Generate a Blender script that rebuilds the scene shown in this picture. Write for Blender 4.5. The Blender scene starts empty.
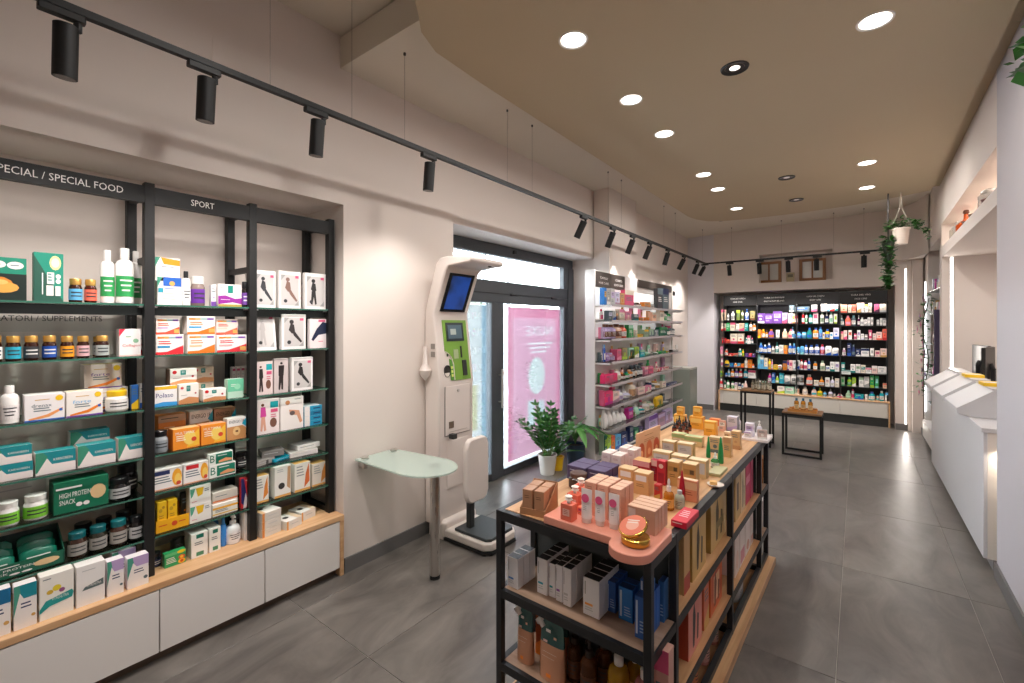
import bpy, bmesh, math, random
from math import sin, cos, pi, radians, sqrt
from mathutils import Vector, Matrix
S = bpy.context.scene
C = S.collection
# ------------------------------------------------------------------ camera, world, exposure
FOC, HOR, EYE = 454.0, 325.0, 1.6            # focal length (px of 1024), horizon row, eye height (m)
YAW = radians(37.31)
SY, CY = sin(YAW), cos(YAW)
cam = bpy.data.objects.new('camera', bpy.data.cameras.new('camera'))
C.objects.link(cam)
cam.location = (0, 0, EYE)
cam.rotation_euler = (pi / 2, 0, YAW)
cam.data.sensor_width = 36.0
cam.data.lens = 36.0 * FOC / 1024
cam.data.shift_y = -(341.5 - HOR) / 1024
cam.data.clip_start = 0.02
cam.data.clip_end = 400
S.camera = cam
W = bpy.data.worlds.new('overcast_sky')
S.world = W
W.use_nodes = True
WN = W.node_tree
BG = WN.nodes['Background']
_tc = WN.nodes.new('ShaderNodeTexCoord'); _sx = WN.nodes.new('ShaderNodeSeparateXYZ'); _rp = WN.nodes.new('ShaderNodeValToRGB')
WN.links.new(_tc.outputs['Generated'], _sx.inputs[0]); WN.links.new(_sx.outputs['Z'], _rp.inputs[0]); WN.links.new(_rp.outputs[0], BG.inputs[0])
_rp.color_ramp.elements[0].color = (.95, .96, 1, 1); _rp.color_ramp.elements[1].color = (.80, .88, 1, 1)
BG.inputs[1].default_value = 40.0
S.view_settings.view_transform = 'Standard'
S.view_settings.look = 'None'
S.view_settings.exposure = -0.15
S.view_settings.gamma = 1.0
S.cycles.use_denoising = True
S.cycles.max_bounces = 8
S.cycles.diffuse_bounces = 6
S.cycles.transparent_max_bounces = 16
S.cycles.sample_clamp_indirect = 6.0
S.cycles.caustics_reflective = False
S.cycles.caustics_refractive = False
DOWN_W, TRACK_W = 10.0, 42.0                 # watts: ceiling downlights, track spots

# ------------------------------------------------------------------ measuring helpers (photo ray -> a real plane)
def ray(px, py):
    a = (px - 512) / FOC; b = (HOR - py) / FOC
    return (-SY + CY * a, CY + SY * a, b)
def on_z(px, py, z):
    r = ray(px, py); t = (z - EYE) / r[2]; return (r[0] * t, r[1] * t)
def on_x(px, py, x):
    r = ray(px, py); t = x / r[0]; return (r[1] * t, EYE + r[2] * t)       # (y, z)
def on_y(px, py, y):
    r = ray(px, py); t = y / r[1]; return (r[0] * t, EYE + r[2] * t)       # (x, z)
def depth(x, y): return -SY * x + CY * y

# ------------------------------------------------------------------ colours and materials
def lin(c):
    c /= 255.0
    return c / 12.92 if c <= .04045 else ((c + .055) / 1.055) ** 2.4
def rgb(h):
    return tuple(lin(int(h[i:i + 2], 16)) for i in (0, 2, 4))
PAL = dict(white='eeeae6', cream='eaddca', beige='d9c3a6', peach='f0bfa0', blush='efcdc4', pink='ec8fae', rose='d8587f', hotpink='ee2f72', magenta='c22a8a',
    red='cc2a30', crimson='b3152f', coral='ef6a52', orange='f0882c', amber='c8761c', yellow='f2c522', gold='d3a558', lime='a6cc3a', green='2f9c55', teal='138a86', cyan='2aa9c4', sky='64b4e2',
    blue='2a63bd', navy='22305f', purple='7a4aa6', violet='4c3a66', lilac='c6b3dc', lavender='d6d2ea', grey='a7a5a3', silver='c4c4c4', slate='5f7078', charcoal='3a3b3f', black='17171a',
    brown='6b3d24', tan='c99a6e', khaki='9a8f5c', olive='73863c', mint='a9dcc0', sage='9db79a', plum='5a2b4c', forest='12604a', aqua='8fd6d6', turquoise='19a6b0', mauve='b08aa0', royal='1c4fa8')
MATS = {}
def nodemat(name):
    m = bpy.data.materials.new(name); m.use_nodes = True
    return m, m.node_tree.nodes, m.node_tree.links, m.node_tree.nodes['Principled BSDF']
def M(col, rough=.42, metal=0.0, coat=0.0, trans=0.0):
    """plain coloured surface with a faint procedural mottling of its gloss"""
    k = (col, rough, metal, coat, trans)
    if k in MATS: return MATS[k]
    m, n, l, b = nodemat('paint_' + col)
    c = rgb(PAL.get(col, col))
    b.inputs['Base Color'].default_value = (*c, 1)
    b.inputs['Metallic'].default_value = metal
    b.inputs['Coat Weight'].default_value = coat
    nz = n.new('ShaderNodeTexNoise'); nz.inputs['Scale'].default_value = 6
    mr = n.new('ShaderNodeMapRange'); mr.inputs[3].default_value = max(.03, rough - .02); mr.inputs[4].default_value = rough + .02
    l.new(nz.outputs[0], mr.inputs[0]); l.new(mr.outputs[0], b.inputs['Roughness'])
    if trans:                                   # tinted see-through plastic or glass: thin-walled
        t = n.new('ShaderNodeBsdfTransparent'); t.inputs[0].default_value = (*[x ** .5 for x in c], 1)
        mx = n.new('ShaderNodeMixShader'); mx.inputs[0].default_value = trans
        out = n['Material Output']
        l.new(b.outputs[0], mx.inputs[1]); l.new(t.outputs[0], mx.inputs[2]); l.new(mx.outputs[0], out.inputs[0])
    MATS[k] = m
    return m
def glass(tint, refl=.9):
    k = ('glass', tint, refl)
    if k in MATS: return MATS[k]
    m, n, l, b = nodemat('clear_glass')
    n.remove(b)
    t = n.new('ShaderNodeBsdfTransparent'); t.inputs[0].default_value = (*tint, 1)
    g = n.new('ShaderNodeBsdfGlossy'); g.inputs['Roughness'].default_value = .02
    f = n.new('ShaderNodeFresnel'); f.inputs[0].default_value = 1.45
    mu = n.new('ShaderNodeMath'); mu.operation = 'MULTIPLY'; mu.inputs[1].default_value = refl
    mx = n.new('ShaderNodeMixShader')
    l.new(f.outputs[0], mu.inputs[0]); l.new(mu.outputs[0], mx.inputs[0]); l.new(t.outputs[0], mx.inputs[1]); l.new(g.outputs[0], mx.inputs[2])
    l.new(mx.outputs[0], n['Material Output'].inputs[0])
    MATS[k] = m
    return m
def emit(col, strength):
    k = ('emit', col, strength)
    if k in MATS: return MATS[k]
    m, n, l, b = nodemat('lamp_glow')
    b.inputs['Base Color'].default_value = (.8, .8, .8, 1)
    b.inputs['Emission Color'].default_value = (*col, 1); b.inputs['Emission Strength'].default_value = strength
    MATS[k] = m
    return m
def plaster(name, col, bump=.06, rough=.85):
    m, n, l, b = nodemat(name)
    tc = n.new('ShaderNodeTexCoord')
    nz = n.new('ShaderNodeTexNoise'); nz.inputs['Scale'].default_value = 1.3; nz.inputs['Detail'].default_value = 4
    mx = n.new('ShaderNodeMix'); mx.data_type = 'RGBA'
    c = rgb(col)
    mx.inputs[6].default_value = (*[x * .96 for x in c], 1); mx.inputs[7].default_value = (*[min(1, x * 1.03) for x in c], 1)
    n2 = n.new('ShaderNodeTexNoise'); n2.inputs['Scale'].default_value = 160
    bp = n.new('ShaderNodeBump'); bp.inputs['Strength'].default_value = bump; bp.inputs['Distance'].default_value = .002
    l.new(tc.outputs['Object'], nz.inputs[0]); l.new(tc.outputs['Object'], n2.inputs[0])
    l.new(nz.outputs[0], mx.inputs[0]); l.new(mx.outputs[2], b.inputs['Base Color'])
    l.new(n2.outputs[0], bp.inputs['Height']); l.new(bp.outputs[0], b.inputs['Normal'])
    b.inputs['Roughness'].default_value = rough
    return m
def wood(name, c1, c2, axis=1, rough=.45):
    m, n, l, b = nodemat(name)
    tc = n.new('ShaderNodeTexCoord'); mp = n.new('ShaderNodeMapping')
    sc = [14.0, 14.0, 14.0]; sc[axis] = 1.1
    mp.inputs['Scale'].default_value = sc
    nz = n.new('ShaderNodeTexNoise'); nz.inputs['Scale'].default_value = 2.2; nz.inputs['Detail'].default_value = 6; nz.inputs['Distortion'].default_value = .5
    rp = n.new('ShaderNodeValToRGB')
    rp.color_ramp.elements[0].position = .32; rp.color_ramp.elements[0].color = (*rgb(c1), 1)
    rp.color_ramp.elements[1].position = .68; rp.color_ramp.elements[1].color = (*rgb(c2), 1)
    l.new(tc.outputs['Object'], mp.inputs[0]); l.new(mp.outputs[0], nz.inputs[0]); l.new(nz.outputs[0], rp.inputs[0]); l.new(rp.outputs[0], b.inputs['Base Color'])
    b.inputs['Roughness'].default_value = rough
    return m
def stone_tile():
    m, n, l, b = nodemat('grey_porcelain_tile')
    tc = n.new('ShaderNodeTexCoord'); oi = n.new('ShaderNodeObjectInfo')
    ad = n.new('ShaderNodeVectorMath'); ad.operation = 'ADD'
    cb = n.new('ShaderNodeCombineXYZ'); mu = n.new('ShaderNodeMath'); mu.operation = 'MULTIPLY'; mu.inputs[1].default_value = 37
    l.new(oi.outputs['Random'], mu.inputs[0]); l.new(mu.outputs[0], cb.inputs[0]); l.new(mu.outputs[0], cb.inputs[2])
    mp = n.new('ShaderNodeMapping'); mp.inputs['Scale'].default_value = (2.6, 1.2, 1)
    l.new(tc.outputs['Object'], mp.inputs[0]); l.new(mp.outputs[0], ad.inputs[0]); l.new(cb.outputs[0], ad.inputs[1])
    nz = n.new('ShaderNodeTexNoise'); nz.inputs['Scale'].default_value = 1.6; nz.inputs['Detail'].default_value = 7; nz.inputs['Roughness'].default_value = .62; nz.inputs['Distortion'].default_value = .8
    l.new(ad.outputs[0], nz.inputs[0])
    rp = n.new('ShaderNodeValToRGB')
    rp.color_ramp.elements[0].position = .3; rp.color_ramp.elements[0].color = (*rgb('504b48'), 1)
    rp.color_ramp.elements[1].position = .72; rp.color_ramp.elements[1].color = (*rgb('7e7872'), 1)
    l.new(nz.outputs[0], rp.inputs[0])
    hs = n.new('ShaderNodeHueSaturation'); vr = n.new('ShaderNodeMapRange'); vr.inputs[3].default_value = .93; vr.inputs[4].default_value = 1.05
    l.new(oi.outputs['Random'], vr.inputs[0]); l.new(vr.outputs[0], hs.inputs['Value']); l.new(rp.outputs[0], hs.inputs['Color']); l.new(hs.outputs[0], b.inputs['Base Color'])
    rr = n.new('ShaderNodeMapRange'); rr.inputs[3].default_value = .24; rr.inputs[4].default_value = .38
    l.new(nz.outputs[0], rr.inputs[0]); l.new(rr.outputs[0], b.inputs['Roughness'])
    bp = n.new('ShaderNodeBump'); bp.inputs['Strength'].default_value = .015; bp.inputs['Distance'].default_value = .002
    l.new(nz.outputs[0], bp.inputs['Height']); l.new(bp.outputs[0], b.inputs['Normal'])
    return m
WALL = plaster('wall_paint', 'ded3cb')
WALLR = plaster('wall_paint_cool', 'd8d5da'); WALLG = plaster('wall_paint_grey', 'c3bec2')
CEIL = plaster('ceiling_paint', 'd8d0c2')
RAFT = plaster('taupe_ceiling_paint', 'bfae92')
TILE = stone_tile()
GROUT = plaster('grout', 'a9a39b', .02)
OAK = wood('light_oak', 'c7986b', 'dcb48a', 1)
OAKX = wood('light_oak_crosswise', 'c79a70', 'dcb58e', 0)
BLACKM = M('0c0c0d', .55)
STEEL = M('191b1e', .42)
WHITEL = M('e6e1dd', .4)
CHROME = M('cfcbc6', .28, 1.0)
ANTHR = M('43474c', .5)

# ------------------------------------------------------------------ mesh builder
class MB:
    def __init__(s): s.v = []; s.f = []; s.m = []; s.mats = []
    def mi(s, mat):
        if mat not in s.mats: s.mats.append(mat)
        return s.mats.index(mat)
    def face(s, pts, mat):
        k = len(s.v); s.v += [tuple(p) for p in pts]; s.f.append(tuple(range(k, k + len(pts)))); s.m.append(s.mi(mat)); return s
    def box(s, x0, y0, z0, x1, y1, z1, mat, top=None, side=None):
        k = len(s.v)
        s.v += [(x0, y0, z0), (x1, y0, z0), (x1, y1, z0), (x0, y1, z0), (x0, y0, z1), (x1, y0, z1), (x1, y1, z1), (x0, y1, z1)]
        for j, q in enumerate(((0, 3, 2, 1), (4, 5, 6, 7), (0, 1, 5, 4), (1, 2, 6, 5), (2, 3, 7, 6), (3, 0, 4, 7))):
            s.f.append(tuple(k + i for i in q))
            s.m.append(s.mi(top if (top and j == 1) else side if (side and j in (3, 5)) else mat))
        return s
    def cbox(s, x0, y0, z0, x1, y1, z1, mat, e=.0015, top=None, side=None):
        """box with chamfered vertical and top edges"""
        e = min(e, (x1 - x0) * .2, (y1 - y0) * .2)
        ring = lambda i, z: [(x0 + e + i, y0 + i, z), (x1 - e - i, y0 + i, z), (x1 - i, y0 + e + i, z), (x1 - i, y1 - e - i, z), (x1 - e - i, y1 - i, z), (x0 + e + i, y1 - i, z), (x0 + i, y1 - e - i, z), (x0 + i, y0 + e + i, z)]
        k = len(s.v); s.v += ring(0, z0) + ring(0, z1 - e) + ring(e, z1)
        a = s.mi(mat); t = s.mi(top or mat); sd = s.mi(side or mat)
        for j in range(8):
            jn = (j + 1) % 8
            for q in (0, 8):
                s.f.append((k + q + j, k + q + jn, k + q + 8 + jn, k + q + 8 + j)); s.m.append(sd if j in (2, 6) else a)
        s.f.append(tuple(k + 16 + j for j in range(8))); s.m.append(t)
        s.f.append(tuple(k + 7 - j for j in range(8))); s.m.append(a)
        return s
    def prism(s, poly, fn, d0, d1, mat, cap=None):
        """poly of 2-D points, fn(a, b, d) -> 3-D"""
        n = len(poly); k = len(s.v)
        s.v += [fn(a, b, d0) for a, b in poly] + [fn(a, b, d1) for a, b in poly]
        i = s.mi(mat); ic = s.mi(cap or mat)
        s.f.append(tuple(range(k + n - 1, k - 1, -1))); s.m.append(ic)
        s.f.append(tuple(range(k + n, k + 2 * n))); s.m.append(ic)
        for j in range(n):
            jn = (j + 1) % n
            s.f.append((k + j, k + jn, k + n + jn, k + n + j)); s.m.append(i)
        return s
    def lathe(s, prof, mat, n=14, cx=0, cy=0, sx=1, sy=1, a0=0, a1=2 * pi, cap=True):
        k = len(s.v); full = abs(a1 - a0 - 2 * pi) < 1e-6; c = n if full else n + 1; i = s.mi(mat)
        for r, z in prof:
            for j in range(c):
                a = a0 + (a1 - a0) * j / n
                s.v.append((cx + r * sx * cos(a), cy + r * sy * sin(a), z))
        for q in range(len(prof) - 1):
            for j in range(n):
                jn = (j + 1) % c if full else j + 1
                s.f.append((k + q * c + j, k + q * c + jn, k + (q + 1) * c + jn, k + (q + 1) * c + j)); s.m.append(i)
        if full and cap:
            s.f.append(tuple(k + j for j in range(n - 1, -1, -1))); s.m.append(i)
            e = k + (len(prof) - 1) * c; s.f.append(tuple(e + j for j in range(n))); s.m.append(i)
        return s
    def tube(s, path, r, mat, n=6, r1=None):
        k = len(s.v); P = [Vector(p) for p in path]; i = s.mi(mat); m = len(P)
        for q, p in enumerate(P):
            d = (P[min(q + 1, m - 1)] - P[max(q - 1, 0)]).normalized()
            u = d.orthogonal().normalized() if q == 0 else (u - d * u.dot(d)).normalized()
            w = d.cross(u); rr = r if r1 is None else r + (r1 - r) * q / max(1, m - 1)
            s.v += [tuple(p + (u * cos(2 * pi * j / n) + w * sin(2 * pi * j / n)) * rr) for j in range(n)]
        for q in range(m - 1):
            for j in range(n):
                jn = (j + 1) % n
                s.f.append((k + q * n + j, k + q * n + jn, k + (q + 1) * n + jn, k + (q + 1) * n + j)); s.m.append(i)
        s.f.append(tuple(k + j for j in range(n - 1, -1, -1))); s.m.append(i)
        s.f.append(tuple(k + (m - 1) * n + j for j in range(n))); s.m.append(i)
        return s
    def add(s, me, mat, f):
        k = len(s.v); i = s.mi(mat)
        s.v += [f(v.co) for v in me.vertices]
        for p in me.polygons: s.f.append(tuple(k + x for x in p.vertices)); s.m.append(i)
        return s
    def mesh(s, name, smooth=35):
        me = bpy.data.meshes.new(name); me.from_pydata(s.v, [], s.f)
        for m in s.mats: me.materials.append(m)
        me.polygons.foreach_set('material_index', s.m)
        me.update()
        if smooth:
            me.shade_smooth(); me.set_sharp_from_angle(angle=radians(smooth))
        return me
def obj(name, me, parent=None, loc=(0, 0, 0), rz=0.0, rot=None, bev=0):
    if isinstance(me, MB): me = me.mesh(name)
    o = bpy.data.objects.new(name, me); C.objects.link(o)
    o.location = loc; o.rotation_euler = rot or (0, 0, rz)
    if parent: o.parent = parent
    if bev:
        b = o.modifiers.new('edge', 'BEVEL'); b.width = bev; b.segments = 2; b.limit_method = 'ANGLE'; b.harden_normals = False
    return o
def empty(name, loc=(0, 0, 0), rz=0.0):
    o = bpy.data.objects.new(name, None); C.objects.link(o); o.location = loc; o.rotation_euler = (0, 0, rz); return o
LABELS = {}
def tag(o, label, cat, group=None):
    o['label'] = label; o['category'] = cat
    if group: o['group'] = group
    LABELS.setdefault(label, []).append(o)
    return o
def struct(o): o['kind'] = 'structure'; return o
def stuff(o): o['kind'] = 'stuff'; return o
TXT = {}
def text_mesh(t):
    if t in TXT: return TXT[t]
    cu = bpy.data.curves.new('lettering', 'FONT'); cu.body = t; cu.size = 1; cu.align_x = 'CENTER'; cu.align_y = 'CENTER'; cu.resolution_u = 2
    o = bpy.data.objects.new('lettering', cu); C.objects.link(o)
    me = bpy.data.meshes.new_from_object(o)
    bpy.data.objects.remove(o)
    xs = [v.co.x for v in me.vertices]; ys = [v.co.y for v in me.vertices]
    TXT[t] = (me, max(xs) - min(xs), max(ys) - min(ys), (max(xs) + min(xs)) / 2, (max(ys) + min(ys)) / 2)
    return TXT[t]
def put_text(mb, t, mat, f, w=None, h=None):
    """text centred on (0,0), cap height h and/or width w; f(a, b) -> 3-D"""
    me, tw, th, cx, cy = text_mesh(t)
    sy = h / th if h else w / tw
    sx = w / tw if w else sy
    mb.add(me, mat, lambda c: f((c.x - cx) * sx, (c.y - cy) * sy))

# ------------------------------------------------------------------ products
# every product: front face at local y=0 looking towards -Y, centred on x, standing on z=0, depth towards +Y
def print_mesh(w, h, d, decals):
    mb = MB(); k = [0]
    def draw(dc, face):
        k[0] += 1; e = .0003 + .00012 * k[0]
        if face == 'F': W_, H_ = w, h; f = lambda a, b: ((a - .5) * w, -e, b * h)
        elif face == 'R': W_, H_ = d, h; f = lambda a, b: (w / 2 + e, a * d, b * h)
        elif face == 'L': W_, H_ = d, h; f = lambda a, b: (-w / 2 - e, (1 - a) * d, b * h)
        else: W_, H_ = w, d; f = lambda a, b: ((a - .5) * w, b * d, h + e)
        t = dc[0]
        if t == 'r':
            _, x0, z0, x1, z1, c = dc; mb.face([f(x0, z0), f(x1, z0), f(x1, z1), f(x0, z1)], M(c))
        elif t == 'g':
            mb.face([f(*p) for p in dc[1]], M(dc[2]))
        elif t == 'e':
            _, cx, cz, r, c = dc[:5]; q = dc[5] if len(dc) > 5 else r * W_ / H_
            mb.face([f(cx + r * cos(2 * pi * j / 12), cz + q * sin(2 * pi * j / 12)) for j in range(12)], M(c))
        elif t == 't':
            _, s, cx, cz, fw, fh, c = dc[:7]; up = len(dc) > 7
            if up: put_text(mb, s, M(c), lambda a, b: f(cx - b / W_, cz + a / H_), fw * H_, fh * W_)
            else: put_text(mb, s, M(c), lambda a, b: f(cx + a / W_, cz + b / H_), fw * W_, fh * H_)
        elif t == 'l':
            _, x0, z0, x1, n, c = dc[:6]; st = dc[6] if len(dc) > 6 else .07
            for i in range(n):
                xe = x1 - (x1 - x0) * .3 * ((i * 7 + 3) % 4) / 4; z = z0 - i * st
                mb.face([f(x0, z), f(xe, z), f(xe, z + st * .4), f(x0, z + st * .4)], M(c))
    for dc in decals:
        if dc[0] in ('F', 'R', 'L', 'T'): draw(dc[1], dc[0])
        else: draw(dc, 'F')
    return mb.mesh('print', 0)
MESHES = {}
def cached(key, fn):
    if key not in MESHES: MESHES[key] = fn()
    return MESHES[key]
q2 = lambda x: max(.004, round(x / .003) * .003)
NAMES = dict(c='carton', b='bottle', p='pump_bottle', o='squeeze_bottle', t='tube', j='jar', k='soft_pack', n='cone_bottle', d='dropper_bottle', w='refill_pouch', f='book_box')
CATS = dict(c='carton', b='bottle', p='bottle', o='bottle', t='tube', j='jar', k='pack', n='bottle', d='bottle', w='pouch', f='box')
DARK = {'black', 'navy', 'violet', 'plum', 'charcoal', 'forest', 'brown', 'royal', 'blue', 'purple', 'crimson', 'teal', 'green', 'red', 'magenta', 'slate', 'turquoise'}
def autoprint(c, c2, seed, h, w):
    r = random.Random(seed)
    ink = 'white' if c in DARK else 'slate'
    c2 = c2 or r.choice(['teal', 'blue', 'rose', 'gold', 'green', 'slate'] if c not in DARK else ['white', 'cream', 'silver'])
    p = r.randrange(4)
    if p == 0: D = [('r', 0, .72, 1, 1, c2), ('l', .14, .55, .86, 3, ink, .09)]
    elif p == 1: D = [('r', .0, 0, 1, .22, c2), ('l', .14, .78, .86, 2, ink, .11), ('e', .5, .42, .16, c2)]
    elif p == 2: D = [('g', [(0, .0), (1, .0), (1, .42), (.5, .3), (0, .2)], c2), ('l', .14, .8, .86, 3, ink, .09)]
    else: D = [('r', .12, .45, .88, .8, c2), ('l', .2, .7, .8, 2, 'white' if c2 in DARK else 'charcoal', .1), ('l', .14, .3, .7, 2, ink, .08)]
    return D
def product(kind, x, y, z, w, h, d, rz, c, c2=None, label='', group=None, prints=None, top=None, side=None, capc=None, lab=None, rough=None, tilt=0, metal=0, parent_rz=0):
    """builds one product with its parts; (x, y, z) is the middle of its front edge on the surface it stands on"""
    w, h, d = q2(w), q2(h), q2(d); z += .0006
    nm = NAMES[kind]
    capc = capc or c2 or 'white'
    mk = lambda col, r=.38: M(col, rough or r, metal)
    parts = []
    if kind in 'cf':
        body = cached(('c', w, h, d, c, top, side, rough, metal), lambda: MB().cbox(-w / 2, 0, 0, w / 2, d, h, mk(c, .45), .0015, top and M(top), side and M(side)).mesh('carton'))
        D = prints if prints is not None else autoprint(c, c2, hash_(label), h, w)
        if D:
            parts.append(('print', cached(('pr', w, h, d, str(D)), lambda: print_mesh(w, h, d, D))))
    elif kind in 'bpd':
        r = w / 2; hb = h * (.80 if kind == 'b' else .66 if kind == 'p' else .6); sh = min(r * .7, hb * .25)
        sy = min(1.0, d / w) if d else 1
        trans = .55 if c.endswith('!') else 0; cc = c.rstrip('!')
        body = cached((kind, w, h, c, sy), lambda: MB().lathe([(r * .9, 0), (r, r * .12), (r, hb - sh), (r * .8, hb - sh * .35), (r * .42, hb), (r * .38, hb + (h - hb) * .25)], M(cc, .25, 0, .3, trans), 14, 0, r * sy, 1, sy).mesh('bottle'))
        def capm():
            m = MB(); k = M(capc, .35); rc = r * (.52 if kind == 'b' else .4)
            if kind == 'b': m.lathe([(rc, hb), (rc, h - .003), (rc * .92, h)], k, 12, 0, r * sy)
            elif kind == 'p':
                zt = h - (h - hb) * .3
                m.lathe([(rc * 1.1, hb), (rc * 1.1, hb + (h - hb) * .32), (rc * .45, hb + (h - hb) * .36), (rc * .4, zt), (rc * .75, zt), (rc * .75, h - .003), (rc * .6, h)], k, 12, 0, r * sy)
                m.tube([(0, r * sy, zt + (h - zt) * .6), (0, r * sy - rc * 1.5, zt + (h - zt) * .6), (0, r * sy - rc * 2.2, zt + (h - zt) * .3)], rc * .28, k, 6)
            else: m.lathe([(rc * 1.1, hb), (rc * 1.1, hb + (h - hb) * .4), (rc * .55, hb + (h - hb) * .45), (rc * .7, h - (h - hb) * .2), (rc * .35, h)], k, 10, 0, r * sy)
            return m.mesh('cap')
        parts.append(('pump' if kind == 'p' else 'cap', cached((kind, 'cap', w, h, capc, sy), capm)))
        lc = lab or ('white' if cc in DARK or cc in ('orange', 'coral', 'amber') else (c2 or 'teal'))
        if lc != 'none':
            def lm():
                m = MB(); a0, a1 = pi * 1.08, pi * 1.92; rr = r + .0008
                m.lathe([(rr, hb * .16), (rr, hb * .62)], M(lc, .5), 10, 0, r * sy, 1, sy, a0, a1)
                ink = M('white' if lc in DARK else 'charcoal'); r2 = r + .0016
                for i in range(3):
                    zz = hb * (.5 - .11 * i)
                    m.lathe([(r2, zz), (r2, zz + hb * .035)], ink, 5, 0, r * sy, 1, sy, pi * (1.28 + .03 * i), pi * (1.72 - .05 * i))
                return m.mesh('label', 0)
            parts.append(('label', cached((kind, 'lab', w, h, lc, sy), lm)))
    elif kind == 'o':
        r = w / 2; sy = .6
        body = cached(('o', w, h, c), lambda: MB().lathe([(r * .9, 0), (r, h * .05), (r, h * .4), (r * .86, h * .6), (r * .5, h * .78), (r * .3, h * .84)], mk(c, .3), 14, 0, r * sy, 1, sy).mesh('squeeze_bottle'))
        parts.append(('cap', cached(('ocap', w, h, capc), lambda: MB().lathe([(r * .42, h * .82), (r * .38, h * .98), (r * .3, h)], M(capc), 12, 0, r * sy).mesh('cap'))))
        parts.append(('print', cached(('opr', w, h, c2), lambda: MB().lathe([(r + .001, h * .12), (r + .001, h * .38)], M(lab or c2 or 'rose'), 8, 0, r * sy, 1, sy, pi * 1.2, pi * 1.8).mesh('print', 0))))
    elif kind == 't':
        def tm():
            m = MB(); n = 14; r = w / 2; k = len(m.v); lv = [(0, 1.0, .62), (.3, 1.0, .5), (.7, 1.03, .25), (1, 1.06, .03)]; hc = h * .14; mat = mk(c, .32)
            for t, a, b in lv: m.v += [(r * .86 * a * cos(2 * pi * j / n), r * .62 + r * b * sin(2 * pi * j / n), hc + (h - hc) * t) for j in range(n)]
            i = m.mi(mat)
            for q in range(3):
                for j in range(n):
                    jn = (j + 1) % n; m.f.append((k + q * n + j, k + q * n + jn, k + (q + 1) * n + jn, k + (q + 1) * n + j)); m.m.append(i)
            m.f.append(tuple(k + 3 * n + j for j in range(n))); m.m.append(i)
            return m.mesh('tube')
        body = cached(('t', w, h, c), tm); r = w / 2
        parts.append(('cap', cached(('tcap', w, h, capc), lambda: MB().lathe([(r * .72, 0), (r * .75, h * .145)], M(capc), 14, 0, r * .62, 1, .8).mesh('cap'))))
        f = lambda a, b: ((a - .5) * w * .8, r * .62 - r * (.62 - .37 * b) - .002 - .0, h * .14 + h * .86 * b)
        if prints == 'circle':
            def cm():
                m = MB(); m.face([f(.5 + .40 * cos(2 * pi * j / 14), .70 + .40 * w * .8 / (h * .86) * sin(2 * pi * j / 14)) for j in range(14)], M(c2))
                for i in range(3): m.face([f(.34, .42 - .06 * i), f(.66, .42 - .06 * i), f(.66, .44 - .06 * i), f(.34, .44 - .06 * i)], M('grey'))
                return m.mesh('print', 0)
            parts.append(('print', cached(('tcm', w, h, c2), cm)))
        else: parts.append(('print', cached(('tpr', w, h, c2), lambda: MB().face([f(.2, .3), f(.8, .3), f(.8, .7), f(.2, .7)], M(lab or c2 or 'slate')).mesh('print', 0))))
    elif kind == 'j':
        r = w / 2; hb = h * .74
        body = cached(('j', w, h, c), lambda: MB().lathe([(r * .92, 0), (r, r * .15), (r, hb * .84), (r * .8, hb), (r * .78, hb + .002)], M(c, .2, 0, .5), 16, 0, r).mesh('jar'))
        parts.append(('lid', cached(('jl', w, h, capc), lambda: MB().lathe([(r * .88, hb), (r * .9, h - .003), (r * .82, h)], M(capc, .3, .6 if capc == 'gold' else 0), 16, 0, r).mesh('lid'))))
        lc = lab or c2 or 'white'
        def jm():
            m = MB(); m.lathe([(r + .0008, hb * .12), (r + .0008, hb * .76)], M(lc, .5), 12, 0, r, 1, 1, pi * 1.03, pi * 1.97)
            for i in range(2):
                zz = hb * (.52 - .2 * i); m.lathe([(r + .0016, zz), (r + .0016, zz + hb * .07)], M('white' if lc in DARK else 'charcoal'), 5, 0, r, 1, 1, pi * 1.25, pi * 1.75)
            return m.mesh('label', 0)
        parts.append(('label', cached(('jlab', w, h, lc), jm)))
    elif kind == 'n':
        r = w / 2
        body = cached(('n', w, h, c), lambda: MB().lathe([(r * .9, 0), (r, h * .06), (r * .95, h * .35), (r * .6, h * .72), (r * .42, h * .8)], mk(c, .3), 14, 0, r).mesh('cone_bottle'))
        parts.append(('cap', cached(('ncap', w, h, capc), lambda: MB().lathe([(r * .46, h * .78), (r * .3, h * .95), (r * .12, h)], M(capc), 12, 0, r).mesh('cap'))))
        if lab: parts.append(('label', cached(('nlab', w, h, lab), lambda: MB().lathe([(r * .985 + .001, h * .12), (r * .97 + .001, h * .34)], M(lab), 8, 0, r, 1, 1, pi * 1.15, pi * 1.85).mesh('label', 0))))
    elif kind == 'k':
        def km():
            m = MB(); n = 12; k = 0; i = m.mi(mk(c, .3))
            for t, a in ((0, .8), (.08, 1), (.85, 1), (1, .7)):
                m.v += [((.5 * w * a) * max(-1, min(1, 1.3 * cos(2 * pi * j / n))), d / 2 + (.5 * d * a) * max(-1, min(1, 1.3 * sin(2 * pi * j / n))), h * t) for j in range(n)]
            for q in range(3):
                for j in range(n):
                    jn = (j + 1) % n; m.f.append((q * n + j, q * n + jn, (q + 1) * n + jn, (q + 1) * n + j)); m.m.append(i)
            m.f.append(tuple(range(n - 1, -1, -1))); m.m.append(i); m.f.append(tuple(3 * n + j for j in range(n))); m.m.append(i)
            return m.mesh('soft_pack', 60)
        body = cached(('k', w, h, d, c), km)
        D = prints or autoprint(c, c2, hash_(label), h, w)
        parts.append(('print', cached(('kpr', w, h, str(D)), lambda: print_mesh(w * .8, h * .8, d, [(t[0], *t[1:]) for t in D]))))
    elif kind == 'w':                          # stand-up refill pouch
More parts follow.
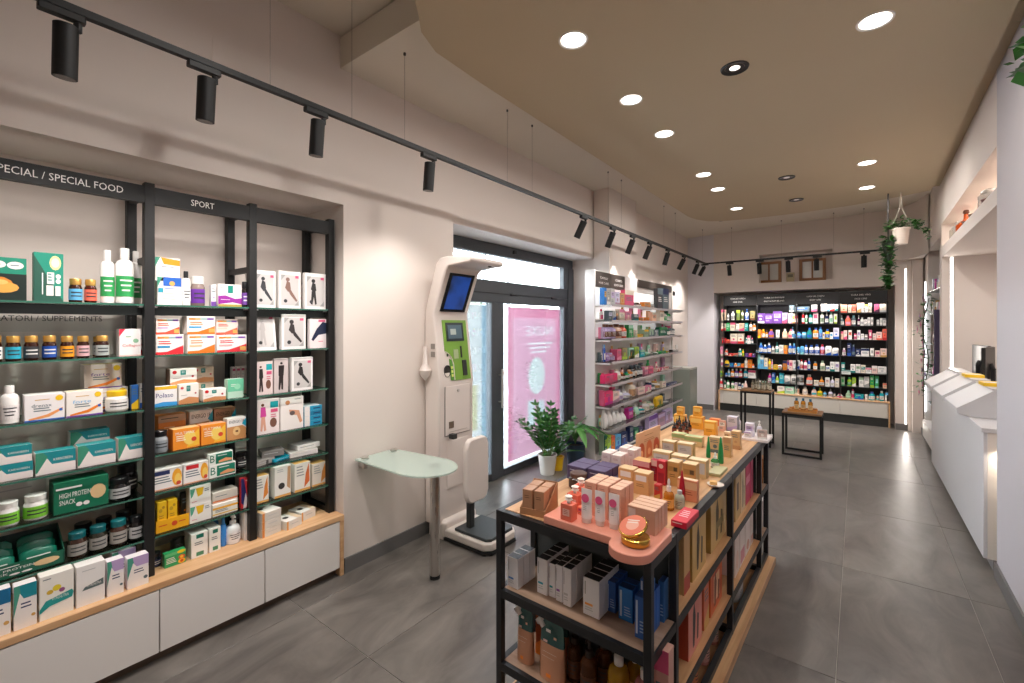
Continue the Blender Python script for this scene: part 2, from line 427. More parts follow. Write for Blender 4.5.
        def wm():
            m = MB(); n = 14; L = [(0, 1, 1), (.06, 1.02, 1), (.42, 1, .78), (.62, .99, .5), (.8, .98, .25), (.94, .95, .06), (1, .78, .04)]
            for t, a, b in L: m.v += [(.5 * w * a * max(-1, min(1, 1.25 * cos(2 * pi * j / n))), d / 2 + .5 * d * b * sin(2 * pi * j / n), h * t) for j in range(n)]
            i, i2 = m.mi(M(c, .18, 0, .6)), m.mi(M(c2, .2, 0, .6))
            for q in range(6):
                for j in range(n):
                    jn = (j + 1) % n; m.f.append((q * n + j, q * n + jn, (q + 1) * n + jn, (q + 1) * n + j)); m.m.append(i if q < 3 else i2)
            m.f.append(tuple(range(n - 1, -1, -1))); m.m.append(i); m.f.append(tuple(6 * n + j for j in range(n))); m.m.append(i2)
            return m.mesh('refill_pouch', 60)
        body = cached(('w', w, h, d, c, c2), wm)
        parts.append(('spout', cached(('wsp', w, h), lambda: MB().tube([(-w * .38, d * .5, h * .86), (-w * .52, d * .5, h * .93)], .012, M('white'), 10).tube([(-w * .5, d * .5, h * .92), (-w * .62, d * .5, h * .98)], .017, M('white'), 10).mesh('spout'))))
        def wl():
            m = MB(); y0 = lambda t: d / 2 - .5 * d * (1 - max(0, t - .06) * .9) - .003
            for x0, x1, t0, t1, col in ((-.2, .0, .84, .89, 'white'), (-.3, -.12, .66, .70, 'blush'), (-.3, .3, .5, .505, 'cream'), (-.3, .2, .42, .425, 'cream'), (.14, .26, .76, .80, 'peach'), (-.1, .1, .1, .16, 'orange')):
                m.face([(x0 * w, y0(t0) - .004, t0 * h), (x1 * w, y0(t0) - .004, t0 * h), (x1 * w, y0(t1) - .004, t1 * h), (x0 * w, y0(t1) - .004, t1 * h)], M(col))
            return m.mesh('label', 0)
        parts.append(('label', cached(('wlab', w, h, d), wl)))
    o = obj(nm, body, None, (x, y, z), rz)
    if tilt: o.rotation_euler = (tilt, 0, rz)
    for pn, me in parts:
        ch = obj(pn, me, o)
        if pn == 'print' and (len(me.polygons) <= 24 or 'VITALNUTRA' in str(prints)): ch['kind'] = 'stuff'
    tag(o, label, CATS[kind], group)
    return o
def hash_(s):
    v = 7
    for ch in s: v = (v * 131 + ord(ch)) % 1000003
    return v
ORD = ['', 'first', 'second', 'third', 'fourth', 'fifth', 'sixth', 'seventh', 'eighth', 'ninth', 'tenth', 'eleventh', 'twelfth', 'thirteenth', 'fourteenth', 'fifteenth', 'sixteenth', 'seventeenth', 'eighteenth', 'nineteenth', 'twentieth']
CW = dict(hotpink='hot pink', royal='royal blue', sky='sky blue', navy='navy blue', charcoal='charcoal', sage='sage green', forest='dark green', lime='lime green', mint='mint green', khaki='khaki', blush='pale pink', lavender='pale lavender', slate='slate grey', turquoise='turquoise', aqua='pale aqua')
cw = lambda c: CW.get(c.rstrip('!'), c.rstrip('!'))
def look(kind, w, h, c, c2):
    size = 'tall' if h > 2.0 * w else 'wide' if w > 1.3 * h else 'low' if h < .07 else ''
    nm = dict(c='carton', f='box', b='bottle', p='pump bottle', o='oval bottle', t='tube', j='jar', k='soft pack', n='cone bottle', d='dropper bottle', w='pouch')[kind]
    if kind in 'ck': ex = f' printed in {cw(c2)}' if c2 else ''
    elif kind == 'j': ex = f' with {cw(c2)} label' if c2 else ''
    else: ex = f' with {cw(c2)} cap' if c2 and kind not in 'f' else ''
    return ' '.join(f'{size} {cw(c)} {nm}{ex}'.split())
def shelf_row(face, plane, zs, ox, oy, s, items, where, group, dmax=.11, first=1, hmax=9, amin=-99):
    """items: (left edge, right edge, top edge in the crop's pixels, kind, colour, second colour, options); they stand on height zs with their fronts on the plane"""
    n = first - 1; last = {}
    for it in items:
        x0, x1, tp, kind, c = it[:5]; c2 = it[5] if len(it) > 5 else None; op = dict(it[6]) if len(it) > 6 else {}
        back = op.pop('back', 0); dz = op.pop('dz', 0); lk = op.pop('look', None); n += 1; pl = plane; hh = op.pop('h', None); dd = op.pop('d', None); wh = op.pop('where', where); ww = op.pop('w', None)
        pa, pb, pt = ox + x0 / s, ox + x1 / s, oy + tp / s
        if face == 'E':
            pl = plane - back; a0, a1 = on_x(pa, 300, pl)[0], on_x(pb, 300, pl)[0]; zt = on_x((pa + pb) / 2, pt, pl)[1]
        else:
            pl = plane + back; a0, a1 = on_y(pa, 300, pl)[0], on_y(pb, 300, pl)[0]; zt = on_y((pa + pb) / 2, pt, pl)[1]
        if a0 < amin: a1 += min(amin - a0, .03); a0 = amin
        key = (round(back, 2), round(dz, 2))
        if key in last and a0 < last[key] + .002: a0 = last[key] + .002
        last[key] = max(a1, a0 + .012)
        w = max(.012, a1 - a0) - .002; h = min(hh or max(.03, zt - zs - dz), hmax - dz)
        if ww: w = ww
        if kind in 'cfk':
            d = dd or min(dmax, max(.03, w * .6))
        else: d = w
        lk = lk or look(kind, w, h, c, c2)
        lb = f'{lk}, {ORD[min(n, 20)]} {wh}'
        if len(lb.split()) > 16: lb = lb.replace(' printed in ', ' with ').replace('soft pack', 'pack').replace('tall ', '').replace('wide ', '').replace('navy blue', 'navy').replace('royal blue', 'royal')
        if len(lb.split()) > 16: lb = lb.replace(' by the door', '').replace(' in the shade', '').replace(', front row lower', ', lower')
        mid = (a0 + a1) / 2
        if face == 'E': product(kind, pl, mid, zs + dz, w, h, d, pi / 2, c, c2, lb, group, **op)
        else: product(kind, mid, pl, zs + dz, w, h, d, 0, c, c2, lb, group, **op)

# ------------------------------------------------------------------ setting: floor of 60 x 120 tiles
XW, XR, YB = -2.636, .75, 9.10                # left wall, right wall, back wall planes
CZ = 3.27                                     # ceiling
fl = struct(obj('floor', MB().box(-3.3, -1.7, -.05, 1.7, 9.7, -.004, GROUT)))
tile_me = MB().cbox(-.2985, -.5985, -.003, .2985, .5985, 0, TILE, .0012).mesh('tile')
for i in range(-5, 3):
    for j in range(-2, 8):
        x, y = -.08 + .6 * i + .3, .12 + 1.2 * j + .6
        if x - .3 > 1.6 or y > 9.8 or x + .3 < -3.3: continue
        if x + .3 < -2.7 and (y < 3 or y > 5.5): continue
        obj('tile', tile_me, fl, (x, y, 0))
# ceiling plane, beam and the lowered taupe raft
ce = struct(obj('ceiling', MB().face([(-3.2, 1.65, 3.27), (1.7, 1.65, 3.33), (1.7, 9.7, 3.41), (-3.2, 9.7, 3.27)], CEIL).face([(-3.2, -1.7, 3.45), (1.7, -1.7, 3.45), (1.7, 1.66, 3.45), (-3.2, 1.66, 3.45)], CEIL).face([(-3.2, 1.66, 3.45), (1.7, 1.66, 3.45), (1.7, 1.66, 3.3), (-3.2, 1.66, 3.25)], CEIL)))
obj('beam', MB().box(-2.66, 1.645, 3.245, -1.3, 2.66, 3.44, CEIL), ce)
rp = [(-1.05, -1.6), (-1.18, .2), (-1.35, .85), (-1.56, 1.28), (-1.74, 1.51), (-1.85, 1.63), (-1.92, 1.80), (-1.935, 2.2), (-1.94, 4.3), (-1.945, 6.75), (-1.90, 7.0), (-1.80, 7.22), (-1.62, 7.34), (-1.3, 7.42), (-.64, 7.46), (-.08, 7.40), (.4, 7.25), (.675, 7.12), (.66, 6), (.636, 4.86), (.615, 3.0), (.60, -1.6)]
obj('raft', MB().prism(rp, lambda a, b, d: (a, b, d), 3.16, 3.235, RAFT), ce)
obj('gap_shade_strip', MB().box(.60, -1.6, 3.215, .76, 7.2, 3.235, RAFT), ce)  # taupe strip painting the shade of the recessed ceiling along the wall
# walls
NY0, NY1, NZ = -.62, 1.668, 2.375             # niche of the tall rack in the left wall
m = MB()
m.box(-3.2, -1.7, 0, XW, NY0, 3.45, WALL).box(-3.2, NY0, NZ, XW, NY1, 3.45, WALL).box(-3.2, NY0, 0, -3.07, NY1, NZ, WALL)
m.box(-3.2, NY1, 0, XW, 2.665, 3.45, WALL)
m.box(-3.2, 2.665, 2.44, -2.655, 5.24, 3.45, WALL)
m.box(-3.2, 5.24, 0, XW, 9.7, 3.45, WALL)
struct(obj('wall_left', m))
pil = struct(obj('wall_pillar', MB().box(-2.64, 5.16, 2.235, -2.43, 6.0, 3.44, WALL)))
lv = struct(obj('trim_1', MB().box(-2.64, 6.0, 2.235, -2.50, 7.6, 2.30, WALL)))
BNX0, BNX1, BNZ = -2.16, .455, 2.205
m = MB()
m.box(-3.2, YB, 0, BNX0, 9.9, 3.5, WALLR).box(BNX1, YB, 0, 1.7, 9.9, 3.5, WALL)
m.box(BNX0, YB, BNZ, -1.40, 9.9, 3.5, WALL).box(-.335, YB, BNZ, BNX1, 9.9, 3.5, WALL)
m.box(-1.40, YB, BNZ, -.335, 9.9, 2.345, WALL).box(-1.40, YB, 2.85, -.335, 9.9, 3.5, WALL).box(-1.40, YB + .22, 2.345, -.335, 9.9, 2.85, WALL)
m.box(BNX0, YB + .5, 0, BNX1, 9.9, BNZ, WALL)
struct(obj('wall_back', m))
# right wall: near block, alcove with counter, slot niche above, display recess
xr = lambda y: .70 + .0175 * (y - 4.15)                      # the wall runs a degree off the door wall
def wr(y0, y1, z0, z1, back=0.0, mat=None): struct(obj('wall_right', MB().prism([(xr(y0) + back, y0), (1.75, y0), (1.75, y1), (xr(y1) + back, y1)], lambda a, b, d: (a, b, d), z0, z1, mat or WALL)))
wr(-1.7, 4.15, 0, 3.5, 0, WALLG)
for q in ((4.15, 7.01, 2.735, 3.5), (4.15, 7.01, 2.362, 2.475), (4.15, 7.01, 2.475, 2.735, .35), (4.15, 7.01, 0, 2.362, .85), (7.01, 7.2, 0, 3.5), (7.2, 8.55, 2.62, 3.5), (7.2, 8.55, 0, 2.62, .35), (8.55, 9.2, 0, 3.5)): wr(*q)
struct(obj('wall_near', MB().box(-3.3, -1.75, 0, 1.75, -1.65, 3.5, WALL)))
cw_ = [(.30, 9.11), (.42, 9.08), (.53, 9.0), (.62, 8.87), (.68, 8.7), (.72, 8.5), (.76, 8.3), (.76, 9.11)]
struct(obj('trim_2', MB().prism(cw_, lambda a, b, d: (a, b, d), 2.58, 3.44, WALL)))
struct(obj('trim_3', MB().box(.60, 9.06, 0, .64, 9.1, 2.58, WALL).box(.645, 8.98, 0, .76, 9.1, 2.58, WALL)))
BB = M('6d6b6a', .5)
struct(obj('baseboard_left', MB().box(XW, 1.67, 0, XW + .012, 2.66, .095, BB)))
struct(obj('baseboard_left', MB().box(XW, 5.25, 0, XW + .012, 9.1, .095, BB)))
struct(obj('baseboard_back', MB().box(-2.636, YB - .012, 0, BNX0, YB, .095, BB).box(BNX1, YB - .012, 0, .6, YB, .095, BB)))
struct(obj('baseboard_right', MB().prism([(xr(-1.65) - .012, -1.65), (xr(-1.65), -1.65), (xr(4.15), 4.15), (xr(4.15) - .012, 4.15)], lambda a, b, d: (a, b, d), 0, .095, BB)))
struct(obj('baseboard_right', MB().box(XR - .012, 7.0, 0, XR, 7.25, .095, BB).box(XR - .012, 8.5, 0, XR, 9.0, .095, BB)))
# flush access panel outline, sockets, sensor
for (y0, z0, y1, z1) in ((.92, 2.93, 1.38, 3.08),):
    o = obj('access_panel', MB().cbox(-.0, 0, 0, y1 - y0, .004, z1 - z0, WALL, .001), None, (XW + .0035, y0, z0), pi / 2); struct(o)
pl_ = obj('socket_plate', MB().cbox(-.06, 0, 0, .06, .012, .08, M('dcd8d2')), None, (XW + .012, 8.4, 1.16), pi / 2)
obj('rocker_switch', MB().cbox(-.045, -.004, .015, -.005, .001, .065, WHITEL).cbox(.005, -.004, .015, .045, .001, .065, WHITEL), pl_)
stuff(pl_.children[0])
tag(pl_, 'small white switch plate on the white wall beyond the cosmetics shelves', 'switch')
sn = obj('motion_sensor', MB().cbox(-.04, 0, -.04, .04, .05, .04, BLACKM, .008), None, (XW + .05, 8.15, 2.16), pi / 2)
obj('lens', MB().lathe([(.018, 0), (.012, .008)], M('black', .1), 10), sn, (0, 0, 0), rot=(pi / 2, 0, 0))
tag(sn, 'small black square sensor high on the wall past the cosmetics shelves', 'sensor')
sm = obj('smoke_detector', MB().lathe([(.05, 0), (.05, -.02), (.03, -.035)][::-1], M('4a4745'), 14), None, (-1.72, 7.7, 3.275))
obj('base', MB().lathe([(.06, 0), (.06, .02)], WHITEL, 14), sm, (0, 0, -.005))
tag(sm, 'small round smoke detector on the pale ceiling strip near the back wall', 'smoke detector')

# ------------------------------------------------------------------ glazed door
DX = -3.02
dr = struct(empty('door_1', (DX, 0, 0)))
def bar(n, y0, z0, y1, z1, x0=-.04, x1=.035, mat=ANTHR): obj(n, MB().box(x0, y0, z0, x1, y1, z1, mat), dr, bev=.004)
bar('frame_head', 2.67, 2.325, 5.235, 2.45); bar('jamb', 2.67, 0, 2.80, 2.33); bar('jamb', 5.10, 0, 5.235, 2.33, -.05, .05)
bar('transom_bar', 2.80, 1.83, 5.10, 2.06); bar('stile', 3.565, 0, 3.665, 1.83, -.035, .045); bar('stile', 3.672, 0, 3.775, 1.83)
bar('stile', 5.015, .07, 5.10, 1.83); bar('stile', 2.80, .07, 2.88, 1.83); bar('bottom_rail', 3.775, 0, 5.10, .075, -.035, .04); bar('bottom_rail', 2.80, 0, 3.565, .075)
bar('bead', 5.0, 2.06, 5.10, 2.33, -.02, .04); bar('gasket', 2.80, 1.925, 5.10, 1.932, .03, .041, M('black'))
for y in (3.93, 4.75): obj('hinge', MB().lathe([(.012, -.05), (.012, .05)], M('1c1d1f'), 10), dr, (.048, y, 1.925), rot=(pi / 2, 0, 0))
obj('closer_stop', MB().cbox(-.02, 0, -.02, .02, .03, .02, M('black')), dr, (.06, 3.95, 2.39), pi / 2)
obj('handle', MB().tube([(.085, 3.69, .74), (.085, 3.69, 1.14)], .014, M('d6d2cc', .4, .3), 10).tube([(.03, 3.69, .80), (.085, 3.69, .80)], .008, CHROME).tube([(.03, 3.69, 1.08), (.085, 3.69, 1.08)], .008, CHROME), dr)
PANE = glass((.93, .97, .97), .7)
obj('glass_pane', MB().box(-.004, 2.88, .075, .004, 3.565, 1.83, PANE), dr); obj('glass_pane', MB().box(-.004, 3.775, .075, .004, 5.015, 1.83, PANE), dr); obj('glass_pane', MB().box(-.004, 2.80, 2.06, .004, 5.02, 2.325, PANE), dr)
# printed window film posters stuck on the outside of the panes, seen from behind
def film(col, alpha=.88):
    """printed window film: passes a fifth of the daylight, scattered"""
    m, n, l, b = nodemat('window_film')
    n.remove(b); c = rgb(col)
    tl = n.new('ShaderNodeBsdfTranslucent'); tl.inputs[0].default_value = (*[x * FILM for x in c], 1)
    t = n.new('ShaderNodeBsdfTransparent'); t.inputs[0].default_value = (*[x * .08 for x in c], 1)
    mx = n.new('ShaderNodeMixShader'); mx.inputs[0].default_value = alpha
    l.new(t.outputs[0], mx.inputs[1]); l.new(tl.outputs[0], mx.inputs[2]); l.new(mx.outputs[0], n['Material Output'].inputs[0])
    return m
FILM = .145
F1, F2, F3, F4 = film('ea94b2'), film('ecb4ca'), film('ffffff'), film('dcebea')
def sheet(mb, y0, z0, y1, z1, mat): return mb.face([(0, y0, z0), (0, y1, z0), (0, y1, z1), (0, y0, z1)], mat)
def outlines(me):
    """boundary loops of a flat mesh"""
    use = {}
    for p in me.polygons:
        for e in p.edge_keys: use[e] = use.get(e, 0) + 1
    nx = {}
    for p in me.polygons:
        v = list(p.vertices)
        for i in range(len(v)):
            k = (v[i], v[(i + 1) % len(v)])
            if use[tuple(sorted(k))] == 1: nx.setdefault(k[0], []).append(k[1])
    loops = []
    while nx:
        st = next(iter(nx)); lp = [st]; c = st
        while True:
            d = nx[c].pop()
            if not nx[c]: del nx[c]
            if d == st: break
            lp.append(d); c = d
        loops.append([(me.vertices[i].co.x, me.vertices[i].co.y) for i in lp])
    return loops
def holed(outer, loops):
    """flat mesh of the outer polygon with the loops cut out"""
    from mathutils.geometry import delaunay_2d_cdt
    vs, fs = [], []
    for lp in [outer] + loops: fs.append(list(range(len(vs), len(vs) + len(lp)))); vs += [Vector(p) for p in lp]
    es = [(f[i], f[(i + 1) % len(f)]) for f in fs for i in range(len(f))]
    v, e, f, *_ = delaunay_2d_cdt(vs, es, [], 0, 1e-6)
    def odd(p):
        n = 0
        for lp in [outer] + loops:
            for i in range(len(lp)):
                (x0, y0), (x1, y1) = lp[i - 1], lp[i]
                if (y0 > p.y) != (y1 > p.y) and p.x < x0 + (p.y - y0) / (y1 - y0) * (x1 - x0): n += 1
        return n % 2
    f = [q for q in f if odd(sum((v[i] for i in q), Vector((0, 0))) / len(q))]
    me = bpy.data.meshes.new('sheet'); me.from_pydata([(p.x, p.y, 0) for p in v], [], [tuple(q) for q in f]); return me
yz = lambda c: (0, c.x, c.y)
me, tw, th, cx, cy = text_mesh('NUXE'); fx_, fy_ = .56 / tw, .115 / th
place = lambda p: (4.52 - (p[0] - cx) * fx_, 1.53 + (p[1] - cy) * fy_)         # printed to be read from the street
lets = [[place(p) for p in lp] for lp in outlines(me)]
oval = [(4.46 + .17 * cos(2 * pi * j / 24), 1.0 + .22 * sin(2 * pi * j / 24)) for j in range(24)]
rect = lambda y0, z0, y1, z1: [(y0, z0), (y1, z0), (y1, z1), (y0, z1)]
lines_ = [rect(4.28 + .03 * k, 1.37 - .05 * k, 4.80 - .06 * k, 1.39 - .05 * k) for k in range(3)]; prods = [rect(4.28, .42, 4.42, .72), rect(4.50, .38, 4.62, .70)]
po = obj('window_poster', MB().add(holed(rect(3.98, .10, 4.90, 1.68), lets + [oval] + lines_ + prods), F2, yz), None, (DX - .006, 0, 0))
obj('border', sheet(sheet(sheet(MB(), 3.90, .10, 3.98, 1.80, F1), 4.90, .1, 4.99, 1.68, F1), 3.98, 1.68, 4.99, 1.80, F1), po)
mb = MB(); mb.add(me, F3, lambda c: (0, *place((c.x, c.y)))); stuff(obj('lettering', mb, po))
mb = MB(); [mb.face([(0, *p) for p in r_], F3) for r_ in lines_]; stuff(obj('small_print', mb, po))
obj('egg_motif', MB().face([(0, *p) for p in oval], film('eaf4f0')), po)
mb = MB(); [mb.face([(0, *p) for p in r_], F4) for r_ in prods]; stuff(obj('product_print', mb, po))
tag(po, 'pink translucent poster film with pale oval on the wide glass door pane', 'poster')
po2 = obj('window_poster', MB().add(holed(rect(2.9, .10, 3.47, 1.80), [rect(3.3, .55, 3.4, 1.0)]), film('f0f4f2'), yz), None, (DX - .006, 0, 0))
obj('product_print', MB().face([(0, *p) for p in rect(3.3, .55, 3.4, 1.0)], film('e0dcb4')), po2); obj('border', sheet(MB(), 3.47, .1, 3.54, 1.8, film('a8c8d8')), po2)
tag(po2, 'pale blue translucent poster film on the narrow glass pane behind the kiosk', 'poster')

# ------------------------------------------------------------------ street outside the door
struct(obj('ground_outside', MB().box(-60, -30, -.12, -3.25, 60, -.02, plaster('asphalt_pale', '8c8c8c'))))
BLD = plaster('facade_paint', 'a39e98')
def house(x, y, w, d, h, label, n, fl_):
    t = empty('house', (x, y, -.02)); obj('facade', MB().box(-d, -w / 2, 0, 0, w / 2, h, BLD), t)
    obj('roof', MB().prism([(-d - .3, h), (.3, h), (-d / 2, h + .9)], lambda a, b, e: (a, e, b), -w / 2 - .2, w / 2 + .2, M('b08a78')), t)
    for i in range(n):
        for k in range(fl_):
            wn = obj('window', MB().box(0, -.5, 0, .04, .5, 1.3, WHITEL), t, (0, -w / 2 + w * (i + .5) / n, .9 + 2.8 * k)); obj('pane', MB().box(.04, -.42, .08, .05, .42, 1.22, M('8fa3ad', .1)), wn)
    tag(t, label, 'house')
house(-16, 15, 9, 6, 3.0, 'low pale house across the street seen through the wide door pane', 4, 1)
house(-18, 4, 8, 6, 3.2, 'low pale house across the street seen through the narrow door pane', 3, 1)
m = MB(); hp = [(-90 + 12 * i, 6 + 3.0 * sin(i * .9) + 1.6 * sin(i * 2.3)) for i in range(20)]
for i in range(19): (a, ha), (b, hb) = hp[i], hp[i + 1]; m.face([(-75, a, -1), (-75, b, -1), (-95, b, hb), (-95, a, ha)], M('b9c6cf'))
struct(obj('hill', m))
for k, (x, y) in enumerate(((-7.2, 8.35), (-7.4, 9.55))):
    p = empty('utility_pole', (x, y, -.02)); obj('shaft', MB().lathe([(.06, 0), (.05, 6)], M('8d9296'), 10), p); obj('bracket', MB().box(-.3, -.03, 5.7, .3, .03, 5.78, M('8d9296')), p)
    tag(p, ['slim grey street pole outside, the one closer to the door handle side', 'slim grey street pole outside, the one closer to the wall pillar side'][k], 'pole', 'street poles outside')
def leaf_mesh(L, wd, mat, bend=.3, fold=.2):
    mb = MB(); n = 5; row = []
    for i in range(n + 1):
        t = i / n; w = wd * (sin(pi * min(1, t * .92 + .06)) ** .8) * (1 - .2 * t); z = -bend * L * t * t; row.append([(-w, t * L, z + fold * w), (0, t * L, z), (w, t * L, z + fold * w)])
    for i in range(n):
        for j in (0, 1): mb.face([row[i][j], row[i][j + 1], row[i + 1][j + 1], row[i + 1][j]], mat)
    return mb.mesh('leaf', 60)
def scatter_leaves(rng, pts, L, wd, mats):
    """one mesh of small leaves at the given points"""
    mb = MB()
    for (x, y, z) in pts:
        a = rng.uniform(0, 2 * pi); e = rng.uniform(-.7, .6); s = rng.uniform(.7, 1.2); u = Vector((cos(a) * cos(e), sin(a) * cos(e), sin(e))); v = Vector((-sin(a), cos(a), rng.uniform(-.3, .3))).normalized(); p = Vector((x, y, z))
        mb.face([p, p + u * L * s * .5 + v * wd * s, p + u * L * s, p + u * L * s * .5 - v * wd * s], rng.choice(mats))
    return mb.mesh('foliage', 0)
LEAF = [M('2f6a2c', .4), M('3f8236', .4), M('24561f', .4), M('5b9a48', .4)]
rng = random.Random(4)
for k, (x, y, r) in enumerate(((-9.5, 7.1, .9), (-12, 13.2, 1.3))):
    t = empty('street_tree', (x, y, -.02)); obj('trunk', MB().tube([(0, 0, 0), (.05, 0, 1.0), (0, .05, 1.7)], .08, M('6b5a48'), 8, .04), t)
    stuff(obj('foliage', scatter_leaves(rng, [(rng.gauss(0, r * .5), rng.gauss(0, r * .5), 1.9 + rng.gauss(0, r * .45)) for _ in range(500)], .3, .08, LEAF), t))
    tag(t, ['small green street tree outside behind the door handle stile', 'bushy green street tree outside behind the pink film'][k], 'tree')

# ------------------------------------------------------------------ lamps: downlights in the raft
RZ = 3.16
def area(name, loc, size, power, col, rot=(0, 0, 0), spread=150, parent=None, shape='DISK', size_y=None):
    L = bpy.data.lights.new(name, 'AREA'); L.shape = shape; L.size = size; L.energy = power; L.color = col; L.spread = radians(spread)
    if size_y: L.size_y = size_y
    o = bpy.data.objects.new(name, L); C.objects.link(o); o.location = loc; o.rotation_euler = rot
    if parent: o.parent = parent
    return o
ring = MB().lathe([(.069, -.002), (.078, -.006), (.081, 0), (.069, 0), (.064, .004)], WHITEL, 24, cap=False).mesh('trim_ring')
dif = MB().lathe([(.001, .0), (.067, .0)], emit((1, .93, .84), 7), 24, cap=False).mesh('diffuser')
ringb = MB().lathe([(.055, -.002), (.076, -.008), (.08, 0), (.055, 0), (.05, .004)], M('252423', .4), 24, cap=False).mesh('trim_ring')
ordn = ['nearest', 'second', 'third', 'fourth', 'fifth', 'sixth']
n = 0
for k, (x, y) in enumerate(((-1.24, 2.18), (-1.25, 3.0), (-1.258, 3.7), (-1.275, 4.95), (-1.28, 5.58), (-1.295, 6.66), (.07, 2.98), (.069, 5.54), (.08, 6.54))):
    t = empty('downlight', (x, y, RZ)); obj('trim_ring', ring, t); obj('diffuser', dif, t, (0, 0, -.0015))
    area('lamp', (0, 0, -.012), .134, DOWN_W, (1, .955, .91), (0, 0, 0), 180, t)
    row, i = ('window-side', k) if k < 6 else ('counter-side', k - 6)
    tag(t, f'lit round white recessed downlight, {ordn[i]} of the {row} row in the taupe ceiling', 'downlight', 'recessed downlights')
for k, (x, y) in enumerate(((-1.22, .95), (-.595, .95), (.06, .95))):
    t = empty('downlight', (x, y, RZ)); obj('trim_ring', ring, t); obj('diffuser', dif, t, (0, 0, -.0015)); area('lamp', (0, 0, -.012), .134, DOWN_W, (1, .955, .91), (0, 0, 0), 180, t)
    tag(t, f'lit round recessed downlight before the first visible one, {("window", "middle", "counter")[k]}-side row', 'downlight', 'recessed downlights')
for k, (x, y) in enumerate(((-.595, 3.01), (-.6, 5.58), (-.61, 6.64))):
    t = empty('adjustable_downlight', (x, y, RZ)); obj('trim_ring', ringb, t)
    obj('reflector', MB().lathe([(.0535, -.003), (.03, -.0015)], M('3b3634', .3, .6), 20, cap=False), t); obj('lens', MB().lathe([(.001, -.0014), (.03, -.0014)], emit((1, .9, .8), 2.2 if k == 0 else .3), 16, cap=False), t)
    tag(t, f'dark-rimmed recessed downlight, {ordn[k]} of the middle row in the taupe ceiling', 'downlight', 'dark downlights')
# track with spots, hung on wires
TX, TZ, TY = -2.18, 2.70, 8.6
tr = empty('lighting_track', (0, 0, 0))
obj('rail', MB().box(TX - .014, -1.2, TZ - .012, TX + .014, TY + .014, TZ + .014, BLACKM), tr); obj('rail', MB().box(TX + .014, TY - .014, TZ - .012, .29, TY + .014, TZ + .014, BLACKM), tr)
for (x, y) in ((TX, 1.0), (TX, 1.43), (TX, 1.79), (TX, 2.80), (TX, 3.14), (TX, 4.6), (TX, 4.95), (TX, 6.4), (TX, 6.9), (TX, 8.4), (-1.75, TY), (-1.0, TY), (-.3, TY), (.07, TY)):
    zt = 3.45 if y < 1.6 else 3.245 if y < 2.66 else 3.27 + .0287 * (x + 2.6)
    obj('hanging_wire', MB().tube([(x, y, TZ + .018), (x, y, zt)], .0013, M('8a8078'), 5).lathe([(.008, zt - .015), (.008, zt)], M('4a4744'), 6, x, y), tr)
tag(tr, 'black suspended track rail running along the door wall and turning at the back', 'track')
def spot(x, y, tilt, yaw, label, power, z=TZ, cone=130):
    t = empty('track_spotlight', (x, y, z - .0121))
    obj('adapter', MB().cbox(-.016, -.07, -.026, .016, .05, 0, BLACKM, .004), t, rz=yaw if abs(y - TY) > .1 else pi / 2)
    obj('swivel', MB().tube([(0, .03, -.03), (0, .03, -.06)], .012, BLACKM, 8), t, rz=yaw if abs(y - TY) > .1 else 0)
    piv = Vector((0, 0, -.052))
    h = obj('head', MB().lathe([(.034, -.175), (.034, .0), (.028, .004)], BLACKM, 20), t, piv, rot=(0, tilt, yaw))
    obj('lens', MB().lathe([(.001, -.1755), (.029, -.1755)], M('2a2826', .2), 14, cap=False), h)
    L = bpy.data.lights.new('lamp', 'SPOT'); L.energy = power; L.color = (1, .95, .905); L.spot_size = radians(cone); L.spot_blend = .9 if cone > 100 else .6; L.shadow_soft_size = .03
    o = bpy.data.objects.new('lamp', L); C.objects.link(o); o.parent = h; o.location = (0, 0, -.19)
    tag(t, label, 'spotlight', 'black track spotlights')
for k, (y, ti) in enumerate(((.314, .12), (.742, .12), (1.236, .12), (1.994, .10), (4.05, .5), (4.73, .42), (5.29, .42), (5.86, .42), (6.57, .30), (7.33, .5), (8.1, .40), (8.52, .5))):
    lb = f'black cylinder track spotlight, {ORD[k + 1]} along the rail from the special-food header' if k < 4 else f'black tilted track spotlight, {ORD[k - 3]} on the rail past the door'
    spot(TX, y, ti, 0, lb, TRACK_W * (.8 if k == 3 else 1) if k < 4 else TRACK_W * (.3 if k < 10 else .8), TZ, 130 if k < 4 else 62 if k < 10 else 115)
for k, (x, ti) in enumerate(((-1.79, .35), (-1.325, .3), (-.906, .25), (-.52, .25), (.072, .12))):
    spot(x, TY, ti, -pi / 2, f'black track spotlight facing the back shelves, {ORD[k + 1]} after the corner of the rail', TRACK_W * 1.45, TZ, 84)

# ------------------------------------------------------------------ tall black rack in the left niche, on its plinth cabinet
PX, PZ = -2.62, .385
cab = empty('base_cabinet', (0, 0, 0))
obj('worktop', MB().box(-3.06, -.60, PZ - .032, PX, 1.664, PZ, OAK), cab, bev=.003)
obj('end_panel', MB().box(-3.06, 1.636, .0, PX, 1.662, PZ - .032, OAK), cab, bev=.002)
obj('carcass', MB().box(-3.06, -.58, .05, PX - .022, 1.634, PZ - .033, WHITEL), cab)
obj('toe_kick', MB().box(-3.0, -.58, .0, PX - .05, 1.63, .06, M('6b5a4c')), cab)
for (y0, y1) in ((-.58, -.02), (-.016, .694), (.699, 1.173), (1.178, 1.633)): obj('door_front', MB().box(PX - .02, y0, .055, PX - .002, y1, PZ - .037, WHITEL), cab, bev=.0015)
tag(cab, 'low white cabinet with oak top carrying the black product rack', 'cabinet')
rk = empty('display_rack', (0, 0, PZ))
UY = (-.255, .682, 1.153, 1.632)
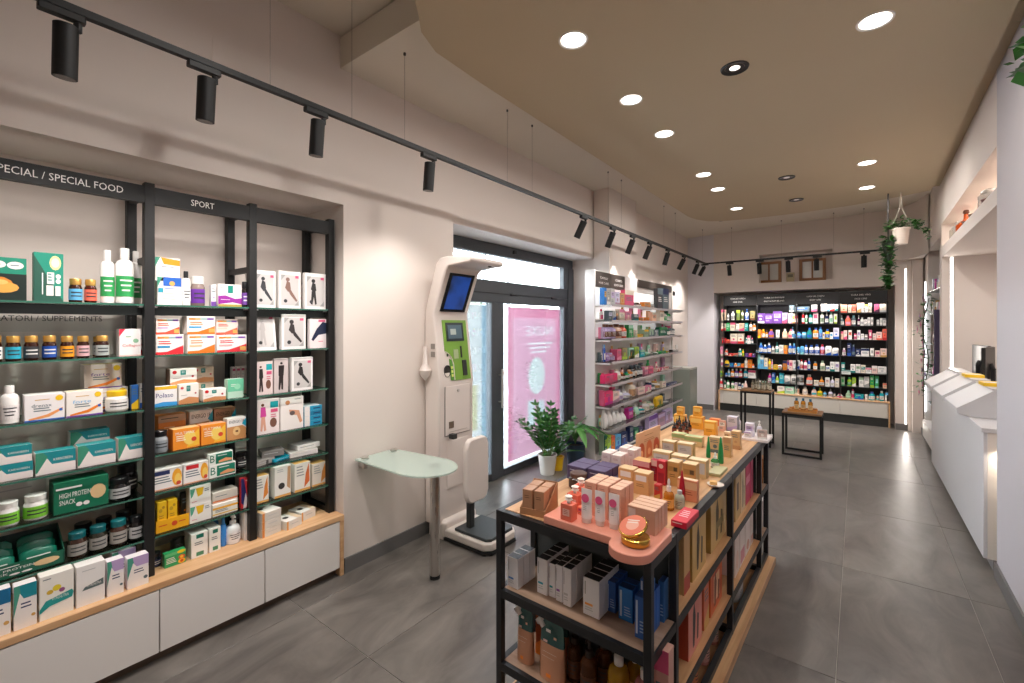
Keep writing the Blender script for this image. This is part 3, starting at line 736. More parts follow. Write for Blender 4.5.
for y in UY:
    for x in (-2.735, -3.03): obj('post', MB().box(x - .022, y - .02, 0, x + .022, y + .02, 1.90, BLACKM), rk, bev=.002)
    for z in (.015, 1.53, 1.86): obj('side_rail', MB().box(-3.008, y - .014, z - .015, -2.757, y + .014, z + .015, BLACKM), rk)
for k in range(3):
    y0, y1 = UY[k] + .02, UY[k + 1] - .02
    h = obj('header', MB().box(-2.752, y0, 1.802, -2.714, y1, 1.882, BLACKM), rk)
    z0 = 1.842
    if k == 0:
        mb = MB(); put_text(mb, 'ALIMENTI SPECIAL / SPECIAL FOOD', M('f4f0ec'), lambda a, b: (-2.7135, .295 + a, z0 + b), .575, .031); stuff(obj('lettering', mb, h))
    if k == 1:
        mb = MB(); put_text(mb, 'SPORT', M('f4f0ec'), lambda a, b: (-2.7135, .905 + a, z0 + b), .105, .031); stuff(obj('lettering', mb, h))
GSH = glass((.90, .97, .945), .8); GED = M('3c6f5e', .2, 0, .4)
SHZ = (1.70, 1.452, 1.195, .965, .78, .57)
def glass_shelf(parent, x0, y0, x1, y1, z, name='glass_shelf', ed=None):
    m = MB(); m.box(x0, y0, z - .008, x1, y1, z, GSH); e = m.mi(ed or GED)
    for j in (2, 3, 4, 5): m.m[j] = e
    return obj(name, m, parent)
for k in range(3):
    for q, z in enumerate(SHZ):
        y0, y1 = UY[k] + .022, UY[k + 1] - .022
        glass_shelf(rk, -3.0, y0, -2.716, y1, z - PZ)
        for yy in (y0 + .002, y1 - .002):
            obj('shelf_clip', MB().box(-2.775, yy - .012, z - PZ - .016, -2.735, yy + .012, z - PZ - .008, CHROME), rk)
    obj('tie_bar', MB().box(-2.79, UY[k] + .02, 1.262, -2.755, UY[k + 1] - .02, 1.306, BLACKM), rk)
obj('niche_fill_strip', MB().box(-2.775, -.2, 1.825, -2.757, 1.58, 1.835, emit((1, .94, .88), 1.2)), rk)  # added glowing strip hidden behind the headers, goes with the niche fill
lw = area('niche_fill', (-2.79, .68, 2.165), 1.75, 1.5, (1, .92, .87), (0, radians(32), 0), 170, None, 'RECTANGLE', .02); lw.rotation_euler = (0, radians(38), 0); lw.data.size = .02; lw.data.size_y = 1.75  # added fill light, brightens the niche behind the rack
tag(rk, 'tall black metal rack with glass shelves standing on the low oak-topped cabinet', 'rack')
ac = obj('shelf_sign', MB().box(-2.7545, -.2, 1.572, -2.7515, .62, 1.648, glass((.93, .95, .95), .5)))
mb = MB(); put_text(mb, 'INTEGRATORI / SUPPLEMENTS', M('1c1b1b'), lambda a, b: (-2.751, .308 + a, 1.628 + b), .415, .023); stuff(obj('lettering', mb, ac))
tag(ac, 'clear acrylic sign with black supplements lettering hung under the top glass shelf', 'sign')

# ------------------------------------------------------------------ side cosmetics shelf unit by the door
SX = -2.40
su = empty('wall_shelf_unit', (SX, 4.70, 0))
LBOX = emit((1, .97, .94), .75)
obj('side_panel', MB().box(-.11, -.012, .05, .012, .012, 2.235, WHITEL), su, bev=.003)
obj('side_panel', MB().box(-.11, 2.72, .05, .012, 2.74, 2.235, WHITEL), su, bev=.003)
obj('back_panel', MB().box(-.025, .012, .1, -.012, 2.72, 2.235, M('d9d3cf', .5)), su)
obj('light_panel', MB().box(-.0118, .02, 1.67, -.008, 2.0, 2.04, LBOX), su); obj('light_panel', MB().box(-.0118, .02, 1.46, -.008, 2.0, 1.64, emit((1, .97, .94), .35)), su)
for (y0, y1, txt) in ((.015, .43, ('CAPELLI', 'HAIR CARE')), (.435, .85, ('CORPO', 'BODY CARE')), (.86, 1.26, None), (1.27, 2.70, None)):
    h = obj('header_panel', MB().box(-.011, y0, 2.04 if y0 < 1.2 else 2.12, .004, y1, 2.225, M('4b4440', .3) if txt or y0 > 1.2 else M('efeae8')), su)
    if txt:
        for i, t in enumerate(txt):
            mb = MB(); put_text(mb, t, M('f2efec'), lambda a, b: (.0045, (y0 + y1) / 2 + .02 + a, 2.155 - .06 * i + b), .2 + .06 * i, .026); stuff(obj('lettering', mb, h))
SSZ = (1.83, 1.65, 1.44, 1.18, .93, .68, .42)
for z in SSZ:
    for (y0, y1, xo) in ((.014, 1.32, .21), (1.33, 2.70, .17)):
        g = obj('glass_shelf', MB().box(-.011, y0, z - .01, xo, y1, z, glass((.93, .95, .96), .7)), su); obj('price_rail', MB().box(xo, y0, z - .022, xo + .006, y1, z + .006, M('b9b2b4', .3)), su)
        for y in (y0 + .005, y1 - .01): obj('bracket', MB().box(-.01, y, z - .03, xo * .9, y + .005, z - .01, WHITEL), su)
obj('base_shelf', MB().box(-.12, .014, .05, .26, 2.70, .12, WHITEL), su)
tag(su, 'backlit white cosmetics shelf unit with glass shelves beside the glazed door', 'shelf unit')
gp = empty('glass_screen_cabinet', (-2.25, 7.7, 0)); obj('panel', MB().box(-.38, 0, .02, .06, .03, .86, M('9aa39a', .25)), gp); obj('top', MB().box(-.38, 0, .86, .06, .4, .885, M('b8bcb4', .3)), gp); obj('side', MB().box(.02, .03, .02, .06, .4, .86, M('9aa39a', .25)), gp)
tag(gp, 'waist-high grey-green cabinet end behind the cosmetics shelves', 'cabinet')

# ------------------------------------------------------------------ back wall display with four bays
BY = YB + .06
bx = (-2.01, -1.452, -.845, -.236, .368)
bu = empty('wall_display', (0, BY, 0))
DK = M('202021', .4)
obj('back_panel', MB().box(-2.03, .28, .12, .378, .30, 2.15, M('232324', .5)), bu)
for x in bx: obj('divider', MB().box(x - .009, .06, .40, x + .009, .28, 1.97, DK), bu)
for k in range(4):
    h = obj('header_panel', MB().box(bx[k] + .002, .015, 1.955, bx[k + 1] - .002, .035, 2.145, DK), bu)
    for i, t in enumerate((('CURA DEI CAPELLI', 'HAIR CARE'), ('CURA DEI BAMBINI', 'BABY & MUM BRAND'), ('CURA DEL CORPO', 'BODY CARE'), ('CURA DEL VISO', 'FACE CARE'))[k]):
        mb = MB(); put_text(mb, t, M('e8e4e0'), lambda a, b: ((bx[k] + bx[k + 1]) / 2 - .03 + a, .0145, 2.085 - .062 * i + b), (.25 if k != 1 else .31) * (.62 if i and k != 1 else 1), .024); stuff(obj('lettering', mb, h))
    obj('drawer_front', MB().box(bx[k] + .003, -.004, .145, bx[k + 1] - .003, .014, .375, M('d8d3ca', .4)), bu, bev=.0015)
obj('worktop', MB().box(-2.07, -.01, .38, .398, .28, .40, OAKX), bu, bev=.002)
obj('side_panel', MB().box(.378, -.01, 0, .398, .28, .38, OAK), bu); obj('side_panel', MB().box(-2.09, -.01, 0, -2.07, .28, .38, OAK), bu)
obj('carcass', MB().box(-2.07, .015, .14, .377, .28, .379, WHITEL), bu); obj('toe_kick', MB().box(-2.07, .03, 0, .377, .28, .14, M('3a3d3c')), bu)
BSH = ((1.69, 1.49, 1.255, 1.02, .815, .63), (1.63, 1.365, 1.095, .81, .57), (1.83, 1.625, 1.367, 1.094, .83, .57), (1.80, 1.59, 1.363, 1.094, .825, .60))
for k in range(4):
    for z in BSH[k]: obj('shelf', MB().box(bx[k] + .010, .05, z - .016, bx[k + 1] - .010, .28, z, M('1f2021', .3)), bu)
tag(bu, 'wide black four-bay product display with oak ledge built into the back wall', 'display')
area('display_fill', (-.82, BY + .05, 1.955), 2.3, 7, (1, .97, .94), (radians(12), 0, 0), 160, None, 'RECTANGLE', .03)  # added fill light behind the headers, brightens the upper product rows
# small window niche above
for k, x in enumerate((-1.27, -.62)):
    wn = empty('wooden_window', (x, YB + .19, 2.36)); wood_ = M('8a5a2c', .45)
    for (a, b, c, d) in ((-.19, 0, .19, .045), (-.19, .33, .19, .375), (-.19, .045, -.145, .33), (.145, .045, .19, .33), (-.012, .045, .012, .33)): obj('frame_bar', MB().box(a, -.025, b, c, .02, d, wood_), wn)
    obj('pane', MB().box(-.145, -.002, .045, .145, .002, .33, M('c9c6be', .2)), wn)
    tag(wn, ['small wooden casement window in the high wall recess, towards the door wall', 'small wooden casement window in the high wall recess, towards the hanging plants'][k], 'window')
sc_ = obj('small_plaque', MB().cbox(-.06, 0, 0, .06, .03, .17, M('b4a27c'), .004), None, (-.94, YB + .15, 2.40), 0); obj('print', MB().face([(-.04, -.001, .09), (.04, -.001, .09), (.04, -.001, .14), (-.04, -.001, .14)], M('6d6547')), sc_)
sc_.location.z = 2.345; tag(sc_, 'small tan plaque standing between the two little wooden windows', 'plaque')
# vertical light strips
for k, (loc, rz, h) in enumerate((((.575, YB - .004, .03), 0, 2.42), ((.832, 7.006, 1.03), 0, 1.325))):
    s = obj('led_strip', MB().box(-.012, 0, 0, .012, .003, h, emit((1, .93, .86), 5)), None, loc, rz)
    obj('profile', MB().box(-.016, .001, 0, -.012, .004, h, CHROME).box(.012, .001, 0, .016, .004, h, CHROME), s); stuff(s.children[0])
    tag(s, ['tall vertical light strip on the back wall right of the product display', 'vertical light strip on the alcove wall behind the counter monitors'][k], 'light strip')
area('led_glow', (.575, YB - .03, 1.2), .03, 5, (1, .92, .85), (radians(-90), 0, 0), 170, None, 'RECTANGLE', 2.3)
area('led_glow', (.826, 6.98, 1.7), .03, 2.5, (1, .92, .85), (radians(-90), 0, 0), 170, None, 'RECTANGLE', 1.2)
area('alcove_lamp', (1.2, 5.6, 2.35), .5, 9, (1, .92, .86), (0, 0, 0), 160, None, 'RECTANGLE', 2.0)
ns = obj('led_strip', MB().box(.98, 4.5, 2.715, 1.0, 7.0, 2.732, emit((1, .92, .84), 4))); tag(ns, 'hidden warm light strip along the top of the slot niche over the counter', 'light strip')
area('niche_lamp', (.93, 5.6, 2.72), .05, 9, (1, .92, .84), (0, 0, 0), 170, None, 'RECTANGLE', 2.4)

# ------------------------------------------------------------------ measuring kiosk (weighing scale column)
KW = M('e0d5ce', .35)
kx = lambda a, b, d: (a, d, b)
ki = empty('health_kiosk', (-2.4, 2.55, 0))
K = lambda x: x + 2.4
prof = [(-2.625, .10), (-2.475, .10), (-2.468, 1.12), (-2.462, 1.165), (-2.495, 1.43), (-2.53, 1.69), (-2.46, 1.866), (-2.405, 2.005), (-2.375, 2.03), (-2.17, 2.042), (-2.15, 2.055), (-2.155, 2.08), (-2.18, 2.088), (-2.40, 2.108), (-2.46, 2.10), (-2.505, 2.06), (-2.575, 1.86), (-2.628, 1.70), (-2.628, 1.12)]
o = obj('column', MB().prism([(K(a), b) for a, b in prof], kx, -.200, .172, KW), ki, bev=.016)
obj('plinth', MB().cbox(K(-2.62), -.18, .0, K(-2.43), .18, .14, KW, .02), ki, bev=.01)
b = obj('scale_base', MB().prism([(K(-2.44), -.175), (K(-2.06), -.175), (K(-2.015), -.13), (K(-2.015), .13), (K(-2.06), .175), (K(-2.44), .175)], lambda a, b, d: (a, b, d), .025, .085, KW), ki, bev=.012)
obj('rubber_skirt', MB().prism([(K(-2.445), -.18), (K(-2.055), -.18), (K(-2.01), -.135), (K(-2.01), .135), (K(-2.055), .18), (K(-2.445), .18)], lambda a, b, d: (a, b, d), .008, .025, M('1d1d1d')), ki)
for sy in (-1, 1): obj('foot', MB().lathe([(.018, 0), (.018, .01)], CHROME, 10, K(-2.05), sy * .14), ki)
obj('weighing_plate', MB().prism([(K(-2.36), -.15), (K(-2.06), -.15), (K(-2.03), -.12), (K(-2.03), .12), (K(-2.06), .15), (K(-2.36), .15)], lambda a, b, d: (a, b, d), .087, .108, M('3c4143', .5)), ki, bev=.004)
obj('seat_post', MB().box(K(-2.30), -.09, .1, K(-2.26), -.04, .38, M('2b2d2e', .4)), ki, bev=.004)
sp = [(.10 * max(-1, min(1, 1.35 * cos(2 * pi * j / 28))), .225 * max(-1, min(1, 1.18 * sin(2 * pi * j / 28)))) for j in range(28)]
obj('seat_pad', MB().prism([(a * 1.2, b * 1.05) for a, b in sp], lambda a, b, d: (d, a, b), -.022, .022, KW), ki, (K(-2.25), -.035, .535), bev=.012)
obj('hinge', MB().cbox(-.03, -.02, -.015, .02, .02, .02, M('232323')), ki, (K(-2.42), -.1, .76))
tiltm = Matrix.Rotation(-math.atan2(.12, .315), 4, 'Y')
def face_panel(name, x0, z0, x1, z1, y0, y1, mat, t=.006, parent=ki, off=0.0):
    """thin panel lying on the front profile line from (x0,z0) to (x1,z1)"""
    nx, nz = (z1 - z0), -(x1 - x0); L = sqrt(nx * nx + nz * nz); nx, nz = nx / L, nz / L; a, b = off, off + t
    q = [(K(x0) + nx * a, z0 + nz * a), (K(x1) + nx * a, z1 + nz * a), (K(x1) + nx * b, z1 + nz * b), (K(x0) + nx * b, z0 + nz * b)]
    return obj(name, MB().prism(q, kx, y0 - 2.55, y1 - 2.55, mat), parent)
fx = lambda z: -2.53 + (z - 1.69) * (.125 / .315)                 # front line, upper part
scr = face_panel('screen_frame', fx(1.705), 1.705, fx(1.99), 1.99, 2.405, 2.675, M('101114', .25))
def screen_mat():
    m, n, l, b = nodemat('screen_glow'); tc = n.new('ShaderNodeTexCoord'); nz = n.new('ShaderNodeTexNoise'); nz.inputs['Scale'].default_value = 4.5
    rp = n.new('ShaderNodeValToRGB'); e = rp.color_ramp.elements; e[0].position = .38; e[0].color = (*rgb('1a2c4a'), 1); e[1].position = .6; e[1].color = (*rgb('1f4fa8'), 1)
    l.new(tc.outputs['Object'], nz.inputs[0]); l.new(nz.outputs[0], rp.inputs[0]); l.new(rp.outputs[0], b.inputs['Emission Color']); b.inputs['Emission Strength'].default_value = .75; b.inputs['Base Color'].default_value = (.02, .02, .03, 1); b.inputs['Roughness'].default_value = .12
    return m
face_panel('display', fx(1.725), 1.725, fx(1.972), 1.972, 2.435, 2.64, screen_mat(), .002, scr, .006)
gx = lambda z: -2.53 + (1.69 - z) * (.068 / .525)                  # lower, green control panel
GRN = M('6f9a34', .35)
gpoly = [(2.425, 1.638), (2.425, 1.40), (2.455, 1.385), (2.49, 1.35), (2.505, 1.30), (2.505, 1.175), (2.685, 1.175), (2.685, 1.638)]
gfn = lambda t: (lambda a, b, d: (K(gx(b)) + t + d, a - 2.55, b))
cp = obj('control_panel', MB().prism(gpoly, gfn(0), .0, .005, GRN), ki)
def gp_(n_, z0, z1, y0, y1, mat, t=.003): return obj(n_, MB().prism([(y0, z0), (y1, z0), (y1, z1), (y0, z1)], gfn(.005), 0, t, mat), cp)
gp_('small_screen', 1.475, 1.618, 2.455, 2.645, M('1e2a30', .15)); gp_('screen_image', 1.495, 1.60, 2.475, 2.625, M('4a6470', .2), .0035); gp_('painted_glare', 1.525, 1.57, 2.50, 2.56, M('a9b6b0', .3), .0045)  # the pale patch is a reflection painted onto the small screen
gp_('card_slot', 1.345, 1.435, 2.592, 2.606, M('151515'), .005); gp_('coin_plate', 1.34, 1.41, 2.515, 2.565, M('9fae84', .3), .004); gp_('note_slot', 1.205, 1.325, 2.60, 2.645, M('1b1d1c'), .006)
gp_('button', 1.36, 1.38, 2.44, 2.455, M('2b3a1e'))
kp = obj('keypad', MB().prism([(2.465, 1.34), (2.465, 1.18), (2.50, 1.18), (2.50, 1.30), (2.485, 1.335)], gfn(0), 0, .006, M('4f8a2c', .4)), cp)
for i in range(3): gp_('key', 1.205 + .03 * i, 1.225 + .03 * i, 2.474, 2.492, M('c9d36c'), .0035)
obj('seam', MB().tube([(K(gx(z)) + .006, y - 2.55, z) for y, z in ((2.425, 1.398), (2.457, 1.382), (2.487, 1.35), (2.503, 1.30), (2.503, 1.178))], .0045, KW), cp)
dp = obj('service_door', MB().cbox(-.135, 0, 0, .135, .006, .37, KW, .002), ki, (K(-2.463), -.005, .765), pi / 2)
obj('door_gap', MB().cbox(-.142, 0, -.007, .142, .003, .377, M('7d736c'), .001), ki, (K(-2.466), -.005, .765), pi / 2)
obj('keyhole', MB().lathe([(.012, 0), (.01, .006)], CHROME, 12), dp, (0, 0, .33), rot=(pi / 2, 0, 0)); obj('printer_slot', MB().box(-.10, -.003, .05, -.05, 0, .10, M('6b5a4c')), dp); obj('recess', MB().box(-.09, -.0015, .02, .1, 0, .024, M('b7aca4')), dp)
obj('lower_panel', MB().cbox(-.115, 0, 0, .115, .005, .36, KW, .002), ki, (K(-2.466), -.005, .36), pi / 2)
obj('speaker', MB().lathe([(.034, 0), (.034, .010), (.028, .004)], M('2a2523', .5), 18, 0, 0, 1.35, 1), ki, (K(gx(1.25)) - .002, -.115, 1.25), rot=(0, pi / 2, 0))
obj('holder', MB().lathe([(.0, -.06), (.035, -.02), (.045, .02), (.02, .07), (.012, .2)], KW, 14), ki, (K(-2.585), -.232, 1.24))
for z in (1.36, 1.42): obj('side_button', MB().cbox(-.02, 0, 0, .02, .008, .04, M('8e857e')), ki, (K(-2.535), -.206, z), 0)
obj('camera', MB().lathe([(.014, -.006), (.014, 0)], M('3a322c'), 12), ki, (K(-2.2), .06, 2.041))
tag(ki, 'tall white health check kiosk with blue screen, green control panel and black weighing plate', 'kiosk')
# ------------------------------------------------------------------ frosted glass wall table
gt = empty('glass_wall_table', (-2.62, 1.90, 0))
pts = [(0, -.16), (.0, .16)] + [(.47 + .22 * sin(a), .02 + .19 * cos(a)) for a in [pi * j / 16 for j in range(17)]]
FROST = M('d6e4dc', .25, 0, .3, .55)
obj('glass_top', MB().prism([(a, b) for a, b in pts][::-1], lambda a, b, d: (a, b, d), .712, .722, FROST), gt)
obj('leg', MB().lathe([(.03, .018), (.03, .70)], CHROME, 20, .49, .09), gt); obj('foot', MB().lathe([(.033, 0), (.033, .022)], M('1a1a1a'), 20, .49, .09), gt); obj('mount_plate', MB().lathe([(.045, .70), (.045, .712)], CHROME, 20, .49, .09), gt)
for y in (-.11, .12): obj('wall_clamp', MB().lathe([(.02, .66), (.02, .712)], CHROME, 14, .04, y).lathe([(.024, .722), (.024, .732)], CHROME, 14, .04, y).box(-.014, y - .014, .665, .04, y + .014, .695, CHROME), gt)
for c_ in gt.children:
    if c_.name.startswith('wall_clamp'): c_['kind'] = 'stuff'
tag(gt, 'frosted glass wall table with rounded end on one chrome leg', 'table')

# ------------------------------------------------------------------ gondola (its own frame G: u across, v along, origin at the near corner by the aisle)
GA = radians(-1.2); GX, GY, GT = -.520, 1.408, .843
def G(u, v): return (GX + u * cos(GA) - v * sin(GA), GY + u * sin(GA) + v * cos(GA))
def Gi(x, y):
    dx, dy = x - GX, y - GY; return (dx * cos(GA) + dy * sin(GA), -dx * sin(GA) + dy * cos(GA))
g = empty('display_gondola', (GX, GY, 0), GA)
GW, GL, PT = .645, 2.06, .027
GV = (0, .235, 1.06, 1.80, GL - PT)
for v in GV:
    for u in (-GW, -PT): obj('post', MB().box(u, v, .05, u + PT, v + PT, GT + .011, STEEL), g, bev=.002)
GS = (.05, .247, .54)
for z in (GS[1], GS[2], GT):
    th = .038 if z == GT else .034; zt = z + .0112 if z == GT else z
    for u in (-GW, -PT):
        for k in range(4): obj('rail', MB().box(u + .001, GV[k] + PT, zt - th, u + PT - .001, GV[k + 1], zt - .001, STEEL), g)
    for v in GV: obj('cross_rail', MB().box(-GW + PT, v + .001, zt - th, -PT, v + PT - .001, zt - (.001 if v in (0, GV[-1]) or z != GT else .012), STEEL), g)
WD = wood('warm_oak', 'b98a5e', 'd9ae80', 1); WDX = wood('warm_oak_grey', '9a7c66', 'b39680', 0)
obj('top_board', MB().box(-GW + PT, PT, GT, -PT, GL - PT, GT + .012, WD), g)
for z in GS[1:]:
    obj('shelf_board', MB().box(-GW + PT, .02, z - .015, -PT + .02, GV[1] - .002, z, WDX), g)
    obj('shelf_board', MB().box(-GW + .01, GV[1] + PT, z - .015, -.006, GV[3], z, WD), g); obj('shelf_board', MB().box(-GW + PT, GV[3] + PT, z - .015, -PT + .02, GL - .02, z, WDX), g)
for v in GV[1:4]: obj('cross_rail', MB().box(-GW + PT, v, .051, -PT, v + PT, .082, STEEL), g)
for u in (-GW, -PT):
    for k in range(4): obj('rail', MB().box(u + .001, GV[k] + PT, .051, u + PT - .001, GV[k + 1], .078, STEEL), g)
obj('plinth', MB().box(-GW - .03, -.02, 0, .04, GL + .01, .05, WD), g, bev=.003)
DGL = M('50585a', .12, 0, .6, .35)
for v in (GV[1] + .012, GV[3] + .012): obj('divider_glass', MB().box(-GW + PT, v, GS[1], -PT - .005, v + .008, GT - .05, DGL), g)
obj('centre_panel', MB().box(-.335, GV[1] + PT, GS[0], -.32, GV[3], GT - .05, M('8d8580', .5)), g)
tag(g, 'long black metal display gondola with oak shelves in the middle of the shop', 'shelf unit')
# pink display mat with a round nose on its top, near the aisle corner
T0 = GT + .012
tp = [(-.42, .012), (-.42, .14), (-.005, .20), (.006, .17), (.006, .0)] + [(-.066 + .072 * cos(a), -.004 + .066 * sin(a)) for a in [-pi * j / 14 for j in range(15)]] + [(-.142, .010)]
o = obj('display_tray', MB().prism([(a, b) for a, b in tp], lambda a, b, d: (a, b, d), 0, .03, M('e89c86', .35)), None, (GX, GY, T0), GA, bev=.003)
tag(o, 'salmon pink display tray with round nose overhanging the gondola corner', 'tray')
# ------------------------------------------------------------------ two small side tables, counter, monitors
def side_table(x0, y0, x1, y1, h, label, top=True):
    t = empty('side_table', ((x0 + x1) / 2, (y0 + y1) / 2, 0)); w, d = (x1 - x0) / 2, (y1 - y0) / 2; r = .012
    obj('table_top', MB().box(-w, -d, h - .018, w, d, h, wood('walnut', '7d5a3c', '9c7550', 0)), t, bev=.002)
    for a in (-1, 1):
        for b in (-1, 1): obj('leg', MB().box(a * (w - r) - r, b * (d - r) - r, 0, a * (w - r) + r, b * (d - r) + r, h - .018, BLACKM), t)
    for b in (-1, 1): obj('rail', MB().box(-w + .024, b * (d - r) - r, h - .042, w - .024, b * (d - r) + r, h - .0185, BLACKM), t); obj('foot_rail', MB().box(-w + .024, b * (d - r) - r, .0, w - .024, b * (d - r) + r, .022, BLACKM), t)
    for a in (-1, 1): obj('rail', MB().box(a * (w - r) - r, -d + .024, h - .042, a * (w - r) + r, d - .024, h - .0185, BLACKM), t)
    tag(t, label, 'table', 'slim side tables before the back display')
    return t
side_table(-1.265, 6.74, -.90, 7.03, .73, 'taller slim black-legged side table with wooden top and clear bottles')
side_table(-.75, 6.50, -.34, 6.84, .53, 'lower slim black-legged side table with wooden top and amber bottles')
ct = empty('service_counter', (.65, 4.22, 0)); CW_ = plaster('counter_laminate', 'd6d4d5', .0, .42)
obj('front_panel', MB().box(0, 0, .08, .02, 2.62, .90, CW_), ct, bev=.003); obj('end_panel', MB().box(.02, .0, .08, .85, .02, .90, M('ece4da', .3)), ct)
obj('counter_top', MB().box(-.01, -.01, .90, .85, 2.64, .93, CW_), ct, bev=.003); obj('toe_kick', MB().box(.05, .03, 0, .84, 2.6, .08, M('8d8a88')), ct)
area('counter_end_glow', (.78, 4.195, .80), .06, 1.6, (1, .88, .74), (radians(12), 0, 0), 150, None, 'RECTANGLE', .02)
for k, y in enumerate((.42, 1.15, 1.88)):
    s = obj('privacy_screen', MB().prism([(-.01, .931), (-.07, .95), (-.075, .99), (.12, 1.135), (.215, 1.135), (.215, .931)], lambda a, b, d: (a, d, b), y, y + .58, CW_), ct, bev=.004)
    obj('edge_strip', MB().box(.11, y - .003, 1.136, .22, y + .583, 1.143, M('cdc8c6')), s)
tag(ct, 'long white service counter with three raised desk screens in the right wall alcove', 'counter')
def monitor(x, y, rz, label, w=.38):
    t = empty('monitor', (x, y, .931), rz); obj('base', MB().cbox(-.11, -.08, 0, .11, .08, .012, M('1b1b1c')), t); obj('stand', MB().box(-.02, -.01, .012, .02, .02, .26, M('1b1b1c')), t)
    sc = obj('display', MB().cbox(-w / 2, -.045, .16, w / 2, -.015, .46, M('151617', .3), .006), t); obj('screen_glass', MB().box(-w / 2 + .012, -.047, .175, w / 2 - .012, -.0455, .448, M('20262c', .5)), sc)
    obj('arm', MB().tube([(0, .005, .24), (0, -.02, .30)], .02, M('1b1b1c'), 8), t); tag(t, label, 'monitor')
monitor(.985, 6.66, radians(99), 'thin black monitor seen edge-on at the far desk of the counter'); monitor(1.01, 6.15, radians(250), 'black monitor turned away on the counter beside the near wall edge', .34)
tt = obj('card_terminal', MB().prism([(-.04, 0), (.04, 0), (.04, .05), (-.04, .09)], lambda a, b, d: (d, a, b), -.035, .035, M('25272a')), None, (.97, 6.05, 1.0), radians(-90)); obj('screen', MB().face([(-.025, -.01, .079), (.025, -.01, .079), (.025, -.035, .0915), (-.025, -.035, .0915)], M('8fb4d4')), tt)
tt.location = (.975, 6.40, .931); tag(tt, 'small dark card terminal on the counter in front of the monitors', 'card terminal')
for k, (x, y, c) in enumerate(((.80, 4.78, 'yellow'), (.86, 5.55, 'yellow'), (1.0, 5.45, 'gold'))):
    b_ = obj('leaflet_box', MB().cbox(-.06, -.09, 0, .06, .09, .025, M(c), .002), None, (x, y, 1.13 if k < 2 else .966)); obj('print', MB().face([(-.05, -.06, .0255), (.05, -.06, .0255), (.05, .02, .0255), (-.05, .02, .0255)], M('white')), b_)
    if k < 2: b_.location = (.805, (4.22 + .70, 4.22 + 1.42)[k], 1.1435)
    else: b_.location = (1.03, 5.2, .9315)
    tag(b_, ['yellow flat leaflet box on the nearest raised desk screen', 'yellow flat leaflet box on the middle raised desk screen', 'golden flat box lying on the counter behind the screens'][k], 'box')
# lit slot niche: vintage glass and stones
def trinket(kind, y, label, col):
    x, z = xr(y) + .10, 2.4755
    if kind == 'bowl': o = obj('stone_bowl', MB().lathe([(.03, 0), (.062, .03), (.08, .065), (.068, .065), (.02, .02)], M(col, .5), 16, cap=False), None, (x, y, z)); obj('foot', MB().lathe([(.033, -.0), (.033, .008)], M(col, .5), 12), o); tag(o, label, 'bowl')
    elif kind == 'flask': o = obj('apothecary_flask', MB().lathe([(.05, 0), (.075, .03), (.075, .10), (.02, .15), (.018, .2)], M(col, .15, 0, .6, .35), 14), None, (x, y, z)); obj('stopper', MB().lathe([(.014, .2), (.026, .215), (.018, .24)], M('5a3320', .4), 10), o); tag(o, label, 'flask')
    else: o = obj('glass_jar', MB().lathe([(.06, 0), (.07, .02), (.07, .13), (.05, .15)], M(col, .1, 0, .6, .5), 14), None, (x, y, z)); obj('lid', MB().lathe([(.055, .15), (.05, .17), (.015, .185)], M('b9b4ae', .2), 12), o); tag(o, label, 'jar')
trinket('bowl', 4.86, 'dark wine-coloured stone bowl nearest the near edge of the lit slot niche', '5a2c2a'); trinket('jar', 5.05, 'clear lidded glass jar next to the wine-coloured bowl in the lit slot niche', 'c9c6c2')
trinket('bowl', 5.45, 'brown-grey shallow stone bowl in the middle of the lit slot niche', '6d5a44'); trinket('bowl', 5.78, 'darker stone bowl beside the orange flask in the lit slot niche', '594a3c'); trinket('flask', 6.18, 'orange apothecary flask with brown stopper in the lit slot niche', 'c4561c')
trinket('jar', 6.42, 'clear lidded glass jar just past the orange flask in the lit slot niche', 'd2cfca'); trinket('jar', 6.68, 'pale clear glass jar at the far end of the lit slot niche', 'd8d0c4')

# ------------------------------------------------------------------ right wall display recess with a flower garland
ru = empty('recessed_display', (.77, 7.88, 0))
obj('edge_post', MB().box(-.06, -.64, .28, .03, -.60, 1.78, M('3f3550', .4)), ru); obj('edge_post', MB().box(-.03, .61, .28, .03, .65, 2.0, WHITEL), ru); obj('base', MB().box(-.05, -.66, .06, .32, .66, .28, WHITEL), ru)
obj('light_bar', MB().box(-.035, .58, .4, -.02, .605, 2.2, emit((.95, .97, 1), 3)), ru)
obj('back_panel', MB().box(.30, -.6, .28, .31, .6, 2.5, M('6f6a72')), ru)
for z in (.55, .95, 1.35, 1.75, 2.05): glass_shelf(ru, .0, -.6, .29, .6, z)
tag(ru, 'recessed glass-shelved display with dark violet edge posts in the right wall', 'display')
tv = obj('wall_screen', MB().cbox(-.25, -.02, 0, .25, .02, .34, M('1c1d22', .3), .004), None, (.90, 7.62, 2.05), radians(-84)); obj('display', MB().box(-.235, -.022, .015, .235, -.0205, .325, emit((.4, .5, .7), .12)), tv); tag(tv, 'black screen jutting out over the right wall display recess', 'screen')
rng = random.Random(8)
ga = empty('flower_garland', (.725, 8.22, 0)); pts_ = [(.03 * sin(z * 7), .05 * sin(z * 5 + 1), z) for z in [.7 + .06 * i for i in range(22)]]
obj('vine', MB().tube(pts_, .006, M('4a5a30'), 5), ga); stuff(obj('foliage', scatter_leaves(rng, [(p[0] + rng.gauss(0, .035), p[1] + rng.gauss(0, .05), p[2] + rng.gauss(0, .03)) for p in pts_ for _ in range(7)], .07, .022, LEAF), ga))
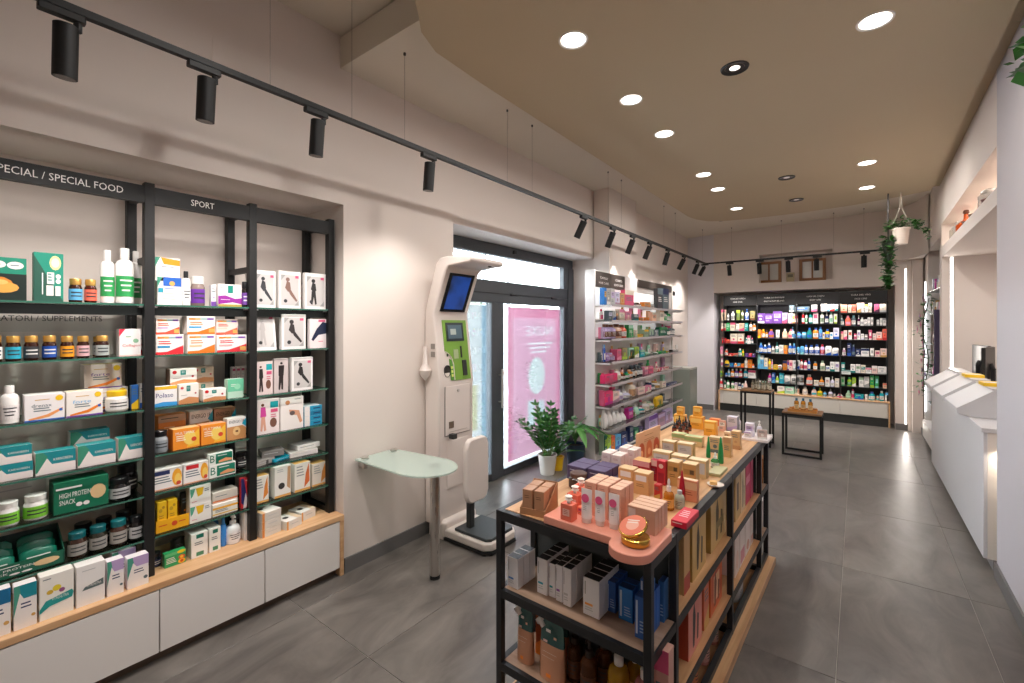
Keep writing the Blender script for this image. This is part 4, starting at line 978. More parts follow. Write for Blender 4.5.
for i in range(19):
    p = pts_[(i * 3) % 22]; fm = MB(); c0 = Vector((p[0] + rng.gauss(-.02, .02), p[1] + rng.gauss(0, .04), p[2]))
    for j in range(6):
        a = 2 * pi * j / 6; u = Vector((-.3, cos(a), sin(a))).normalized(); v = Vector((0, -sin(a), cos(a))); fm.face([c0, c0 + u * .042 + v * .024, c0 + u * .062, c0 + u * .042 - v * .024], M(rng.choice(['pink', 'lilac', 'mauve', 'pink'])))
    obj('blossom', fm, ga)
tag(ga, 'garland of pink and lilac flowers trailing down the right wall display', 'garland')

# ------------------------------------------------------------------ plants
def pot(parent, r0, r1, h, mat, rim=.006):
    return obj('pot', MB().lathe([(r0, 0), (r1, h), (r1 + rim, h), (r1 + rim, h + .012), (r1 - .008, h + .012), (r1 - .012, h - .02)], mat, 24, cap=False).lathe([(.001, h - .02), (r1 - .012, h - .02)], M('4a382a', .8), 16, cap=False).lathe([(.001, .001), (r0, .001)], mat, 16, cap=False), parent)
rng = random.Random(21)
zz = empty('zz_plant', (-2.66, 4.12, 0)); pot(zz, .075, .10, .20, M('dcd8d0', .4))
zl = leaf_mesh(.10, .024, LEAF[0], .15, .3); zl2 = leaf_mesh(.085, .020, LEAF[1], .15, .3)
for i in range(15):
    a = 2 * pi * i / 15 + rng.uniform(-.2, .2); L = rng.uniform(.34, .54); lean = rng.uniform(.35, .95) if i % 4 else .15
    P = [Vector((.03 * cos(a), .03 * sin(a), .19)) + Vector((cos(a) * lean * L * t ** 1.25, sin(a) * lean * L * t ** 1.25, L * t * (1 - .1 * lean * t))) for t in [j / 8 for j in range(9)]]
    st = obj('stem', MB().tube(P, .006, M('5d7a3a'), 6, .003), zz)
    m = MB()
    for j in range(2, 9):
        d = (P[j] - P[j - 1]).normalized(); side = d.cross(Vector((0, 0, 1))).normalized() if abs(d.z) < .999 else Vector((1, 0, 0))
        for sgn in ((-1, 1) if j < 8 else (-1, 1, 0)):
            u = (side * sgn + d * (.75 if sgn else 2)).normalized(); w_ = u.cross(d.cross(side)).normalized() if sgn else side; nn = u.cross(w_); p0 = P[j]; s_ = rng.uniform(.8, 1.1) * (1 if j < 7 else .75)
            for poly in zl.polygons: m.face([p0 + (w_ * zl.vertices[q].co.x + u * zl.vertices[q].co.y + nn * zl.vertices[q].co.z) * s_ for q in poly.vertices], LEAF[rng.choice((0, 0, 1, 2))])
    stuff(obj('leaves', m, st))
tag(zz, 'leafy zz plant with glossy leaflets in a white pot by the glazed door', 'plant')
yp = empty('flowering_plant', (-2.64, 4.30, 0)); pot(yp, .050, .066, .14, M('yellow', .35))
for i in range(10):
    a = 2 * pi * i / 10; obj('leaf', leaf_mesh(.20 + .05 * (i % 3), .030, LEAF[i % 4], .45, .25), yp, (0, 0, .15), rot=(radians(62 - 12 * (i % 3)), 0, a))
for i in range(3):
    a = i * 2.1; st = obj('stem', MB().tube([(0, 0, .14), (.02 * cos(a), .02 * sin(a), .25), (.06 * cos(a), .06 * sin(a), .33 + .03 * i)], .003, LEAF[1], 5), yp)
    m = MB(); c0 = Vector((.06 * cos(a), .06 * sin(a), .33 + .03 * i))
    for j in range(6): b_ = 2 * pi * j / 6; u = Vector((cos(b_), sin(b_), .3)); v = Vector((-sin(b_), cos(b_), 0)); m.face([c0, c0 + u * .02 + v * .012, c0 + u * .035, c0 + u * .02 - v * .012], M('ece0ea'))
    obj('blossom', m, st)
tag(yp, 'small plant with white blossoms in a bright yellow pot between two larger plants', 'plant')
pl = empty('peace_lily', (-2.56, 4.55, 0)); pot(pl, .085, .115, .24, M('2c4258', .3))
for i in range(26):
    a = 2.4 * i; L = .18 + .13 * ((i * 5) % 7) / 7; st = radians(20 + 42 * ((i * 3) % 5) / 4); h = .10 + .14 * ((i * 3) % 5) / 5
    e = Vector((cos(a) * h * .4, sin(a) * h * .4, .23 + h)); stem = obj('leaf_stem', MB().tube([(0, 0, .25), tuple(Vector((cos(a) * h * .2, sin(a) * h * .2, .25 + h * .6))), tuple(e)], .004, LEAF[3], 5), pl)
    obj('leaf', leaf_mesh(L, L * .17, LEAF[(0, 1, 3, 1)[i % 4]], .75, .2), stem, e, rot=(radians(78) - st, 0, a - pi / 2))
tag(pl, 'broad-leaved peace lily in a dark blue pot beside the cosmetics shelves', 'plant')
wp = empty('trailing_vine', (XW + .05, 5.0, .92)); stuff(obj('foliage', scatter_leaves(rng, [(rng.gauss(.02, .02), rng.gauss(0, .05), rng.uniform(-.14, .2)) for _ in range(70)], .09, .03, LEAF), wp)); obj('stem', MB().tube([(0, 0, -.15), (.01, .02, 0), (0, 0, .25)], .004, LEAF[1], 5), wp); obj('clip', MB().cbox(-.05, -.02, .22, .0, .02, .27, WHITEL), wp)
tag(wp, 'small sprig of green leaves on the white wall between door and cosmetics shelves', 'plant')
hp_ = empty('hanging_planter', (.40, 7.0, 2.545)); o = obj('pot', MB().lathe([(.062, 0), (.082, .17), (.09, .17), (.09, .188), (.078, .188), (.074, .15)], M('dccfc4', .5), 22, cap=False).lathe([(.001, .0), (.062, 0)], M('dccfc4', .5), 16, cap=False), hp_)
obj('cord', MB().tube([(-.09, 0, .2), (-.01, 0, .42), (0, 0, .63)], .004, M('cfc6bc'), 5).tube([(.09, 0, .2), (.01, 0, .42), (0, 0, .63)], .004, M('cfc6bc'), 5), hp_); stuff(hp_.children[-1])
stuff(obj('foliage', scatter_leaves(rng, [(rng.gauss(0, .07), rng.gauss(0, .06), .21 + abs(rng.gauss(0, .04))) for _ in range(90)] + [(.10 + .16 * t, rng.gauss(0, .03), .24 - .16 * t * t + rng.gauss(0, .025)) for t in [rng.random() for _ in range(80)]] + [(-.09 - .05 * t, rng.gauss(0, .02), .24 - .06 * t) for t in [rng.random() for _ in range(40)]], .055, .018, LEAF), hp_))
tag(hp_, 'pale round hanging pot with small-leaved plant hung from the ceiling cord', 'plant')
iv = empty('hanging_ivy', (.285, 7.0, 2.60)); obj('cord', MB().tube([(0, 0, 0), (0, 0, .56)], .008, M('39332e'), 6), iv); obj('basket', MB().lathe([(.015, -.28), (.055, -.06), (.06, 0), (.05, -.02)], M('2e3a2c', .6), 12, cap=False), iv)
stuff(obj('foliage', scatter_leaves(rng, [(rng.gauss(0, .036 * (1.1 - t * .75)), rng.gauss(0, .036 * (1.1 - t * .7)), .06 - .62 * t) for t in [rng.random() ** 1.1 for _ in range(420)]], .068, .024, [LEAF[0], LEAF[2], LEAF[2], LEAF[1]]), iv))
tag(iv, 'dark green hanging ivy trailing down at the end of the track rail', 'plant')
h2 = empty('hanging_plant', (.665, 3.15, 2.9)); obj('cord', MB().tube([(0, 0, 0), (0, 0, .26)], .004, M('39332e'), 5), h2); stuff(obj('foliage', scatter_leaves(rng, [(rng.gauss(.0, .035), rng.gauss(0, .07), rng.uniform(-.12, .1)) for _ in range(60)], .09, .03, LEAF), h2)); obj('holder', MB().lathe([(.03, -.04), (.045, .01)], M('3a4a30'), 10), h2)
tag(h2, 'hanging green plant high on the near part of the right wall', 'plant')

# ------------------------------------------------------------------ products on the black rack
XF = -2.745
def ring_(c): return [('e', .5, .5, .2, c)]
P_croissant = [('r', 0, 0, 1, .62, '1d2a26'), ('e', .40, .36, .36, 'e08a34', .2), ('e', .56, .30, .3, 'f0a850', .13), ('e', .3, .2, .16, 'd8742a', .09), ('e', .5, .42, .16, 'f5c070', .06), ('e', .46, .83, .16, 'white', .09), ('e', .79, .82, .16, 'white', .09), ('l', .37, .82, .56, 1, 'slate', .05), ('l', .70, .81, .9, 1, 'slate', .05)]
P_green = [('g', [(0, 0), (1, 0), (0, .95)], '2b5a4c'), ('e', .72, .80, .2, 'f2e29a', .15), ('e', .72, .8, .14, 'faf3cf', .1), ('r', .44, .36, .68, .60, 'white'), ('r', .42, .12, .66, .33, 'white'), ('r', .72, .12, .9, .32, 'white'), ('e', .82, .52, .09, 'white', .05), ('e', .82, .42, .09, 'white', .05), ('r', .27, .14, .31, .58, 'white'), ('l', .47, .55, .62, 3, 'teal', .06)]
P_kar = [('r', 0, .42, 1, 1, '1d8a93'), ('g', [(0, .1), (0, 1), (.18, 1), (.30, .78), (.05, .1)], '3f8f74'), ('g', [(.02, .05), (.28, .72), (.40, .42), (.95, .42), (.95, .05)], 'efe6e2'), ('t', 'KARNOBEEN', .68, .62, .48, .12, 'white')]
P_kil = lambda c2, ac: [('l', .25, .78, .72, 1, 'gold', .07), ('t', 'drenax' if ac == 'b' else 'forte', .42, .58, .5, .13, c2), ('l', .22, .45, .72, 2, 'slate', .09), ('e', .86, .82, .10, 'yellow'), ('g', [(.1, .10), (.55, .22), (.95, .45), (.95, .36), (.6, .12), (.1, .04)], 'orange' if ac == 'o' else 'f0a060'), ('e', .9, .36, .05, 'blue'), ('r', 0, 0, 1, .05, 'blue' if ac == 'b' else 'purple')]
P_snack = [('r', .04, .76, .5, .82, 'white'), ('t', 'HIGH PROTEIN', .38, .56, .56, .16, 'white'), ('t', 'SNACK', .24, .34, .28, .15, 'white'), ('e', .8, .5, .15, 'd8b98a', .24), ('e', .45, .2, .06, 'white', .07), ('e', .58, .2, .06, 'white', .07)]
P_vit = lambda a, b, c, n: [('r', .06, .80, .94, .90, b), ('r', .06, .80, .30, .90, 'orange'), ('r', .28, .80, .46, .90, 'gold'), ('r', .7, .80, .94, .90, 'purple'), ('l', .1, .64, .62, 2, a, .11), ('r', .06, .34, .5, .44, c), ('g', [(0, .12), (.4, .14), (.98, .45), (.98, 0), (0, 0)], a)] + ([('r', .76, .08, .97, .30, 'gold')] if n else [])
P_brown = [('r', .38, .62, .58, .90, '0f7f78'), ('t', 'E2', .48, .78, .1, .12, 'white'), ('e', .84, .5, .05, 'crimson'), ('g', [(0, .18), (.5, .34), (1, .26), (1, 0), (0, 0)], 'c98a5a'), ('e', .16, .8, .08, 'red'), ('l', .1, .42, .5, 1, 'grey', .06)]
P_purp = [('r', .40, .60, .62, .94, '0f8a7a'), ('e', .14, .84, .06, 'silver'), ('g', [(0, .46), (.3, .5), (.7, .36), (1, .40), (1, .12), (.6, .2), (0, .1)], '9a2a9a'), ('r', 0, 0, 1, .1, 'b5a24a'), ('l', .1, .3, .6, 1, 'white', .05)]
P_or = [('g', [(.5, .05), (.98, .1), (.98, .9), (.7, .6)], 'f6c040'), ('e', .62, .5, .24, 'f8d46a', .34), ('t', 'MULTIMAX', .45, .78, .7, .13, 'white'), ('l', .12, .62, .5, 3, 'fff0d8', .1), ('e', .78, .42, .1, 'd84a30')]
P_en = [('t', 'ENERGO 18', .5, .82, .8, .13, 'black'), ('g', [(0, 0), (1, 0), (1, .5), (.8, .62), (0, .6)], 'c9905a'), ('e', .5, .38, .2, 'e8c084', .2), ('r', .44, .34, .58, .42, 'brown'), ('g', [(.78, .7), (1, .95), (1, .55)], 'cyan')]
P_model = lambda dark, seat: [('r', .1, .08, .9, .9, 'cfcac8'), ('e', .40, .78, .09, dark), ('g', [(.28, .55), (.36, .74), (.50, .70), (.54, .52), (.42, .44)], dark), ('g', [(.42, .5), (.52, .52), (.84, .22), (.78, .18), (.5, .38)], dark) if seat else ('g', [(.32, .5), (.5, .5), (.56, .14), (.48, .12), (.42, .34), (.36, .12), (.28, .14)], dark), ('e', .30, .2, .08, 'charcoal'), ('r', .74, .82, .9, .89, 'rose'), ('g', [(.1, .9), (.1, .74), (.3, .9)], 'grey'), ('g', [(.9, .08), (.9, .22), (.7, .08)], 'grey')]
P_hos = lambda skin, top: [('e', .24, .84, .07, 'brown'), ('g', [(.14, .5), (.16, .78), (.36, .78), (.4, .52), (.3, .44)], top), ('g', [(.18, .5), (.34, .5), (.40, .10), (.30, .08), (.27, .3), (.22, .08), (.14, .1)], skin), ('e', .72, .30, .16, '7a5344', .14), ('r', .58, .74, .94, .92, 'turquoise'), ('r', .60, .60, .92, .70, 'rose'), ('l', .60, .52, .9, 2, 'rose', .06)]
P_nut = lambda a, b: [('r', .2, .68, 1, 1, b), ('g', [(0, .3), (0, 1), (.24, 1), (.34, .68), (.12, .45)], '4b9a86'), ('g', [(0, 0), (1, 0), (1, .58), (.5, .62), (.26, .82), (.0, .3)], 'f3ece8'), ('l', .3, .55, .85, 2, 'navy', .08), ('e', .85, .25, .10, a)]
rack = 'products on the black glass-shelf rack'
F = lambda sh, bay: f'on shelf {sh}'
def R(z, items, where, plane=XF, **k):
    up = [q for q in SHZ if q > z + .01]
    shelf_row('E', plane, z, 0, 0, 1, items, where, rack, hmax=(min(up) - z - .0115) if up and plane == XF else 9, **k)
w1 = 'on the top special-food shelf'
R(1.70, [(-30, 27, 257, 'c', '1f8a70', None, dict(prints=P_croissant, look='green and black carton picturing a croissant', d=.06)), (33, 64, 253, 'c', '1f8f78', None, dict(prints=P_green, look='tall teal carton with yellow burst', d=.04)),
  (69, 84, 278.5, 'j', '3a1d12', 'sky', dict(capc='gold', look='amber jar with blue label')), (85, 98, 279.5, 'j', '4a1c14', 'coral', dict(capc='gold', look='amber jar with red label')),
  (101, 116, 250, 'b', 'white', None, dict(lab='green', capc='white', look='white bottle with green label')), (117, 136, 248, 'b', 'white', None, dict(lab='green', capc='white', look='larger white bottle with green label')), (131, 143, 251, 'b', 'white', None, dict(lab='green', capc='white', back=.10, look='white bottle half hidden behind the rack post'))], w1)
w2 = 'on the second special-food shelf'
R(1.452, [(a, b, 336, 'j', '35190f', c, dict(capc='gold', look=f'amber jar with gold lid and {l} label')) for a, b, c, l in ((-12, 3, 'white', 'white'), (5, 22.5, 'cyan', 'cyan'), (24, 40, 'charcoal', 'dark grey'), (42.5, 58, 'royal', 'royal blue'), (60.5, 75.5, 'f0a020', 'orange'), (77.5, 90.5, 'e0b4b8', 'pink'), (96, 110.5, 'b4bcb8', 'pale grey'))]
  + [(93, 104, 337, 'j', '35190f', 'silver', dict(capc='gold', back=.09, look='amber jar tucked behind the pale grey one')), (119, 141, 329, 'c', 'f3ecea', None, dict(prints=[('g', [(0, 1), (0, .72), (.28, 1)], 'd8324a'), ('e', .76, .56, .13, '8fbf9a'), ('t', 'Collagen', .55, .38, .8, .12, 'red'), ('l', .3, .7, .6, 1, 'green', .06), ('r', 0, 0, 1, .05, 'blush')], look='white and red collagen carton')),
     (138, 147, 331, 'c', 'e6d6d2', 'red', dict(back=.08, look='narrow white and red carton behind the rack post'))], w2)
w3 = 'on the third special-food shelf'
R(1.195, [(-1, 21, 386, 'b', 'white', None, dict(lab='ece6e4', capc='white', look='stout white bottle')), (24, 65, 394, 'c', 'f4eeee', None, dict(prints=P_kil('slate', 'b'), look='white carton with blue base stripe', top='white')), (66, 103, 391, 'c', 'f6efe8', None, dict(prints=P_kil('sky', 'o'), look='white carton with orange swoosh', top='f3e6c8')),
  (107, 131, 392, 'j', 'f3efe6', 'white', dict(capc='yellow', h=.095, look='white tub with yellow lid')), (87, 128, 388, 'c', 'efe6e6', None, dict(back=.09, prints=P_kil('purple', 'o'), look='white carton behind the yellow-lidded tub', top='d9c3c8')),
  (84, 122, 365, 'c', 'eee0da', None, dict(back=.10, dz=.105, h=.115, prints=P_kil('purple', 'o'), look='cream carton stacked topmost behind the others', top='e8d090')),
  (131, 139, 385, 'c', '2a66b0', 'yellow', dict(back=.03, look='narrow blue and yellow carton')), (139.5, 147, 384, 'c', 'e8e6e0', 'blue', dict(back=.03, look='white and blue carton beside the rack post'))], w3)
w4 = 'on the fourth special-food shelf'
kar = dict(prints=P_kar, top='2aa0a4', d=.07)
R(.965, [(-12, 33, 461, 'c', 'efe6e2', None, dict(kar, h=.068, look='lower teal and white carton of the two-high stack')), (-12, 32, 440, 'c', 'efe6e2', None, dict(kar, dz=.069, h=.068, look='upper teal and white carton of the two-high stack')), (35, 76, 451, 'c', 'efe6e2', None, dict(kar, look='teal and white carton beside the stack')),
  (77.5, 116, 444, 'c', 'efe6e2', None, dict(kar, look='teal and white carton in the middle')), (118, 146, 437, 'c', 'efe6e2', None, dict(kar, look='teal and white carton next to the rack post')), (70, 110, 445, 'c', 'efe6e2', None, dict(kar, back=.08, h=.075, look='teal and white carton behind the front row')), (70, 110, 424, 'c', 'efe6e2', None, dict(kar, back=.08, dz=.076, h=.072, look='teal and white carton lying on the back row'))], w4)
w5 = 'on the fifth special-food shelf'
R(.78, [(-4, 21, 503, 'j', 'f1efec', '7cc43a', dict(capc='white', look='white tub with lime band')), (23.5, 50, 496, 'j', 'f1efec', '7cc43a', dict(capc='white', look='second white tub with lime band')), (53, 109, 479, 'c', '0f6a4c', None, dict(prints=P_snack, top='1c7a58', look='long green high-protein snack carton')),
  (-10, 47, 480, 'c', 'c9c6c0', None, dict(back=.10, prints=[('l', .1, .75, .9, 1, 'grey', .08), ('e', .1, .4, .06, 'lime')], d=.02, look='grey printed card panel behind the lime tubs')), (110, 133, 471, 'j', '1b1a1a', 'silver', dict(capc='black', h=.10, look='black jar with silver print')), (118, 140, 462, 'j', '1b1a1a', 'charcoal', dict(capc='black', back=.10, h=.13, look='black jar behind the silver-print one'))], w5)
w6 = 'on the lowest special-food shelf'
R(.57, [(68, 89, 533, 'j', '3a241a', '9a9690', dict(capc='12626a', look='dark spread jar with teal lid')), (90, 109, 527, 'j', '2c2a1e', '9a9690', dict(capc='12626a', look='dark spread jar with teal lid, printed label')), (111, 129, 521, 'j', '4a2c20', 'b0aaa2', dict(capc='1a757c', look='reddish spread jar with teal lid')), (130, 145, 517, 'j', '201c1a', 'silver', dict(capc='black', look='black jar beside the rack post')),
  (74, 95, 519, 'j', '1c1a1a', 'charcoal', dict(capc='black', back=.085, h=.11, look='black jar in the back row')), (96, 115, 514, 'j', '1c1a1a', 'charcoal', dict(capc='black', back=.085, h=.115, look='black-lidded jar in the back row')), (116, 135, 508, 'j', '1c1a1a', 'charcoal', dict(capc='black', back=.085, h=.12, look='black jar, back row by the post'))], w6)
# open snack box with wrapped bars
yb0, yb1 = on_x(8, 300, XF)[0] - .10, on_x(64, 300, XF)[0]; sb = empty('snack_display_box', (XF, (yb0 + yb1) / 2, .5708), pi / 2); wb = (yb1 - yb0) / 2
obj('front_wall', MB().box(-wb, 0, 0, wb, .004, .055, M('0f5a44')), sb); obj('print', print_mesh(2 * wb, .055, .1, P_snack), sb); obj('back_wall', MB().box(-wb, .15, 0, wb, .154, .13, M('14302a')), sb)
for s_ in (-1, 1): obj('side_wall', MB().prism([(0, 0), (.154, 0), (.154, .13), (0, .055)], lambda a, b, d: (d, a, b), s_ * wb - .002, s_ * wb + .002, M('0c4a38')), sb)
tag(sb, 'open dark green display box of snack bars on the lowest special-food shelf', 'display box')
for i in range(3):
    q = .02 + .04 * i
    for s_ in (-.5, .45): product('k', XF - q - .005, (yb0 + yb1) / 2 + s_ * wb, .575 + .006 * i, wb * .85, .075 + .012 * i, .03, pi / 2, '12705a', 'e8b070', f'green wrapped snack bar, {("front", "middle", "back")[i]} row, {"post" if s_ > 0 else "far"} side of the open display box', 'snack bars in the open box', [('r', .1, .55, .9, .75, 'white'), ('e', .7, .35, .2, 'd8a05a', .2)], tilt=-.25)
w7 = 'on the oak top, special-food bay'
R(PZ, [(-20, 11, 592, 'c', 'f2ecec', None, dict(prints=P_nut('gold', '1c6c9a'), d=.05, look='white carton with dark blue corner')), (13.5, 37, 584, 'c', 'f2ecec', None, dict(prints=P_nut('gold', '1f8a9a'), d=.05, look='white carton with turquoise corner')), (39, 74, 573, 'c', 'f3eee6', None, dict(prints=[('l', .1, .9, .4, 1, 'slate', .05), ('e', .5, .66, .13, 'e6cf3a', .07), ('e', .3, .6, .1, 'd6b03a', .05), ('e', .65, .58, .09, '9a5a8a', .05), ('g', [(0, .25), (.18, .42), (.95, .52), (1, .45), (.95, .34), (.3, .28), (0, .16)], '2a9a96'), ('t', 'VITALNUTRA', .6, .43, .5, .07, 'white')], d=.07, look='large white carton with turquoise ribbon')),
  (76, 105, 564, 'c', 'f1edea', None, dict(prints=[('l', .2, .85, .8, 1, 'silver', .05), ('g', [(.2, .38), (.3, .46), (.95, .56), (.95, .40)], '5d6c6c'), ('t', 'VITALNUTRA', .62, .47, .5, .06, 'white')], d=.07, look='white carton with grey ribbon')), (107, 124, 560, 'c', 'f1eaee', None, dict(prints=P_nut('slate', 'b9a0cc'), d=.05, look='white and lilac carton')), (127, 149, 556, 'c', 'f1eaee', None, dict(prints=P_nut('slate', 'b9a0cc'), d=.05, look='white and lilac carton by the rack post')), (112, 136, 538, 'c', 'e2dce2', None, dict(prints=P_nut('slate', 'b9a0cc'), back=.10, h=.15, look='white and lilac carton behind the front pair'))], w7, -2.66)
w1 = 'on the top sport shelf'
R(1.70, [(157, 182, 277.5, 'c', 'f2eeec', None, dict(prints=[('g', [(0, 1), (0, .6), (.2, 1)], '4a9a80'), ('r', .24, .68, .98, 1, 'blue'), ('e', .6, .78, .12, 'gold'), ('l', .3, .58, .9, 1, 'blue', .06), ('r', .04, .44, .24, .6, '2a9ab0'), ('l', .2, .4, .8, 3, 'blush', .1)], look='lower white and blue carton of the stack')), (155, 180, 252, 'c', 'f4f0ea', None, dict(dz=.118, h=.118, prints=[('g', [(0, 1), (0, .6), (.2, 1)], '4a9a80'), ('g', [(.22, 1), (1, .92), (1, .68), (.34, .72)], 'f2941e'), ('l', .25, .6, .9, 1, 'navy', .06), ('l', .2, .45, .8, 1, 'grey', .05)], look='upper white and orange carton of the stack')),
  (182, 192, 271, 'b', 'white', None, dict(lab='f1efef', capc='black', look='white flask with black hook cap')), (192.5, 207, 276, 'j', '8c7a72', '6a2f9a', dict(capc='white', look='white-lidded tub with purple label')), (211, 216.5, 285, 'c', 'efe9ea', 'purple', dict(back=.02, look='narrow white and purple carton')), (218, 242, 284.5, 'c', 'f1ede8', None, dict(prints=P_purp, top='f1ede8', look='wide white carton with purple wave')), (243, 250, 282, 'j', '2c2422', 'purple', dict(capc='black', look='dark tub beside the rack post'))], w1)
w2 = 'on the second sport shelf'
vt = lambda a, c, n, **k: dict(prints=P_vit(a, '9ab8b8', c, n), **k)
R(1.452, [(155.5, 184, 334, 'c', 'f6f0ec', None, vt('e2303a', '3a9ad0', 0, h=.098, look='white carton with red wave, front row lower')), (187.5, 215.5, 333.5, 'c', 'f6f0ea', None, vt('f07a28', 'f0c8a0', 0, h=.098, look='white carton with orange wave, front row lower')), (216.8, 247, 333, 'c', 'f6efee', None, vt('d8343e', 'e8b0b0', 1, h=.094, look='white carton with red wave and gold tag, front row lower')),
  (155.5, 180, 316, 'c', 'f3e8e2', None, vt('e2503a', 'c8b0d0', 1, dz=.100, h=.085, back=.02, look='white carton with gold tag, stacked nearest the special-food bay')), (187, 215.5, 315, 'c', 'f6f0ea', None, vt('f07a28', '3aa0d8', 1, dz=.100, h=.092, look='bright white carton with blue band, stacked in the middle')), (216, 238, 316.5, 'c', 'ecd8d0', None, vt('e0604a', 'e8c8b8', 1, dz=.096, h=.085, back=.02, look='pinkish carton with gold tag, stacked beside the rack post'))], w2)
w3 = 'on the third sport shelf'
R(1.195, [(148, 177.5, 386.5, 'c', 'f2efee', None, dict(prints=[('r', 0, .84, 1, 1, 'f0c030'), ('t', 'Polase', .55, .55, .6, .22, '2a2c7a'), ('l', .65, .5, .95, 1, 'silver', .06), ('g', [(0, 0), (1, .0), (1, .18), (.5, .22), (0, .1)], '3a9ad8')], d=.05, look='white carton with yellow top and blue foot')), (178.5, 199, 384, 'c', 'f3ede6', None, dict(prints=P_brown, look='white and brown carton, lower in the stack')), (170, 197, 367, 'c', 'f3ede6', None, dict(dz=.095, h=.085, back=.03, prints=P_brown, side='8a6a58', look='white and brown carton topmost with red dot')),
  (203, 226, 389, 'c', 'f5f0ea', None, dict(prints=P_brown, h=.062, look='small bright white and brown carton in front')), (227.5, 244, 379, 'c', 'bfe0cc', None, dict(prints=[('r', 0, .35, 1, 1, '6fc8a0'), ('l', .2, .7, .8, 2, 'white', .08), ('e', .6, .6, .2, '98dab8')], look='mint green carton')), (193, 214, 384, 'c', 'd9c4ae', None, dict(back=.10, h=.09, prints=P_brown, look='shaded brown carton, back row lower')), (193, 214, 366, 'c', 'd9c4ae', None, dict(back=.10, dz=.092, h=.085, prints=P_brown, look='shaded brown carton, back row upper'))]  # back-row copies have their shade put into a darker base colour
  + [(232 + 4.5 * i, 236 + 4.5 * i, 362, 'c', 'efe4e2', None, dict(back=.16, h=.16, prints=[('r', .1, .85, .9, .93, 'rose'), ('l', .3, .7, .8, 2, 'silver', .1)], look='slim white carton standing against the rear post')) for i in range(4)], w3)
w4 = 'on the fourth sport shelf'
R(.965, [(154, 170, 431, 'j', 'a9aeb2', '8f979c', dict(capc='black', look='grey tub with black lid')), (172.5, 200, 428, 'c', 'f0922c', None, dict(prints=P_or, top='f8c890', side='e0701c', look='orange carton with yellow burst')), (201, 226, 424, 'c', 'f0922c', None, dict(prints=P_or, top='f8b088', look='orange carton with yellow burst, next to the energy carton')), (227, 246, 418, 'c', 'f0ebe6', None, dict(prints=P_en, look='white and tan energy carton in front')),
  (158, 186, 406, 'c', 'e88a3a', None, dict(back=.11, h=.165, prints=[('r', 0, .78, 1, 1, 'c9a48c'), ('l', .1, .88, .9, 1, 'charcoal', .07), ('l', .2, .6, .7, 2, 'f6c79a', .08)], look='large orange carton in the back row')), (189, 213, 404, 'c', 'f2efec', None, dict(back=.10, h=.17, prints=P_en, look='white and blue energy carton in the back row')), (214, 236, 401, 'c', 'b98a66', None, dict(back=.10, h=.165, prints=P_en, look='shaded brown energy carton in the back row'))], w4)  # last energy carton is a copy with shade painted into its base colour
w5 = 'on the fifth sport shelf'
P_long = lambda a: [('r', .1, .72, .6, .92, a), ('l', .08, .58, .7, 3, 'slate', .12), ('e', .83, .5, .16, 'f0a830', .42), ('e', .86, .4, .11, 'f6cf6a', .28), ('e', .88, .2, .08, 'd8503a', .1), ('r', 0, .0, 1, .06, 'e8b08a')]
P_B = [('r', .28, .08, .97, .92, '0f7a62'), ('t', 'B', .14, .55, .18, .6, '12705a'), ('l', .36, .72, .85, 1, 'white', .14), ('g', [(.4, .3), (.7, .5), (.95, .36), (.95, .2), (.4, .16)], 'e8a070')]
R(.78, [(150, 182.5, 469, 'c', 'f4efec', None, dict(prints=P_long('navy'), d=.07, look='long white carton with navy tag and orange fruit')), (183.5, 208.5, 463, 'c', 'f4efec', None, dict(prints=P_long('red'), d=.07, look='long white carton with red tag and orange fruit')), (208.8, 236, 464, 'c', 'eef0ea', None, dict(prints=P_B, h=.066, d=.07, look='lower green and white vitamin carton')), (208.8, 233, 449, 'c', 'eef0ea', None, dict(dz=.067, h=.062, prints=P_B, d=.07, look='upper green and white vitamin carton')), (237, 250, 459, 'j', '2a2422', 'charcoal', dict(capc='black', back=.05, h=.09, look='dark jar near the rack post'))], w5)
w6 = 'on the lowest sport shelf'
P_y = [('e', .35, .7, .2, 'c99a2a', .07), ('e', .65, .8, .15, 'b9862a', .05), ('r', .1, .08, .9, .26, 'f0d0d8'), ('e', .6, .26, .16, 'b080a8', .06), ('l', .2, .5, .8, 2, 'b9862a', .07)]
P_iv = [('g', [(.05, .4), (.02, .9), (.26, .9), (.14, .5)], '5aa88c'), ('g', [(.28, .9), (.66, .9), (.6, .5), (.38, .42)], 'f0c02a'), ('l', .7, .75, .95, 2, 'slate', .1), ('l', .1, .16, .4, 1, 'rose', .06)]
R(.57, [(189.5, 211.5, 508, 'c', 'f3f0ea', None, dict(prints=P_iv, h=.092, look='white carton with yellow shield, lower of two')), (189.5, 211, 486, 'c', 'f3f0ea', None, dict(dz=.093, h=.092, prints=P_iv, look='white carton with yellow shield, upper of two')), (212.5, 238, 505, 'c', 'f0ece4', None, dict(h=.062, prints=[('r', 0, .55, 1, .72, 'f0b030'), ('r', 0, .1, 1, .2, 'e8c060'), ('l', .1, .45, .7, 2, 'slate', .12)], look='flat white carton with yellow stripe, lower')), (212.5, 238, 491, 'c', 'ded2c8', None, dict(dz=.064, h=.06, prints=[('r', 0, .1, 1, .25, 'e88a5a'), ('l', .1, .6, .7, 1, 'slate', .12)], back=.01, look='flat white carton with orange stripe, upper')), (241, 250, 478, 'c', 'd8323a', None, dict(prints=[('g', [(0, .2), (0, 1), (.3, 1), (.7, .3), (.5, 0)], '2a2c6a'), ('g', [(.2, .0), (.5, .5), (.7, .3), (.6, 0)], 'f0e6e6'), ('l', .5, .9, .9, 1, 'blush', .04)], look='tall red and navy carton beside the rack post')), (181, 189, 493, 'c', '221f1d', 'amber', dict(back=.05, look='black and amber bar box behind the yellow tray'))], w6)
